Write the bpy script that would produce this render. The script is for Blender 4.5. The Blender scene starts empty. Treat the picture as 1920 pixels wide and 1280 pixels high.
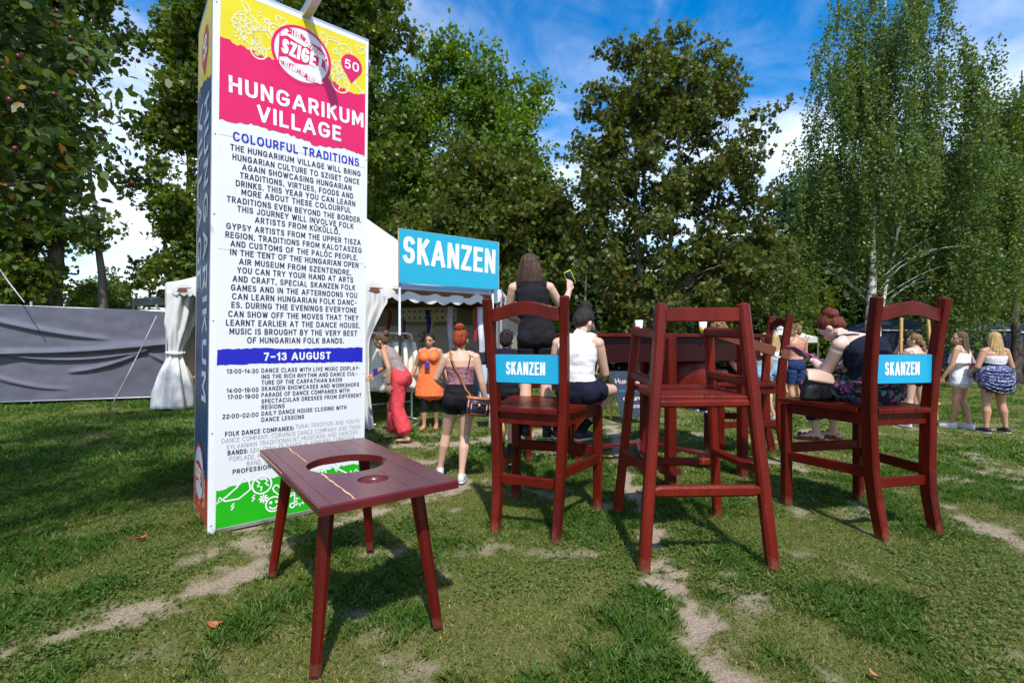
import bpy, bmesh, math, random
import numpy as np
from mathutils import Vector, Matrix, noise as mnoise
R = math.radians
scene = bpy.context.scene
COL = scene.collection
# ---------------------------------------------------------------- camera, world, sun
F_PX, CX, CY, EYE = 907.0, 960.0, 640.0, 1.5      # measured from the photograph (1920 wide): focal length, centre, eye height
cam_data = bpy.data.cameras.new('camera')
cam_data.sensor_width = 36.0
cam_data.lens = 36.0 * F_PX / 1920.0
cam_data.clip_start, cam_data.clip_end = 0.05, 2000.0
cam = bpy.data.objects.new('camera', cam_data)
COL.objects.link(cam)
cam.location = (0, 0, EYE)
cam.rotation_euler = (R(90), 0, 0)
scene.camera = cam
SUN_DIR = Vector((0.10, -0.62, 0.90)).normalized()
sd = bpy.data.lights.new('sun', 'SUN')
sd.energy, sd.angle, sd.color = 3.9, R(1.5), (1.0, 0.95, 0.86)
sun = bpy.data.objects.new('sun', sd)
COL.objects.link(sun)
sun.rotation_euler = SUN_DIR.to_track_quat('Z', 'Y').to_euler()
world = bpy.data.worlds.new('World')
scene.world = world
world.use_nodes = True
def build_world():
    nt = world.node_tree
    N, L = nt.nodes, nt.links
    N.clear()
    out = N.new('ShaderNodeOutputWorld')
    bg = N.new('ShaderNodeBackground')
    bg.inputs['Strength'].default_value = 0.125
    sky = N.new('ShaderNodeTexSky')
    sky.sky_type = 'NISHITA'
    sky.sun_disc = False
    sky.sun_elevation = math.asin(SUN_DIR.z)
    sky.sun_rotation = math.atan2(SUN_DIR.x, SUN_DIR.y)
    sky.air_density, sky.dust_density, sky.ozone_density = 1.0, 0.5, 3.0
    hs = N.new('ShaderNodeHueSaturation')
    hs.inputs['Saturation'].default_value = 1.45
    hs.inputs['Value'].default_value = 1.35
    L.new(sky.outputs[0], hs.inputs['Color'])
    tc = N.new('ShaderNodeTexCoord')
    sep = N.new('ShaderNodeSeparateXYZ')
    L.new(tc.outputs['Generated'], sep.inputs[0])
    def mth(op, a, b=None, clamp=False):
        m = N.new('ShaderNodeMath'); m.operation = op; m.use_clamp = clamp
        for i, v in enumerate((a, b)):
            if v is None: continue
            if isinstance(v, (int, float)): m.inputs[i].default_value = v
            else: L.new(v, m.inputs[i])
        return m.outputs[0]
    zz = mth('MAXIMUM', mth('ADD', sep.outputs['Z'], 0.16), 0.05)
    cx = mth('DIVIDE', sep.outputs['X'], zz)
    cy = mth('DIVIDE', sep.outputs['Y'], zz)
    comb = N.new('ShaderNodeCombineXYZ')
    L.new(mth('ADD', mth('MULTIPLY', cx, 0.8), mth('MULTIPLY', cy, 0.5)), comb.inputs[0])
    L.new(mth('SUBTRACT', mth('MULTIPLY', cy, 0.95), mth('MULTIPLY', cx, 0.55)), comb.inputs[1])
    def fbm(scale, detail, rough, dist, seed):
        n = N.new('ShaderNodeTexNoise'); n.noise_dimensions = '3D'
        mp = N.new('ShaderNodeMapping'); mp.inputs['Location'].default_value = (seed, seed * 1.7, seed * 0.3)
        L.new(comb.outputs[0], mp.inputs[0]); L.new(mp.outputs[0], n.inputs['Vector'])
        n.inputs['Scale'].default_value = scale; n.inputs['Detail'].default_value = detail
        n.inputs['Roughness'].default_value = rough; n.inputs['Distortion'].default_value = dist
        return n.outputs[0]
    a = fbm(0.9, 8, 0.58, 0.5, 3.1)
    b = fbm(3.2, 8, 0.62, 0.8, 7.7)
    low = mth('SUBTRACT', 1.0, mth('MULTIPLY', sep.outputs['Z'], 2.1), True)       # more cloud towards the horizon
    dens = mth('ADD', mth('ADD', mth('MULTIPLY', a, 0.75), mth('MULTIPLY', b, 0.30)), mth('MULTIPLY', low, 0.34))
    ramp = N.new('ShaderNodeMapRange'); ramp.interpolation_type = 'SMOOTHSTEP'
    L.new(dens, ramp.inputs[0])
    ramp.inputs[1].default_value, ramp.inputs[2].default_value = 0.44, 0.84
    ramp.inputs[3].default_value, ramp.inputs[4].default_value = 0.0, 0.92
    mix = N.new('ShaderNodeMix'); mix.data_type = 'RGBA'
    L.new(ramp.outputs[0], mix.inputs[0])
    L.new(hs.outputs[0], mix.inputs[6])
    mix.inputs[7].default_value = (7.6, 8.0, 8.6, 1)
    L.new(mix.outputs[2], bg.inputs['Color'])
    L.new(bg.outputs[0], out.inputs[0])
build_world()
vs = scene.view_settings
scene.display_settings.display_device = 'sRGB'
vs.view_transform, vs.look, vs.exposure, vs.gamma = 'Standard', 'None', 0.50, 1.0
scene.cycles.use_denoising = True
scene.cycles.max_bounces = 6
scene.cycles.transparent_max_bounces = 8

# ---------------------------------------------------------------- helpers
def P(px, py, d):                                  # the point at depth d metres seen at a photograph pixel (survey of the place)
    return Vector(((px - CX) / F_PX * d, d, EYE + (CY - py) / F_PX * d))
def G(px, py, z=0.0):                              # the point on the level z seen at a photograph pixel
    d = F_PX * (EYE - z) / (py - CY)
    return Vector(((px - CX) / F_PX * d, d, z))
_fix = {}                                          # root object name -> matrix that takes world points into its space
def tag(o, label=None, cat=None, group=None, kind=None):
    for k, v in (('label', label), ('category', cat), ('group', group), ('kind', kind)):
        if v: o[k] = v
    return o
def thing(name, loc, label, cat, group=None, rz=0.0):
    o = bpy.data.objects.new(name, None)
    o.empty_display_size = 0.1
    COL.objects.link(o)
    o.location = loc
    o.rotation_euler = (0, 0, rz)
    _fix[o.name] = (Matrix.Translation(Vector(loc)) @ Matrix.Rotation(rz, 4, 'Z')).inverted()
    return tag(o, label, cat, group)
def link_mesh(name, me, material, parent=None, world=True):
    o = bpy.data.objects.new(name, me)
    COL.objects.link(o)
    if material is not None:
        for m in (material if isinstance(material, (list, tuple)) else [material]): me.materials.append(m)
    if parent is not None:
        o.parent = parent
        root = parent
        while root.parent is not None: root = root.parent
        if world and root.name in _fix: me.transform(_fix[root.name])
        _fix[o.name] = _fix.get(root.name, Matrix())
    return o
def copy_tree(o, parent=None):
    c = o.copy(); COL.objects.link(c)
    c.parent = parent
    for ch in list(o.children): copy_tree(ch, c)
    return c
def frame(d, up=(0, 0, 1)):
    d = Vector(d).normalized(); up = Vector(up)
    if abs(d.dot(up)) > 0.97 * up.length: up = Vector((0, 1, 0)) if abs(d.y) < 0.9 else Vector((1, 0, 0))
    x = d.cross(up).normalized(); y = x.cross(d).normalized()
    return x, y, d
class MB:
    def __init__(s): s.v, s.f, s.m = [], [], []; s.mi = 0
    def rings(s, rings, cap=True, closed=True):
        b = len(s.v); n = len(rings[0])
        for r in rings: s.v.extend(Vector(p) for p in r)
        for i in range(len(rings) - 1):
            for k in range(n if closed else n - 1):
                k2 = (k + 1) % n
                s.face((b + i * n + k, b + i * n + k2, b + (i + 1) * n + k2, b + (i + 1) * n + k))
        if cap:
            s.face(tuple(b + k for k in range(n - 1, -1, -1)))
            s.face(tuple(b + (len(rings) - 1) * n + k for k in range(n)))
        return s
    def face(s, f): s.f.append(f); s.m.append(s.mi)
    def beam(s, pts, secs, side=None, ch=0.14):       # chamfered rectangular section swept along points; secs (w along side, h)
        pts = [Vector(p) for p in pts]
        if not isinstance(secs, list): secs = [secs] * len(pts)
        rr = []
        n = len(pts)
        def ring(p, d, w, h):
            if side is not None:
                x = Vector(side); x = (x - d * x.dot(d)).normalized(); y = d.cross(x).normalized()
            else: x, y, _ = frame(d)
            c = min(w, h) * ch; a, b2 = w / 2, h / 2
            q = [(a - c, -b2), (a, -b2 + c), (a, b2 - c), (a - c, b2), (-a + c, b2), (-a, b2 - c), (-a, -b2 + c), (-a + c, -b2)]
            return [p + x * u + y * v for u, v in q]
        for i, p in enumerate(pts):
            d = (pts[min(i + 1, n - 1)] - pts[max(i - 1, 0)]).normalized()
            w, h = secs[i]
            e = min(w, h) * ch
            if i == 0: rr.append(ring(p, d, w - 2 * e, h - 2 * e)); rr.append(ring(p + d * e, d, w, h))
            elif i == n - 1: rr.append(ring(p - d * e, d, w, h)); rr.append(ring(p, d, w - 2 * e, h - 2 * e))
            else: rr.append(ring(p, d, w, h))
        return s.rings(rr)
    def tube(s, pts, rad, n=8, cap=True):
        pts = [Vector(p) for p in pts]
        if not isinstance(rad, (list, tuple)): rad = [rad] * len(pts)
        rr = []; x = None
        for i, p in enumerate(pts):
            d = (pts[min(i + 1, len(pts) - 1)] - pts[max(i - 1, 0)]).normalized()
            if x is None: x, y, _ = frame(d)
            else:
                x = (x - d * x.dot(d))
                x = x.normalized() if x.length > 1e-6 else frame(d)[0]
                y = d.cross(x)
            rr.append([p + (x * math.cos(t) + y * math.sin(t)) * rad[i] for t in (2 * math.pi * k / n for k in range(n))])
        return s.rings(rr, cap)
    def loft(s, pts, radii, right, n=20, ends=True):   # elliptical sections (rx along right, ry), rounded ends
        pts = [Vector(p) for p in pts]; rr = []
        m = len(pts)
        for i, p in enumerate(pts):
            d = (pts[min(i + 1, m - 1)] - pts[max(i - 1, 0)]).normalized()
            x = Vector(right if not isinstance(right, list) else right[i]); x = (x - d * x.dot(d)).normalized(); y = d.cross(x)
            rx, ry = radii[i]
            def rg(q, k): return [q + (x * math.cos(t) * rx + y * math.sin(t) * ry) * k for t in (2 * math.pi * j / n for j in range(n))]
            if i == 0 and ends:
                e = min(rx, ry); rr.append(rg(p - d * e * 0.55, 0.25)); rr.append(rg(p - d * e * 0.35, 0.72))
            rr.append(rg(p, 1.0))
            if i == m - 1 and ends:
                e = min(rx, ry); rr.append(rg(p + d * e * 0.35, 0.72)); rr.append(rg(p + d * e * 0.55, 0.25))
        return s.rings(rr)
    def ball(s, c, r, rot=None, nu=16, nv=10):
        c = Vector(c); r = (r, r, r) if isinstance(r, (int, float)) else r
        rr = []
        for i in range(nv + 1):
            a = -math.pi / 2 + math.pi * (0.02 + 0.96 * i / nv)
            ring = []
            for k in range(nu):
                t = 2 * math.pi * k / nu
                q = Vector((math.cos(a) * math.cos(t) * r[0], math.cos(a) * math.sin(t) * r[1], math.sin(a) * r[2]))
                if rot is not None: q = rot @ q
                ring.append(c + q)
            rr.append(ring)
        return s.rings(rr)
    def box(s, c, size, rot=None, ch=0.0):
        c = Vector(c); a, b, h = (k / 2 for k in size)
        e = min(size) * ch if ch else 0
        def ring(z, i):
            q = [(a - i, b - i), (-a + i, b - i), (-a + i, -b + i), (a - i, -b + i)]
            o = [Vector((x, y, z)) for x, y in q]
            return [c + (rot @ p if rot is not None else p) for p in o]
        if e: return s.rings([ring(-h, e), ring(-h + e, 0), ring(h - e, 0), ring(h, e)])
        return s.rings([ring(-h, 0), ring(h, 0)])
    def prism(s, poly, o, u, v, n, thick):             # polygon (2-D) in the plane o,u,v, extruded back along -n
        o, u, v, n = (Vector(k) for k in (o, u, v, n))
        top = [o + u * a + v * b for a, b in poly]
        bot = [p - n * thick for p in top]
        return s.rings([bot, top])
    def quad(s, a, b, c, d):
        k = len(s.v); s.v += [Vector(a), Vector(b), Vector(c), Vector(d)]; s.face((k, k + 1, k + 2, k + 3)); return s
    def add(s, verts, faces):
        k = len(s.v); s.v += [Vector(p) for p in verts]
        for f in faces: s.face(tuple(i + k for i in f))
        return s
    def mesh(s, name, smooth=False, fix=True):
        me = bpy.data.meshes.new(name)
        me.from_pydata([tuple(p) for p in s.v], [], s.f)
        if s.m and max(s.m) > 0: me.polygons.foreach_set('material_index', s.m)
        if fix:
            bm = bmesh.new(); bm.from_mesh(me); bmesh.ops.recalc_face_normals(bm, faces=bm.faces); bm.to_mesh(me); bm.free()
        if smooth: me.polygons.foreach_set('use_smooth', [True] * len(me.polygons))
        me.update()
        return me
    def build(s, name, material, parent=None, smooth=False, world=True, fix=True):
        return link_mesh(name, s.mesh(name, smooth, fix), material, parent, world)
def np_mesh(name, V, nper, smooth=False, uv=None):
    """many separate faces of nper corners each, from an (N*nper, 3) array"""
    V = np.asarray(V, dtype=np.float32).reshape(-1, 3)
    n = len(V); nf = n // nper
    me = bpy.data.meshes.new(name)
    me.vertices.add(n); me.vertices.foreach_set('co', V.ravel())
    me.loops.add(n); me.loops.foreach_set('vertex_index', np.arange(n, dtype=np.int32))
    me.polygons.add(nf); me.polygons.foreach_set('loop_start', np.arange(0, n, nper, dtype=np.int32))
    if smooth: me.polygons.foreach_set('use_smooth', np.ones(nf, dtype=bool))
    me.update(calc_edges=True)
    return me

# ---------------------------------------------------------------- materials
def mat(name, col, rough=0.6, var=0.15, scale=8.0, bump=0.0, bscale=None, spec=0.4, metal=0.0, col2=None, stretch=None, coat=0.0, sss=0.0, island=0.0, sheen=0.0):
    m = bpy.data.materials.new(name); m.use_nodes = True
    nt = m.node_tree; N, L = nt.nodes, nt.links
    b = N['Principled BSDF']
    b.inputs['Roughness'].default_value = rough; b.inputs['Metallic'].default_value = metal
    b.inputs['Specular IOR Level'].default_value = spec
    if coat: b.inputs['Coat Weight'].default_value = coat; b.inputs['Coat Roughness'].default_value = 0.25
    if sheen: b.inputs['Sheen Weight'].default_value = sheen
    if sss:
        b.inputs['Subsurface Weight'].default_value = sss; b.inputs['Subsurface Radius'].default_value = (0.02, 0.008, 0.004)
        b.inputs['Subsurface Scale'].default_value = 0.5
    tc = N.new('ShaderNodeTexCoord')
    vec = tc.outputs['Object']
    if stretch:
        mp = N.new('ShaderNodeMapping'); mp.inputs['Scale'].default_value = stretch; L.new(vec, mp.inputs[0]); vec = mp.outputs[0]
    nz = N.new('ShaderNodeTexNoise'); nz.inputs['Scale'].default_value = scale; nz.inputs['Detail'].default_value = 6; nz.inputs['Roughness'].default_value = 0.6
    L.new(vec, nz.inputs['Vector'])
    mr = N.new('ShaderNodeMapRange'); L.new(nz.outputs[0], mr.inputs[0])
    mr.inputs[1].default_value, mr.inputs[2].default_value = 0.3, 0.7
    mx = N.new('ShaderNodeMix'); mx.data_type = 'RGBA'; L.new(mr.outputs[0], mx.inputs[0])
    c2 = col2 or tuple(min(1, c * (1 + var)) for c in col)
    c1 = col if col2 else tuple(c * (1 - var) for c in col)
    mx.inputs[6].default_value = (*c1, 1); mx.inputs[7].default_value = (*c2, 1)
    cout = mx.outputs[2]
    if island:
        ge = N.new('ShaderNodeNewGeometry')
        hv = N.new('ShaderNodeHueSaturation'); mr2 = N.new('ShaderNodeMapRange'); L.new(ge.outputs['Random Per Island'], mr2.inputs[0])
        mr2.inputs[3].default_value, mr2.inputs[4].default_value = 1 - island, 1 + island
        L.new(mr2.outputs[0], hv.inputs['Value']); L.new(cout, hv.inputs['Color']); cout = hv.outputs[0]
    L.new(cout, b.inputs['Base Color'])
    if bump:
        bp = N.new('ShaderNodeBump'); bp.inputs['Strength'].default_value = bump; bp.inputs['Distance'].default_value = 0.02
        n2 = N.new('ShaderNodeTexNoise'); n2.inputs['Scale'].default_value = bscale or scale * 3; n2.inputs['Detail'].default_value = 5
        L.new(vec, n2.inputs['Vector']); L.new(n2.outputs[0], bp.inputs['Height']); L.new(bp.outputs[0], b.inputs['Normal'])
    return m
def leaf_mat(name, c1, c2, c3=None, p3=0.0, trans=0.35, rough=0.45, spec=0.35):
    m = bpy.data.materials.new(name); m.use_nodes = True
    nt = m.node_tree; N, L = nt.nodes, nt.links
    b = N['Principled BSDF']; out = N['Material Output']
    ge = N.new('ShaderNodeNewGeometry')
    cr = N.new('ShaderNodeValToRGB'); L.new(ge.outputs['Random Per Island'], cr.inputs[0])
    el = cr.color_ramp.elements
    el[0].color = (*c1, 1); el[1].color = (*c2, 1)
    el[1].position = 1.0 - p3 if c3 else 1.0
    if c3:
        e = el.new(min(0.999, 1.0 - p3 + 0.01)); e.color = (*c3, 1)
        e = el.new(1.0); e.color = (*c3, 1)
    L.new(cr.outputs[0], b.inputs['Base Color'])
    b.inputs['Roughness'].default_value = rough; b.inputs['Specular IOR Level'].default_value = spec
    tr = N.new('ShaderNodeBsdfTranslucent'); hs = N.new('ShaderNodeHueSaturation')
    hs.inputs['Value'].default_value = 1.5; hs.inputs['Saturation'].default_value = 1.15; hs.inputs['Hue'].default_value = 0.485
    L.new(cr.outputs[0], hs.inputs['Color']); L.new(hs.outputs[0], tr.inputs['Color'])
    ms = N.new('ShaderNodeMixShader'); ms.inputs[0].default_value = trans
    L.new(b.outputs[0], ms.inputs[1]); L.new(tr.outputs[0], ms.inputs[2]); L.new(ms.outputs[0], out.inputs[0])
    return m
def glass_mat(name, col, rough=0.1, w=0.9):
    m = mat(name, col, rough, 0.02)
    b = m.node_tree.nodes['Principled BSDF']
    b.inputs['Transmission Weight'].default_value = w; b.inputs['IOR'].default_value = 1.3
    return m
def paint_mat(name, base, dark, wear, rough=0.34, bump=0.2, spec=0.20):
    """red-brown varnish on timber: grain along the member, worn pale scuffs, glossy"""
    m = mat(name, base, rough, 0.3, 5.0, bump, 30.0, spec, col2=dark, stretch=(1, 1, 0.25))
    nt = m.node_tree; N, L = nt.nodes, nt.links
    b = N['Principled BSDF']
    src = b.inputs['Base Color'].links[0].from_socket
    tc = N.new('ShaderNodeTexCoord')
    n = N.new('ShaderNodeTexNoise'); n.inputs['Scale'].default_value = 20; n.inputs['Detail'].default_value = 10; n.inputs['Roughness'].default_value = 0.75
    mp = N.new('ShaderNodeMapping'); mp.inputs['Scale'].default_value = (1.6, 1.6, 0.5); L.new(tc.outputs['Object'], mp.inputs[0]); L.new(mp.outputs[0], n.inputs['Vector'])
    mr = N.new('ShaderNodeMapRange'); L.new(n.outputs[0], mr.inputs[0]); mr.inputs[1].default_value, mr.inputs[2].default_value = 0.645, 0.69
    mx = N.new('ShaderNodeMix'); mx.data_type = 'RGBA'; L.new(mr.outputs[0], mx.inputs[0]); L.new(src, mx.inputs[6]); mx.inputs[7].default_value = (*wear, 1)
    # muddy feet: dried soil rubbed on the lowest hand's breadth
    sp = N.new('ShaderNodeSeparateXYZ'); L.new(tc.outputs['Object'], sp.inputs[0])
    n3 = N.new('ShaderNodeTexNoise'); n3.inputs['Scale'].default_value = 22; n3.inputs['Detail'].default_value = 6; L.new(tc.outputs['Object'], n3.inputs['Vector'])
    ad = N.new('ShaderNodeMath'); ad.operation = 'MULTIPLY_ADD'; L.new(n3.outputs[0], ad.inputs[0]); ad.inputs[1].default_value = 0.22; L.new(sp.outputs['Z'], ad.inputs[2])
    m3 = N.new('ShaderNodeMapRange'); L.new(ad.outputs[0], m3.inputs[0]); m3.inputs[1].default_value, m3.inputs[2].default_value = 0.20, 0.10; m3.inputs[3].default_value, m3.inputs[4].default_value = 0.0, 0.65
    mu = N.new('ShaderNodeMix'); mu.data_type = 'RGBA'; L.new(m3.outputs[0], mu.inputs[0]); L.new(mx.outputs[2], mu.inputs[6]); mu.inputs[7].default_value = (0.16, 0.075, 0.045, 1)
    L.new(mu.outputs[2], b.inputs['Base Color'])
    return m
M = {}
M['red'] = paint_mat('red_varnished_wood', (0.130, 0.0095, 0.0045), (0.054, 0.0042, 0.0028), (0.30, 0.085, 0.040))
M['red_bright'] = paint_mat('red_lacquered_wood', (0.172, 0.0145, 0.0068), (0.084, 0.0072, 0.0046), (0.34, 0.10, 0.05))
M['red_top'] = paint_mat('plum_varnished_planks', (0.120, 0.0125, 0.016), (0.072, 0.0080, 0.011), (0.17, 0.05, 0.045), 0.22, 0.05, 0.5)
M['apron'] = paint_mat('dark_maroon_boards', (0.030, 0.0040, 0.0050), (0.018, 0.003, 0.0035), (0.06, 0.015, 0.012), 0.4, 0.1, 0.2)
M['raw_wood'] = mat('raw_split_wood', (0.56, 0.36, 0.22), 0.8, 0.3, 20)
M['dirt_hole'] = mat('dark_recess_varnish', (0.10, 0.018, 0.022), 0.25, 0.2, 10)
M['alu'] = mat('aluminium_profile', (0.55, 0.57, 0.60), 0.38, 0.08, 6, metal=0.85)
M['alu_white'] = mat('white_coated_aluminium', (0.72, 0.74, 0.77), 0.35, 0.04, 6)
M['panel'] = mat('white_printed_panel', (0.70, 0.71, 0.73), 0.28, 0.015, 3)
M['yellow'] = mat('yellow_print', (0.72, 0.60, 0.015), 0.28, 0.04, 4)
M['pink'] = mat('crimson_print', (0.66, 0.008, 0.115), 0.28, 0.04, 4)
M['green'] = mat('green_print', (0.015, 0.40, 0.012), 0.28, 0.04, 4)
M['blue'] = mat('blue_print', (0.010, 0.012, 0.42), 0.28, 0.04, 4)
M['navy'] = mat('navy_print', (0.014, 0.045, 0.16), 0.26, 0.1, 3)
M['redprint'] = mat('brick_red_print', (0.40, 0.03, 0.03), 0.3, 0.1, 4)
M['ink'] = mat('dark_ink', (0.012, 0.016, 0.055), 0.4, 0.05)
M['ink_grey'] = mat('grey_ink', (0.20, 0.21, 0.24), 0.4, 0.05)
M['white'] = mat('white_print', (0.82, 0.83, 0.84), 0.3, 0.02)
M['pale_yellow'] = mat('pale_yellow_line', (0.80, 0.76, 0.42), 0.3, 0.02)
M['pale_blue'] = mat('pale_blue_print', (0.42, 0.55, 0.70), 0.3, 0.03)
M['teal'] = mat('teal_board_paint', (0.008, 0.36, 0.55), 0.32, 0.03, 3)
M['canvas'] = mat('white_tent_canvas', (0.62, 0.62, 0.62), 0.65, 0.07, 2.5, 0.25, 5)
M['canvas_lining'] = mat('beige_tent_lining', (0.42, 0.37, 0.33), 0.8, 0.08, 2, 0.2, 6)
M['grey_canvas'] = mat('grey_tent_canvas', (0.30, 0.36, 0.40), 0.7, 0.08, 2, 0.2, 6)
M['steel'] = mat('galvanised_steel', (0.50, 0.53, 0.57), 0.35, 0.1, 20, metal=0.7)
M['white_steel'] = mat('white_enamelled_tube', (0.75, 0.75, 0.76), 0.3, 0.03)
M['rope'] = mat('pale_rope', (0.45, 0.46, 0.48), 0.8, 0.15, 60)
M['tarp'] = mat('grey_woven_tarp', (0.098, 0.102, 0.138), 0.75, 0.14, 3.0, 0.10, 160)
M['wood_light'] = mat('yellow_pine', (0.50, 0.30, 0.10), 0.55, 0.2, 6, stretch=(1, 1, 0.2))
M['wood_brown'] = mat('brown_timber', (0.16, 0.060, 0.030), 0.7, 0.3, 8)
M['bark_grey'] = mat('grey_brown_bark', (0.13, 0.105, 0.085), 0.9, 0.45, 7, 0.9, 16, stretch=(1, 1, 0.35))
M['bark_dark'] = mat('dark_bark', (0.075, 0.060, 0.050), 0.9, 0.4, 7, 0.9, 16, stretch=(1, 1, 0.35))
def birch_bark():
    m = mat('white_birch_bark', (0.62, 0.60, 0.56), 0.7, 0.1, 3)
    nt = m.node_tree; N, L = nt.nodes, nt.links; b = N['Principled BSDF']
    src = b.inputs['Base Color'].links[0].from_socket
    tc = N.new('ShaderNodeTexCoord'); mp = N.new('ShaderNodeMapping'); mp.inputs['Scale'].default_value = (2.2, 2.2, 5.0)
    L.new(tc.outputs['Object'], mp.inputs[0])
    n = N.new('ShaderNodeTexNoise'); n.inputs['Scale'].default_value = 2.0; n.inputs['Detail'].default_value = 8; n.inputs['Roughness'].default_value = 0.7; n.inputs['Distortion'].default_value = 0.6
    L.new(mp.outputs[0], n.inputs['Vector'])
    mr = N.new('ShaderNodeMapRange'); L.new(n.outputs[0], mr.inputs[0]); mr.inputs[1].default_value, mr.inputs[2].default_value = 0.52, 0.58
    mx = N.new('ShaderNodeMix'); mx.data_type = 'RGBA'; L.new(mr.outputs[0], mx.inputs[0]); L.new(src, mx.inputs[6]); mx.inputs[7].default_value = (0.03, 0.028, 0.025, 1)
    L.new(mx.outputs[2], b.inputs['Base Color'])
    return m
M['birch'] = birch_bark()
# ---------------------------------------------------------------- ground, grass
rng = np.random.default_rng(11)
_tab = rng.random((256, 256))
def vnoise(x, y):
    xi = np.floor(x).astype(int); yi = np.floor(y).astype(int); fx = x - xi; fy = y - yi
    fx = fx * fx * (3 - 2 * fx); fy = fy * fy * (3 - 2 * fy)
    g = lambda a, b: _tab[a & 255, b & 255]
    return (g(xi, yi) * (1 - fx) + g(xi + 1, yi) * fx) * (1 - fy) + (g(xi, yi + 1) * (1 - fx) + g(xi + 1, yi + 1) * fx) * fy
def fbm2(x, y, o=4):
    s = 0; a = 0.5; t = 0
    for i in range(o):
        s = s + a * vnoise(x * 2 ** i + 17.3 * i, y * 2 ** i + 9.1 * i); t += a; a *= 0.55
    return s / t
def seg_dist(x, y, pts, ws):
    d = np.full(np.shape(x), 1e9)
    for (ax, ay), (bx, by), wa, wb in zip(pts[:-1], pts[1:], ws[:-1], ws[1:]):
        vx, vy = bx - ax, by - ay
        t = np.clip(((x - ax) * vx + (y - ay) * vy) / (vx * vx + vy * vy), 0, 1)
        q = np.hypot(x - ax - t * vx, y - ay - t * vy) - (wa + (wb - wa) * t)
        d = np.minimum(d, q)
    return d
def smooth(a, b, x):
    t = np.clip((x - a) / (b - a), 0, 1); return t * t * (3 - 2 * t)
PATH_R = ([(0.98, 1.5), (0.93, 2.16), (1.03, 2.80), (1.02, 3.2), (1.13, 3.75), (1.18, 4.5), (1.24, 5.2), (1.42, 6.2), (1.8, 8.5)], [.06, .07, .05, .02, .02, .03, .05, .08, .10])
PATH_L = ([(-2.75, 2.1), (-2.15, 2.62), (-1.80, 3.05), (-1.62, 3.75), (-1.25, 4.25), (-0.85, 4.6), (-0.5, 5.2)], [.0, .05, .04, .0, .05, .06, .05])
def bare(x, y):
    """0 = turf, 1 = bare trodden soil"""
    n = fbm2(x * 2.3 + 4, y * 2.3 + 7, 5); n2 = fbm2(x * 0.55 + 31, y * 0.55 + 3, 3); n3 = fbm2(x * 7 + 3, y * 7, 3)
    jit = (n3 - 0.5) * 0.42 + (n - 0.5) * 0.36 + (fbm2(x * 18, y * 18, 2) - .5) * .10
    a = smooth(0.10, -0.05, seg_dist(x, y, *PATH_R) + jit)
    b = smooth(0.10, -0.08, seg_dist(x, y, *PATH_L) + jit) * 0.9
    c = smooth(0.05, -0.2, seg_dist(x, y, [(-1.9, 7.0), (-0.4, 7.3), (1.0, 8.4)], [.12, .2, .2]) + jit * 2)
    d = smooth(0.60, 0.84, n + 0.22 * (n2 - 0.45) + 0.30 * (n3 - .5)) * 0.85
    e = smooth(0.1, -0.4, seg_dist(x, y, [(4.6, 5.3), (6.2, 5.6)], [.25, .35]) + jit * 3)
    f = smooth(0.1, -0.4, seg_dist(x, y, [(2.7, 2.2), (3.6, 2.6)], [.15, .2]) + jit * 2.5)
    shade = smooth(-2.6, -4.0, x)
    return np.clip(np.maximum.reduce([a, b, c, d * (1 - 0.85 * shade), e * 0.8, f * 0.9]), 0, 1)
def gheight(x, y):
    amp = smooth(60, 15, np.hypot(x, y))
    return ((fbm2(x * 1.1, y * 1.1, 3) - 0.5) * 0.030 - 0.018 * bare(x, y) + (fbm2(x * 9, y * 9, 2) - 0.5) * 0.012) * amp - 0.006
def axis(fine0, fine1, step, far0, far1, g=1.18):
    a = list(np.arange(fine0, fine1 + 1e-6, step)); s = step
    while a[-1] < far1: s *= g; a.append(a[-1] + s)
    s = step
    while a[0] > far0: s *= g; a.insert(0, a[0] - s)
    return np.array(a)
gx = axis(-6.5, 6.5, 0.045, -420, 420); gy = axis(1.2, 8.0, 0.04, -60, 620, 1.12)
X, Y = np.meshgrid(gx, gy)
Z = gheight(X, Y)
def dry(x, y):
    return np.clip(smooth(0.42, 0.68, fbm2(x * 0.8 + 50, y * 0.8 + 20, 4)) * 0.8 + smooth(7, 14, y) * 0.25 * smooth(-4, 2, x), 0, 1)
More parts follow.
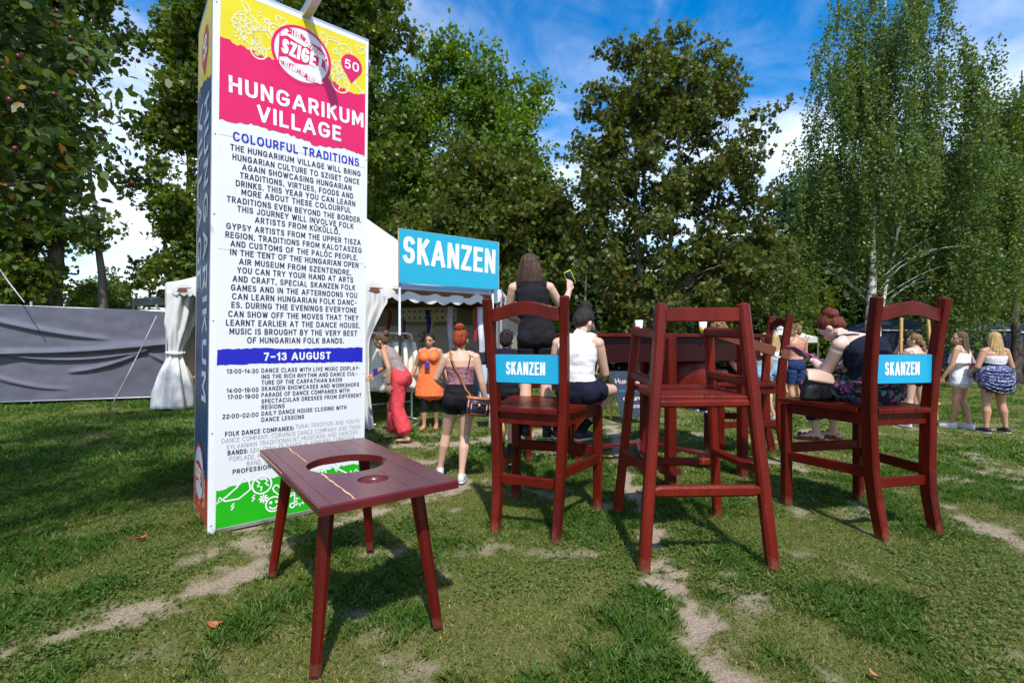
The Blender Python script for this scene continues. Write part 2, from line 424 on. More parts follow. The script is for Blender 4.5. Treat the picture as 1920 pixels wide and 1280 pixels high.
def make_ground():
    me = bpy.data.meshes.new('ground')
    ny, nx = X.shape
    V = np.stack([X, Y, Z], -1).reshape(-1, 3)
    idx = np.arange(ny * nx).reshape(ny, nx)
    Fq = np.stack([idx[:-1, :-1], idx[:-1, 1:], idx[1:, 1:], idx[1:, :-1]], -1).reshape(-1, 4)
    me.vertices.add(len(V)); me.vertices.foreach_set('co', V.astype(np.float32).ravel())
    me.loops.add(Fq.size); me.loops.foreach_set('vertex_index', Fq.astype(np.int32).ravel())
    me.polygons.add(len(Fq)); me.polygons.foreach_set('loop_start', np.arange(0, Fq.size, 4, dtype=np.int32))
    me.polygons.foreach_set('use_smooth', np.ones(len(Fq), dtype=bool))
    me.update(calc_edges=True)
    at = me.attributes.new('bare', 'FLOAT', 'POINT'); at.data.foreach_set('value', bare(X, Y).astype(np.float32).ravel())
    at = me.attributes.new('dry', 'FLOAT', 'POINT'); at.data.foreach_set('value', dry(X, Y).astype(np.float32).ravel())
    m = bpy.data.materials.new('turf_and_soil'); m.use_nodes = True
    nt = m.node_tree; N, L = nt.nodes, nt.links; b = N['Principled BSDF']
    tc = N.new('ShaderNodeTexCoord')
    def nz(sc, d=8, r=0.65):
        n = N.new('ShaderNodeTexNoise'); n.inputs['Scale'].default_value = sc; n.inputs['Detail'].default_value = d; n.inputs['Roughness'].default_value = r
        L.new(tc.outputs['Object'], n.inputs['Vector']); return n.outputs[0]
    def ramp(src, c1, c2, a=0.35, z=0.65):
        r = N.new('ShaderNodeValToRGB'); L.new(src, r.inputs[0]); r.color_ramp.elements[0].position = a; r.color_ramp.elements[1].position = z
        r.color_ramp.elements[0].color = (*c1, 1); r.color_ramp.elements[1].color = (*c2, 1); return r.outputs[0]
    def mix(f, a, c):
        x = N.new('ShaderNodeMix'); x.data_type = 'RGBA'; L.new(f, x.inputs[0]); L.new(a, x.inputs[6]); L.new(c, x.inputs[7]); return x.outputs[2]
    def attr(nm):
        a = N.new('ShaderNodeAttribute'); a.attribute_name = nm; return a.outputs['Fac']
    soil = ramp(nz(60), (0.25, 0.19, 0.14), (0.46, 0.37, 0.285))
    turf = ramp(nz(38), (0.052, 0.078, 0.014), (0.115, 0.150, 0.034))
    straw = ramp(nz(50), (0.11, 0.115, 0.030), (0.22, 0.20, 0.075))
    c = mix(attr('dry'), turf, straw)
    c = mix(attr('bare'), c, soil)
    L.new(c, b.inputs['Base Color']); b.inputs['Roughness'].default_value = 0.95; b.inputs['Specular IOR Level'].default_value = 0.1
    bp = N.new('ShaderNodeBump'); bp.inputs['Strength'].default_value = 0.8; bp.inputs['Distance'].default_value = 0.03
    L.new(nz(45, 8, 0.7), bp.inputs['Height']); L.new(bp.outputs[0], b.inputs['Normal'])
    o = link_mesh('ground', me, m); tag(o, kind='structure')
make_ground()
def sample_view(n, d0, d1, power):
    """ground positions spread over the wedge the meadow shows, denser close by"""
    u = rng.random(n); d = (d0 ** power + u * (d1 ** power - d0 ** power)) ** (1 / power)
    x = (rng.random(n) * 2 - 1) * (1.12 * d + 2.2)
    return x, d
def make_grass():
    lush = leaf_mat('lush_grass_blades', (0.040, 0.110, 0.012), (0.105, 0.200, 0.028), (0.30, 0.27, 0.11), 0.05, 0.30, 0.5, 0.25)
    thin = leaf_mat('dry_grass_blades', (0.080, 0.128, 0.018), (0.170, 0.215, 0.040), (0.38, 0.32, 0.14), 0.16, 0.30, 0.5, 0.25)
    out = {0: [], 1: []}
    for n, d0, d1, pw, hh, ww in ((980000, 1.5, 6.0, 1.1, 0.034, 0.0019), (380000, 5.5, 16.0, 1.2, 0.042, 0.006), (100000, 14, 45, 1.2, 0.07, 0.025)):
        x, y = sample_view(n, d0, d1, pw)
        clump = fbm2(x * 6 + 5, y * 6 + 2, 3)
        keep = (rng.random(n) > bare(x, y) * 1.02) & (rng.random(n) < 0.12 + 1.4 * clump)
        x, y = x[keep], y[keep]; n = len(x)
        z = gheight(x, y) - 0.004
        lu = smooth(0.40, 0.60, fbm2(x * 1.5 + 9, y * 1.5, 4) + 0.30 * (fbm2(x * 7 + 2, y * 7 + 8, 2) - .5) - 0.12 * dry(x, y) + 0.10 * smooth(-2.6, -4.0, x))
        h = hh * (0.35 + 1.0 * rng.random(n)) * (0.50 + 1.0 * lu) * (1 - 0.5 * bare(x, y))
        w = ww * (0.7 + 0.8 * rng.random(n))
        an = rng.random(n) * 6.283; le = h * (0.3 + 1.3 * rng.random(n)); la = rng.random(n) * 6.283
        dx, dy = np.cos(an) * w, np.sin(an) * w
        p0 = np.stack([x - dx, y - dy, z], -1); p1 = np.stack([x + dx, y + dy, z], -1)
        mx, my = x + np.cos(la) * le * 0.35, y + np.sin(la) * le * 0.35
        p2 = np.stack([mx + dx * 0.8, my + dy * 0.8, z + h * 0.6], -1)
        p3 = np.stack([x + np.cos(la) * le, y + np.sin(la) * le, z + h], -1)
        p4 = np.stack([mx - dx * 0.8, my - dy * 0.8, z + h * 0.6], -1)
        B_ = np.stack([p0, p1, p2, p3, p4], 1)
        k = rng.random(n) < lu
        out[0].append(B_[k].reshape(-1, 3)); out[1].append(B_[~k].reshape(-1, 3))
    for i, (nm, m, lab) in enumerate((('grass', lush, 'lusher green grass growing in clumps over the meadow'), ('dry_grass', thin, 'thin yellowish grass between the green clumps'))):
        o = link_mesh(nm, np_mesh(nm, np.concatenate(out[i]), 5), m)
        tag(o, lab, 'grass', kind='stuff')
    # low clover and knotweed leaves between the blades
    c = leaf_mat('clover_leaves', (0.055, 0.105, 0.018), (0.120, 0.175, 0.036), None, 0, 0.25, 0.5, 0.3)
    x, y = sample_view(230000, 1.5, 7.5, 1.1)
    pt = fbm2(x * 1.3 + 70, y * 1.3 + 12, 4)
    keep = (rng.random(len(x)) < 0.75 * smooth(0.50, 0.66, pt)) & (rng.random(len(x)) > bare(x, y) * 1.1)
    x, y = x[keep], y[keep]; n = len(x)
    z = gheight(x, y) + 0.006 + rng.random(n) * 0.030
    s = 0.0045 + 0.007 * rng.random(n)
    an = rng.random(n) * 6.283; tilt = (rng.random((n, 2)) - 0.5) * 0.9
    vv = []
    for k in range(6):
        t = an + k * math.pi / 3; q = s * (1.0 if k % 2 == 0 else 0.8)
        ox, oy = np.cos(t) * q, np.sin(t) * q
        vv.append(np.stack([x + ox, y + oy, z + ox * tilt[:, 0] + oy * tilt[:, 1]], -1))
    o = link_mesh('clover', np_mesh('clover', np.stack(vv, 1).reshape(-1, 3), 6), c)
    tag(o, 'patches of low clover leaves in the meadow turf', 'ground cover', kind='stuff')
make_grass()

# ---------------------------------------------------------------- trees
L_BRIGHT = leaf_mat('fresh_green_leaves', (0.060, 0.125, 0.013), (0.125, 0.220, 0.025), (0.20, 0.24, 0.035), 0.10, 0.40)
L_MID = leaf_mat('mid_green_leaves', (0.046, 0.092, 0.011), (0.120, 0.178, 0.023), (0.20, 0.20, 0.03), 0.10, 0.38)
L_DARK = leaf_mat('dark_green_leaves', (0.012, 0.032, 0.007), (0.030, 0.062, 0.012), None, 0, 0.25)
L_OLIVE = leaf_mat('bronze_olive_leaves', (0.046, 0.070, 0.012), (0.120, 0.152, 0.026), (0.11, 0.060, 0.020), 0.08, 0.34)
L_RUST = leaf_mat('olive_green_leaves', (0.046, 0.078, 0.011), (0.115, 0.152, 0.022), (0.11, 0.065, 0.018), 0.09, 0.34)
L_BIRCH = leaf_mat('birch_leaves', (0.056, 0.108, 0.021), (0.130, 0.192, 0.044), (0.26, 0.22, 0.03), 0.04, 0.40)
L_HEDGE = leaf_mat('yellow_green_leaves', (0.080, 0.125, 0.014), (0.150, 0.190, 0.022), None, 0, 0.35)
L_PLUM = leaf_mat('glossy_plum_tree_leaves', (0.028, 0.062, 0.010), (0.075, 0.120, 0.018), (0.26, 0.15, 0.02), 0.03, 0.32, 0.45, 0.3)
LEAF4 = np.array([(0, 0, 0), (0.45, 0.36, 0.07), (1, 0, -0.05), (0.45, -0.36, 0.07)])
LEAF6 = np.array([(0, 0, 0), (0.25, 0.24, 0.05), (0.62, 0.26, 0.05), (1, 0, -0.08), (0.62, -0.26, 0.05), (0.25, -0.24, 0.05)])
LOBED = np.array([(0, 0, 0), (0.12, 0.44, 0.04), (0.36, 0.24, 0.02), (0.62, 0.56, 0.0), (0.70, 0.20, 0), (1.05, 0, -0.06), (0.70, -0.20, 0), (0.62, -0.56, 0.0), (0.36, -0.24, 0.02), (0.12, -0.44, 0.04)])
def unit(a): return a / np.maximum(np.linalg.norm(a, axis=-1, keepdims=True), 1e-9)
def leaves(name, pos, size, shape, mt, parent, r, droop=0.3, outward=None, upbias=0.6):
    n = len(pos)
    a = unit(r.normal(size=(n, 3)) + np.array([0, 0, -droop]) + (outward if outward is not None else 0))
    nn = unit(r.normal(size=(n, 3)) * 0.9 + np.array([0, 0, upbias]))
    b = unit(np.cross(nn, a)); nn = np.cross(a, b)
    s = (size * (0.65 + 0.7 * r.random(n)))[:, None]
    vv = [pos + s * (a * u + b * v + nn * w) for u, v, w in shape]
    return link_mesh(name, np_mesh(name, np.stack(vv, 1).reshape(-1, 3), len(shape)), mt, parent)
def in_lobes(lobes, n, r, shell=0.55):
    w = np.array([l[1][0] * l[1][1] * l[1][2] * (l[2] if len(l) > 2 else 1) for l in lobes]) ** 0.75; w /= w.sum()
    k = r.choice(len(lobes), n, p=w)
    c = np.array([l[0] for l in lobes])[k]; rad = np.array([l[1] for l in lobes])[k]
    d = unit(r.normal(size=(n, 3)))
    q = r.random(n)[:, None] ** shell
    return c + d * rad * q, d, c
def tree(name, label, cat, base, lobes, trunk, n_tips, twigs, per, leaf, shape, mt, bark, seed, twig_len=0.7, hang=0.0, group=None, upward=0.4, limbs=40, shell=0.5, spread=0.10, trunk_r=0.18, extra_stems=(), thick=1.0):
    """trunk and limbs reach into the crown's lobes (positions relative to the base); leafy twigs grow from the limb tips"""
    r = np.random.default_rng(seed)
    root = thing(name, base, label, cat, group)
    B = Vector(base)
    mb = MB()
    stems = [trunk] + list(extra_stems)
    allp = []
    for si, st in enumerate(stems):
        pts = [B + Vector(p) for p in st]
        fine = []
        for i in range(len(pts) - 1):
            for t in np.linspace(0, 1, 5, endpoint=False): fine.append(pts[i].lerp(pts[i + 1], t))
        fine.append(pts[-1])
        tr = trunk_r * (1.0 if si == 0 else 0.62)
        rad = [tr * (1 - 0.88 * (i / (len(fine) - 1)) ** 0.9) * (1.35 - 0.35 * min(1, i / 2.0)) for i in range(len(fine))]
        fine = [p + Vector((mnoise.noise(p * 0.9) * 0.07, mnoise.noise(p * 0.9 + Vector((5, 0, 0))) * 0.07, 0)) if i else p for i, p in enumerate(fine)]
        mb.tube(fine, rad, 9)
        allp += list(zip(fine, rad))
    P0 = np.array([p[0] for p in allp]); R0 = np.array([p[1] for p in allp])
    tips, dirs, _ = in_lobes(lobes, n_tips, r, shell)
    tips = tips + np.array(base)
    for i in range(min(limbs, n_tips)):
        t = tips[i]
        want = t[2] - 0.55 * np.hypot(t[0] - P0[:, 0], t[1] - P0[:, 1])
        cost = np.abs(P0[:, 2] - want) + 0.25 * np.hypot(t[0] - P0[:, 0], t[1] - P0[:, 1]) + 3.0 * (P0[:, 2] < base[2] + 0.16 * max(p[2] for p in trunk))
        j = int(np.argmin(cost)); a = Vector(P0[j]); e = Vector(t)
        m1 = a.lerp(e, 0.4) + Vector(r.normal(size=3)) * 0.12 * (e - a).length + Vector((0, 0, (0.30 if hang else 0.10) * (e - a).length))
        pts = []
        for q in np.linspace(0, 1, 7): pts.append(a * (1 - q) ** 2 + m1 * 2 * q * (1 - q) + e * q * q)
        r0 = min(R0[j] * 0.62, 0.014 * (e - a).length + 0.012) * thick
        mb.tube(pts, [r0 * (1 - 0.85 * q) for q in np.linspace(0, 1, 7)], 5)
    mb.build('trunk', bark, root, True, fix=False)
    nt_ = n_tips * twigs
    st = np.repeat(tips, twigs, 0) + r.normal(size=(nt_, 3)) * twig_len * 0.33
    dd = unit(np.repeat(dirs, twigs, 0) * 0.8 + r.normal(size=(nt_, 3)) * 0.75 + np.array([0, 0, upward]))
    ln = twig_len * (0.5 + 0.9 * r.random(nt_))
    t = r.random((nt_, per)) ** 0.8
    pos = st[:, None, :] + dd[:, None, :] * (ln[:, None] * t)[..., None] * (1.0 if not hang else 0.35)
    if hang:
        hl = hang * (0.4 + 0.8 * r.random(nt_))
        pos[..., 2] -= (hl[:, None] * t)
        pos[..., 0] += 0.06 * np.sin(t * 4 + st[:, None, 0] * 9)
    pos = (pos + r.normal(size=pos.shape) * spread).reshape(-1, 3)
    pos = pos[pos[:, 2] > base[2] + 0.25]
    leaves('crown', pos, leaf, shape, mt, root, r, 0.9 if hang else 0.3, upbias=0.5)
    return root
def T(px, d): return ((px - CX) / F_PX * d, d, 0.0)
def tall(px, py, d): return EYE + (CY - py) / F_PX * d
# two park trees beyond the tarpaulin fence
b = T(100, 14.5)
tree('park_tree', 'large dark green tree with forked trunk at far left, beyond the tarpaulin fence', 'tree', b,
     [((-2.8, 0, 8.0), (2.6, 2.2, 3.2)), ((-0.2, -0.6, 6.2), (1.1, 1.4, 2.1)), ((0.5, -0.4, 9.2), (0.9, 1.3, 1.7)), ((-0.9, -0.5, 3.9), (1.5, 1.3, 1.4)), ((0.85, 0, 4.7), (0.5, 0.8, 0.7)), ((-.2, 0, 12.1), (2.1, 2.2, 1.7)), ((-3.6, -.5, 4.3), (1.4, 1.3, 1.6)), ((-0.1, -.6, 2.6), (.9, 1.0, .8))],
     [(0, 0, 0), (0.0, 0, 3.0), (0.15, 0, 5.0), (0.4, 0, 8.5), (0.6, 0, 12)], 260, 9, 19, 0.155, LOBED, L_MID, M['bark_grey'], 1, 0.58, limbs=70, trunk_r=0.30,
     extra_stems=[[(1.35, .3, 0), (1.3, .3, 2.5), (1.1, .2, 5.0), (0.9, .1, 8.0)], [(0.0, 0, 2.4), (-0.7, 0, 4.4), (-1.6, 0, 7.0), (-2.0, 0, 10.5)]])
b = T(322, 17.0)
tree('park_tree', 'slim sparse tree with a grey trunk, standing just left of the programme tower', 'tree', b,
     [((0.5, 0, 6.1), (.9, 1.1, 1.8)), ((-1.0, 0, 7.1), (.55, .6, .45)), ((1.0, 0, 9.3), (1.0, 1.3, 2.2)), ((-0.1, 0, 8.9), (.8, .9, .9)), ((-1.0, 0, 4.1), (.5, .5, .4)), ((0.7, 0, 4.2), (.7, .9, 1.0)), ((1.5, 0, 12.0), (1.8, 1.8, 1.8)), ((-.3, 0, 3.4), (.5, .6, .5))],
     [(0, 0, 0), (0.1, 0, 3.0), (0.6, 0, 5.0), (0.6, 0, 9.0), (1.0, 0, 13)], 170, 8, 19, 0.155, LOBED, L_MID, M['bark_grey'], 2, 0.5, limbs=60, trunk_r=0.21,
     extra_stems=[[(0.05, 0, 2.6), (-0.2, 0, 4.6), (-0.4, 0, 6.5)]])
b = T(610, 15.5)
tree('park_tree', 'tall tree whose top shows over the programme tower', 'tree', b,
     [((0.2, 0, 10.9), (1.7, 1.6, 2.2)), ((-1.4, 0, 12.0), (2.2, 1.8, 2.0)), ((0.9, 0, 12.6), (1.3, 1.4, 1.6)), ((1.7, 0, 11.5), (.7, .8, .7)), ((0.5, 0, 8.2), (1.5, 1.5, 2.2)), ((-1.8, 0, 9.0), (1.7, 1.5, 2.0))],
     [(0, 0, 0), (0.1, 0, 4.0), (0.0, 0, 8.0), (0.2, 0, 13)], 150, 9, 20, 0.155, LOBED, L_MID, M['bark_grey'], 3, 0.7, limbs=50, trunk_r=0.24)
# the tall fresh green tree and the darker one in front of it, behind the pavilion
b = T(860, 19.0)
tree('park_tree', 'tall bright green tree with pointed upright tops behind the white pavilion', 'tree', b,
     [((-0.3, 0, 11.4), (0.9, 1.0, 2.0)), ((1.2, 0, 10.4), (.8, .9, 2.1)), ((2.5, 0, 10.6), (.7, .9, 1.6)), ((-2.0, 0, 10.2), (1.1, 1, 1.4)), ((-1.6, 0, 8.0), (1.9, 1.8, 2.6)), ((1.5, 0, 8.0), (2.0, 1.8, 2.6)), ((-2.6, 0, 5.4), (1.2, 1.4, 2.2)), ((2.9, 0, 6.2), (1.1, 1.3, 1.8)), ((-.8, 0, 11.9), (.5, .6, 1.2)), ((0.2, 0, 5.0), (2.6, 2, 2.4)), ((-3.0, 0, 8.4), (.9, .9, 1.1))],
     [(0, 0, 0), (0.1, 0, 4.0), (0.0, 0, 8.0), (-0.2, 0, 12.6)], 420, 9, 18, 0.17, LEAF4, L_BRIGHT, M['bark_grey'], 4, 0.75, limbs=60, trunk_r=0.26, upward=1.0)
b = T(905, 15.0)
tree('park_tree', 'broad olive and rust tinged maple, low crown right above the teal sign', 'tree', b,
     [((-0.6, 0, 4.6), (1.8, 1.5, 1.6)), ((0.9, 0, 4.3), (1.7, 1.5, 1.5)), ((-0.1, 0, 6.2), (1.3, 1.3, 1.2)), ((1.9, 0, 5.2), (1.0, 1.1, 1.0)), ((-1.9, 0, 4.3), (1.0, 1.1, .9)), ((1.4, 0, 2.7), (1.2, 1.1, .8))],
     [(0, 0, 0), (0.0, 0, 2.5), (0.1, 0, 5.0), (0.1, 0, 7.2)], 240, 9, 22, 0.135, LOBED, L_RUST, M['bark_dark'], 5, 0.6, limbs=50, trunk_r=0.18)
b = T(1207, 13.5)
tree('park_tree', 'bronze leaved maple with several thin stems, centre of the meadow edge', 'tree', b,
     [((-0.4, 0, 8.2), (1.2, 1.2, 1.5)), ((1.0, 0, 8.7), (1.0, 1.1, 1.4)), ((0.3, 0, 7.2), (2.0, 1.6, 1.9)), ((2.1, 0, 6.6), (1.3, 1.3, 1.7)), ((-1.3, 0, 5.6), (1.1, 1.2, 1.3)), ((0.2, 0, 5.0), (1.9, 1.5, 1.2)), ((2.9, 0, 4.3), (1.3, 1.3, 1.2)), ((-1.4, 0, 3.9), (1.3, 1.2, 1.0)), ((1.0, 0, 3.3), (1.9, 1.5, .9)), ((0.2, 0, 2.5), (1.9, 1.4, .5)), ((3.2, 0, 2.9), (.9, 1, .7)), ((2.0, 0, 8.0), (.8, .9, 1.1))],
     [(0, 0, 0), (0.0, 0, 2.0), (-0.2, 0, 4.2), (-0.3, 0, 9.2)], 228, 8, 22, 0.118, LOBED, L_OLIVE, M['bark_grey'], 6, 0.46, limbs=110, trunk_r=0.19, shell=0.42, spread=0.07,
     extra_stems=[[(0.0, 0, 1.3), (0.6, 0, 3.2), (0.9, 0, 5.8), (1.2, 0, 9.4)], [(0.0, 0, 1.5), (0.9, .2, 3.0), (2.0, .2, 4.6), (2.4, .1, 7.4)], [(0, 0, 1.0), (-1.1, -.2, 1.4), (-1.7, -.2, 2.3), (-1.6, -.2, 3.6)]])
# weeping birch and its neighbour
b = T(1634, 15.0)
tree('birch_tree', 'tall weeping birch with a white trunk and hanging leafy strands', 'tree', b,
     [((0.4, 0, 11.6), (1.8, 1.5, 2.2)), ((1.0, 0, 9.6), (2.5, 1.9, 2.2)), ((-0.9, 0, 9.6), (1.1, 1.2, 1.8)), ((0.6, 0, 7.4), (2.8, 2.0, 1.6)), ((3.0, 0, 6.8), (1.3, 1.4, 1.8)), ((-1.9, 0, 7.4), (.9, 1.1, 1.0)), ((1.3, 0.9, 5.2), (2.7, 1.6, 1.4)), ((-2.3, 0, 4.4), (.9, 1.0, .8)), ((3.2, 0, 4.4), (1.4, 1.3, 1.3)), ((-1.2, 0, 5.6), (1.2, 1.2, 1.2)), ((2.6, .2, 3.5), (1.7, 1.2, .8))],
     [(0, 0, 0), (0.0, 0, 2.6), (0.05, 0, 5.0), (0.3, 0, 9.0), (0.5, 0, 13.4)], 390, 9, 30, 0.088, LEAF4, L_BIRCH, M['birch'], 7, 0.36, hang=2.1, limbs=60, spread=0.034, shell=0.42, trunk_r=0.165, thick=0.22,
     extra_stems=[[(0.42, 0.3, 0), (0.45, 0.3, 2.2), (0.9, 0.2, 4.6), (1.6, 0.1, 8.0)]])
b = T(1905, 17.0)
tree('birch_tree', 'darker birch at the right end of the meadow, beside the weeping birch', 'tree', b,
     [((-0.4, 0, 9.4), (1.7, 1.4, 1.4)), ((0.6, 0, 7.6), (2.0, 1.6, 1.8)), ((-0.9, 0, 6.0), (1.5, 1.4, 1.5)), ((0.8, 0, 4.4), (2.2, 1.6, 1.5)), ((-1.6, 0, 3.9), (1.3, 1.2, 1.0)), ((1.0, 0, 10.0), (1.4, 1.2, 1.3))],
     [(0, 0, 0), (0.0, 0, 4.0), (0.2, 0, 11)], 300, 7, 18, 0.11, LEAF4, L_MID, M['bark_dark'], 8, 0.45, hang=1.2, limbs=50, spread=0.07, trunk_r=0.17)
# the darker row of trees that closes the meadow
rowr = random.Random(5)
for i, (px, d, top, hw) in enumerate(((735, 25, 330, 3.2), (905, 27, 330, 3.6), (1040, 24, 420, 2.8), (1140, 28, 490, 3.2), (1245, 25, 530, 2.8), (1330, 30, 500, 3.4), (1430, 26, 450, 2.9), (1520, 31, 300, 4.0), (1600, 27, 380, 3.3), (1690, 32, 350, 4.2), (1760, 26, 330, 3.6), (1850, 30, 300, 4.2), (1960, 27, 330, 4.0))):
    hgt = tall(px, top, d)
    lob = [((0, 0, hgt * 0.78), (hw * 0.7, hw * 0.6, hgt * 0.22)), ((-hw * 0.5, 0, hgt * 0.5), (hw * 0.65, hw * 0.6, hgt * 0.24)), ((hw * 0.5, 0, hgt * 0.52), (hw * 0.65, hw * 0.6, hgt * 0.22)), ((0, -hw * 0.3, hgt * 0.28), (hw * 0.95, hw * 0.6, hgt * 0.20)), ((0, 0, hgt * .12), (hw, hw * .5, hgt * .1))]
    words = ('left of the tall bright tree', 'behind the bright green tree', 'just right of the teal sign', 'left behind the bronze maple', 'straight behind the bronze maple stems', 'right behind the bronze maple', 'between bronze maple and birch', 'left behind the birch trunk', 'behind the white birch trunk', 'right behind the birch trunk', 'under the birch crown\'s right half', 'behind the darker birch', 'last one at the right')[i]
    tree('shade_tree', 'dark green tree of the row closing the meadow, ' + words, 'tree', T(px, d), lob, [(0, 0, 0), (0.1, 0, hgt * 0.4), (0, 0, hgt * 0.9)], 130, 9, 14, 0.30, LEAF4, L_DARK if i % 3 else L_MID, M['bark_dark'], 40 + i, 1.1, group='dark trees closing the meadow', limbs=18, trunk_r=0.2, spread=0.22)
# hedge and far tree beyond the fence
for px, d, w, h, lab in ((180, 19, 1.25, 3.75, 'rounded yellow green bush looking over the fence, between the two left trunks'), (20, 20, 1.6, 3.5, 'yellow green bush low over the fence at its left end')):
    tree('bush', lab, 'bush', T(px, d), [((0, 0, h * 0.55), (w, 0.9, h * 0.45)), ((-w * .6, 0, h * 0.45), (w * 0.6, 0.8, h * 0.4)), ((w * .65, 0, h * 0.5), (w * 0.6, 0.8, h * 0.42))],
         [(0, 0, 0), (0, 0, h * 0.4), (0.05, 0, h * 0.8)], 150, 8, 14, 0.13, LEAF4, L_HEDGE, M['bark_dark'], 77 + px, 0.3, limbs=30, trunk_r=0.06, spread=0.06)
tree('park_tree', 'small distant round tree seen above the yellow green bush', 'tree', T(203, 42), [((0, 0, 5.6), (1.5, 1.5, 1.5)), ((-1.6, 0, 4.4), (1.6, 1.4, 1.5)), ((1.7, 0, 4.0), (1.5, 1.4, 1.6)), ((0, 0, 3), (3, 1.5, 1.5))], [(0, 0, 0), (0, 0, 3), (0, 0, 6)], 110, 8, 12, 0.26, LEAF4, L_MID, M['bark_dark'], 90, 0.8, limbs=15, trunk_r=0.15, spread=0.15)
# near plum tree whose branches reach in from the upper left and shade the turf
def plum_tree():
    base = (-4.6, 0.6, 0)
    r = np.random.default_rng(21)
    lob = [((0.3, 0.3, 3.5), (1.3, 1.5, 1.0)), ((-0.5, 1.2, 4.0), (1.6, 1.7, 1.2)), ((1.52, 2.5, 3.10), (.34, .42, .52), 6.0), ((1.30, 2.4, 3.85), (.45, .5, .42), 3.0), ((-1.5, 2.6, 3.8), (1.6, 1.6, 1.2)), ((-.2, -0.9, 3.7), (1.5, 1.3, 1.1)), ((1.42, 2.55, 2.62), (.30, .35, .32), 7.0), ((-0.7, 3.5, 4.2), (1.2, 1.3, 1.0)), ((-2.4, 4.8, 4.4), (1.3, 1.5, 1.1)), ((-2.6, 6.4, 4.6), (1.2, 1.3, 1.1))]
    root = tree('plum_tree', 'near plum tree reaching its glossy leafy branches in from the upper left corner', 'tree', base, lob, [(0, 0, 0), (0.1, 0.1, 1.6), (0.3, 0.4, 2.6), (0.5, 0.6, 4.2)], 420, 6, 15, 0.070, LEAF6, L_PLUM, M['bark_dark'], 22, 0.34, limbs=90, trunk_r=0.15, spread=0.05, upward=-0.1, shell=0.6,
                extra_stems=[[(0.2, 0.2, 1.8), (0.7, 0.9, 2.9), (1.2, 1.8, 3.4), (1.55, 2.4, 3.2)], [(0.1, 0.3, 2.2), (-.6, 2.0, 3.4), (-1.8, 4.4, 4.0), (-2.5, 6.0, 4.4)]])
    mb = MB()
    for i in range(26):
        c = Vector(base) + Vector((1.55, 2.45, 3.1)) + Vector((r.normal() * 0.28, r.normal() * 0.25, r.normal() * 0.40))
        mb.ball(c, (0.016, 0.016, 0.018), nu=8, nv=6)
    mb.build('plums', mat('dark_plum_skin', (0.09, 0.010, 0.022), 0.3, 0.3, 30), root, True)
plum_tree()
# ---------------------------------------------------------------- lettering
_tc = {}
def glyphs(body, bold=0.0, space=1.0):
    key = (body, bold, space)
    if key not in _tc:
        c = bpy.data.curves.new('lettering', 'FONT'); c.body = body; c.offset = bold; c.space_character = space; c.resolution_u = 3
        o = bpy.data.objects.new('lettering', c); COL.objects.link(o)
        bpy.context.view_layer.update()
        dg = bpy.context.evaluated_depsgraph_get()
        me = o.evaluated_get(dg).to_mesh()
        V = [(v.co.x, v.co.y) for v in me.vertices]; Fc = [tuple(p.vertices) for p in me.polygons]
        o.evaluated_get(dg).to_mesh_clear()
        bpy.data.objects.remove(o); bpy.data.curves.remove(c)
        _tc[key] = (V, Fc)
    return _tc[key]
def _arc(cx, cy, rx, ry, a0, a1, n=8, e=2.5):
    o = []
    for i in range(n + 1):
        t = R(a0 + (a1 - a0) * i / n); c_, s_ = math.cos(t), math.sin(t)
        o.append((cx + rx * math.copysign(abs(c_) ** (2 / e), c_), cy + ry * math.copysign(abs(s_) ** (2 / e), s_)))
    return o
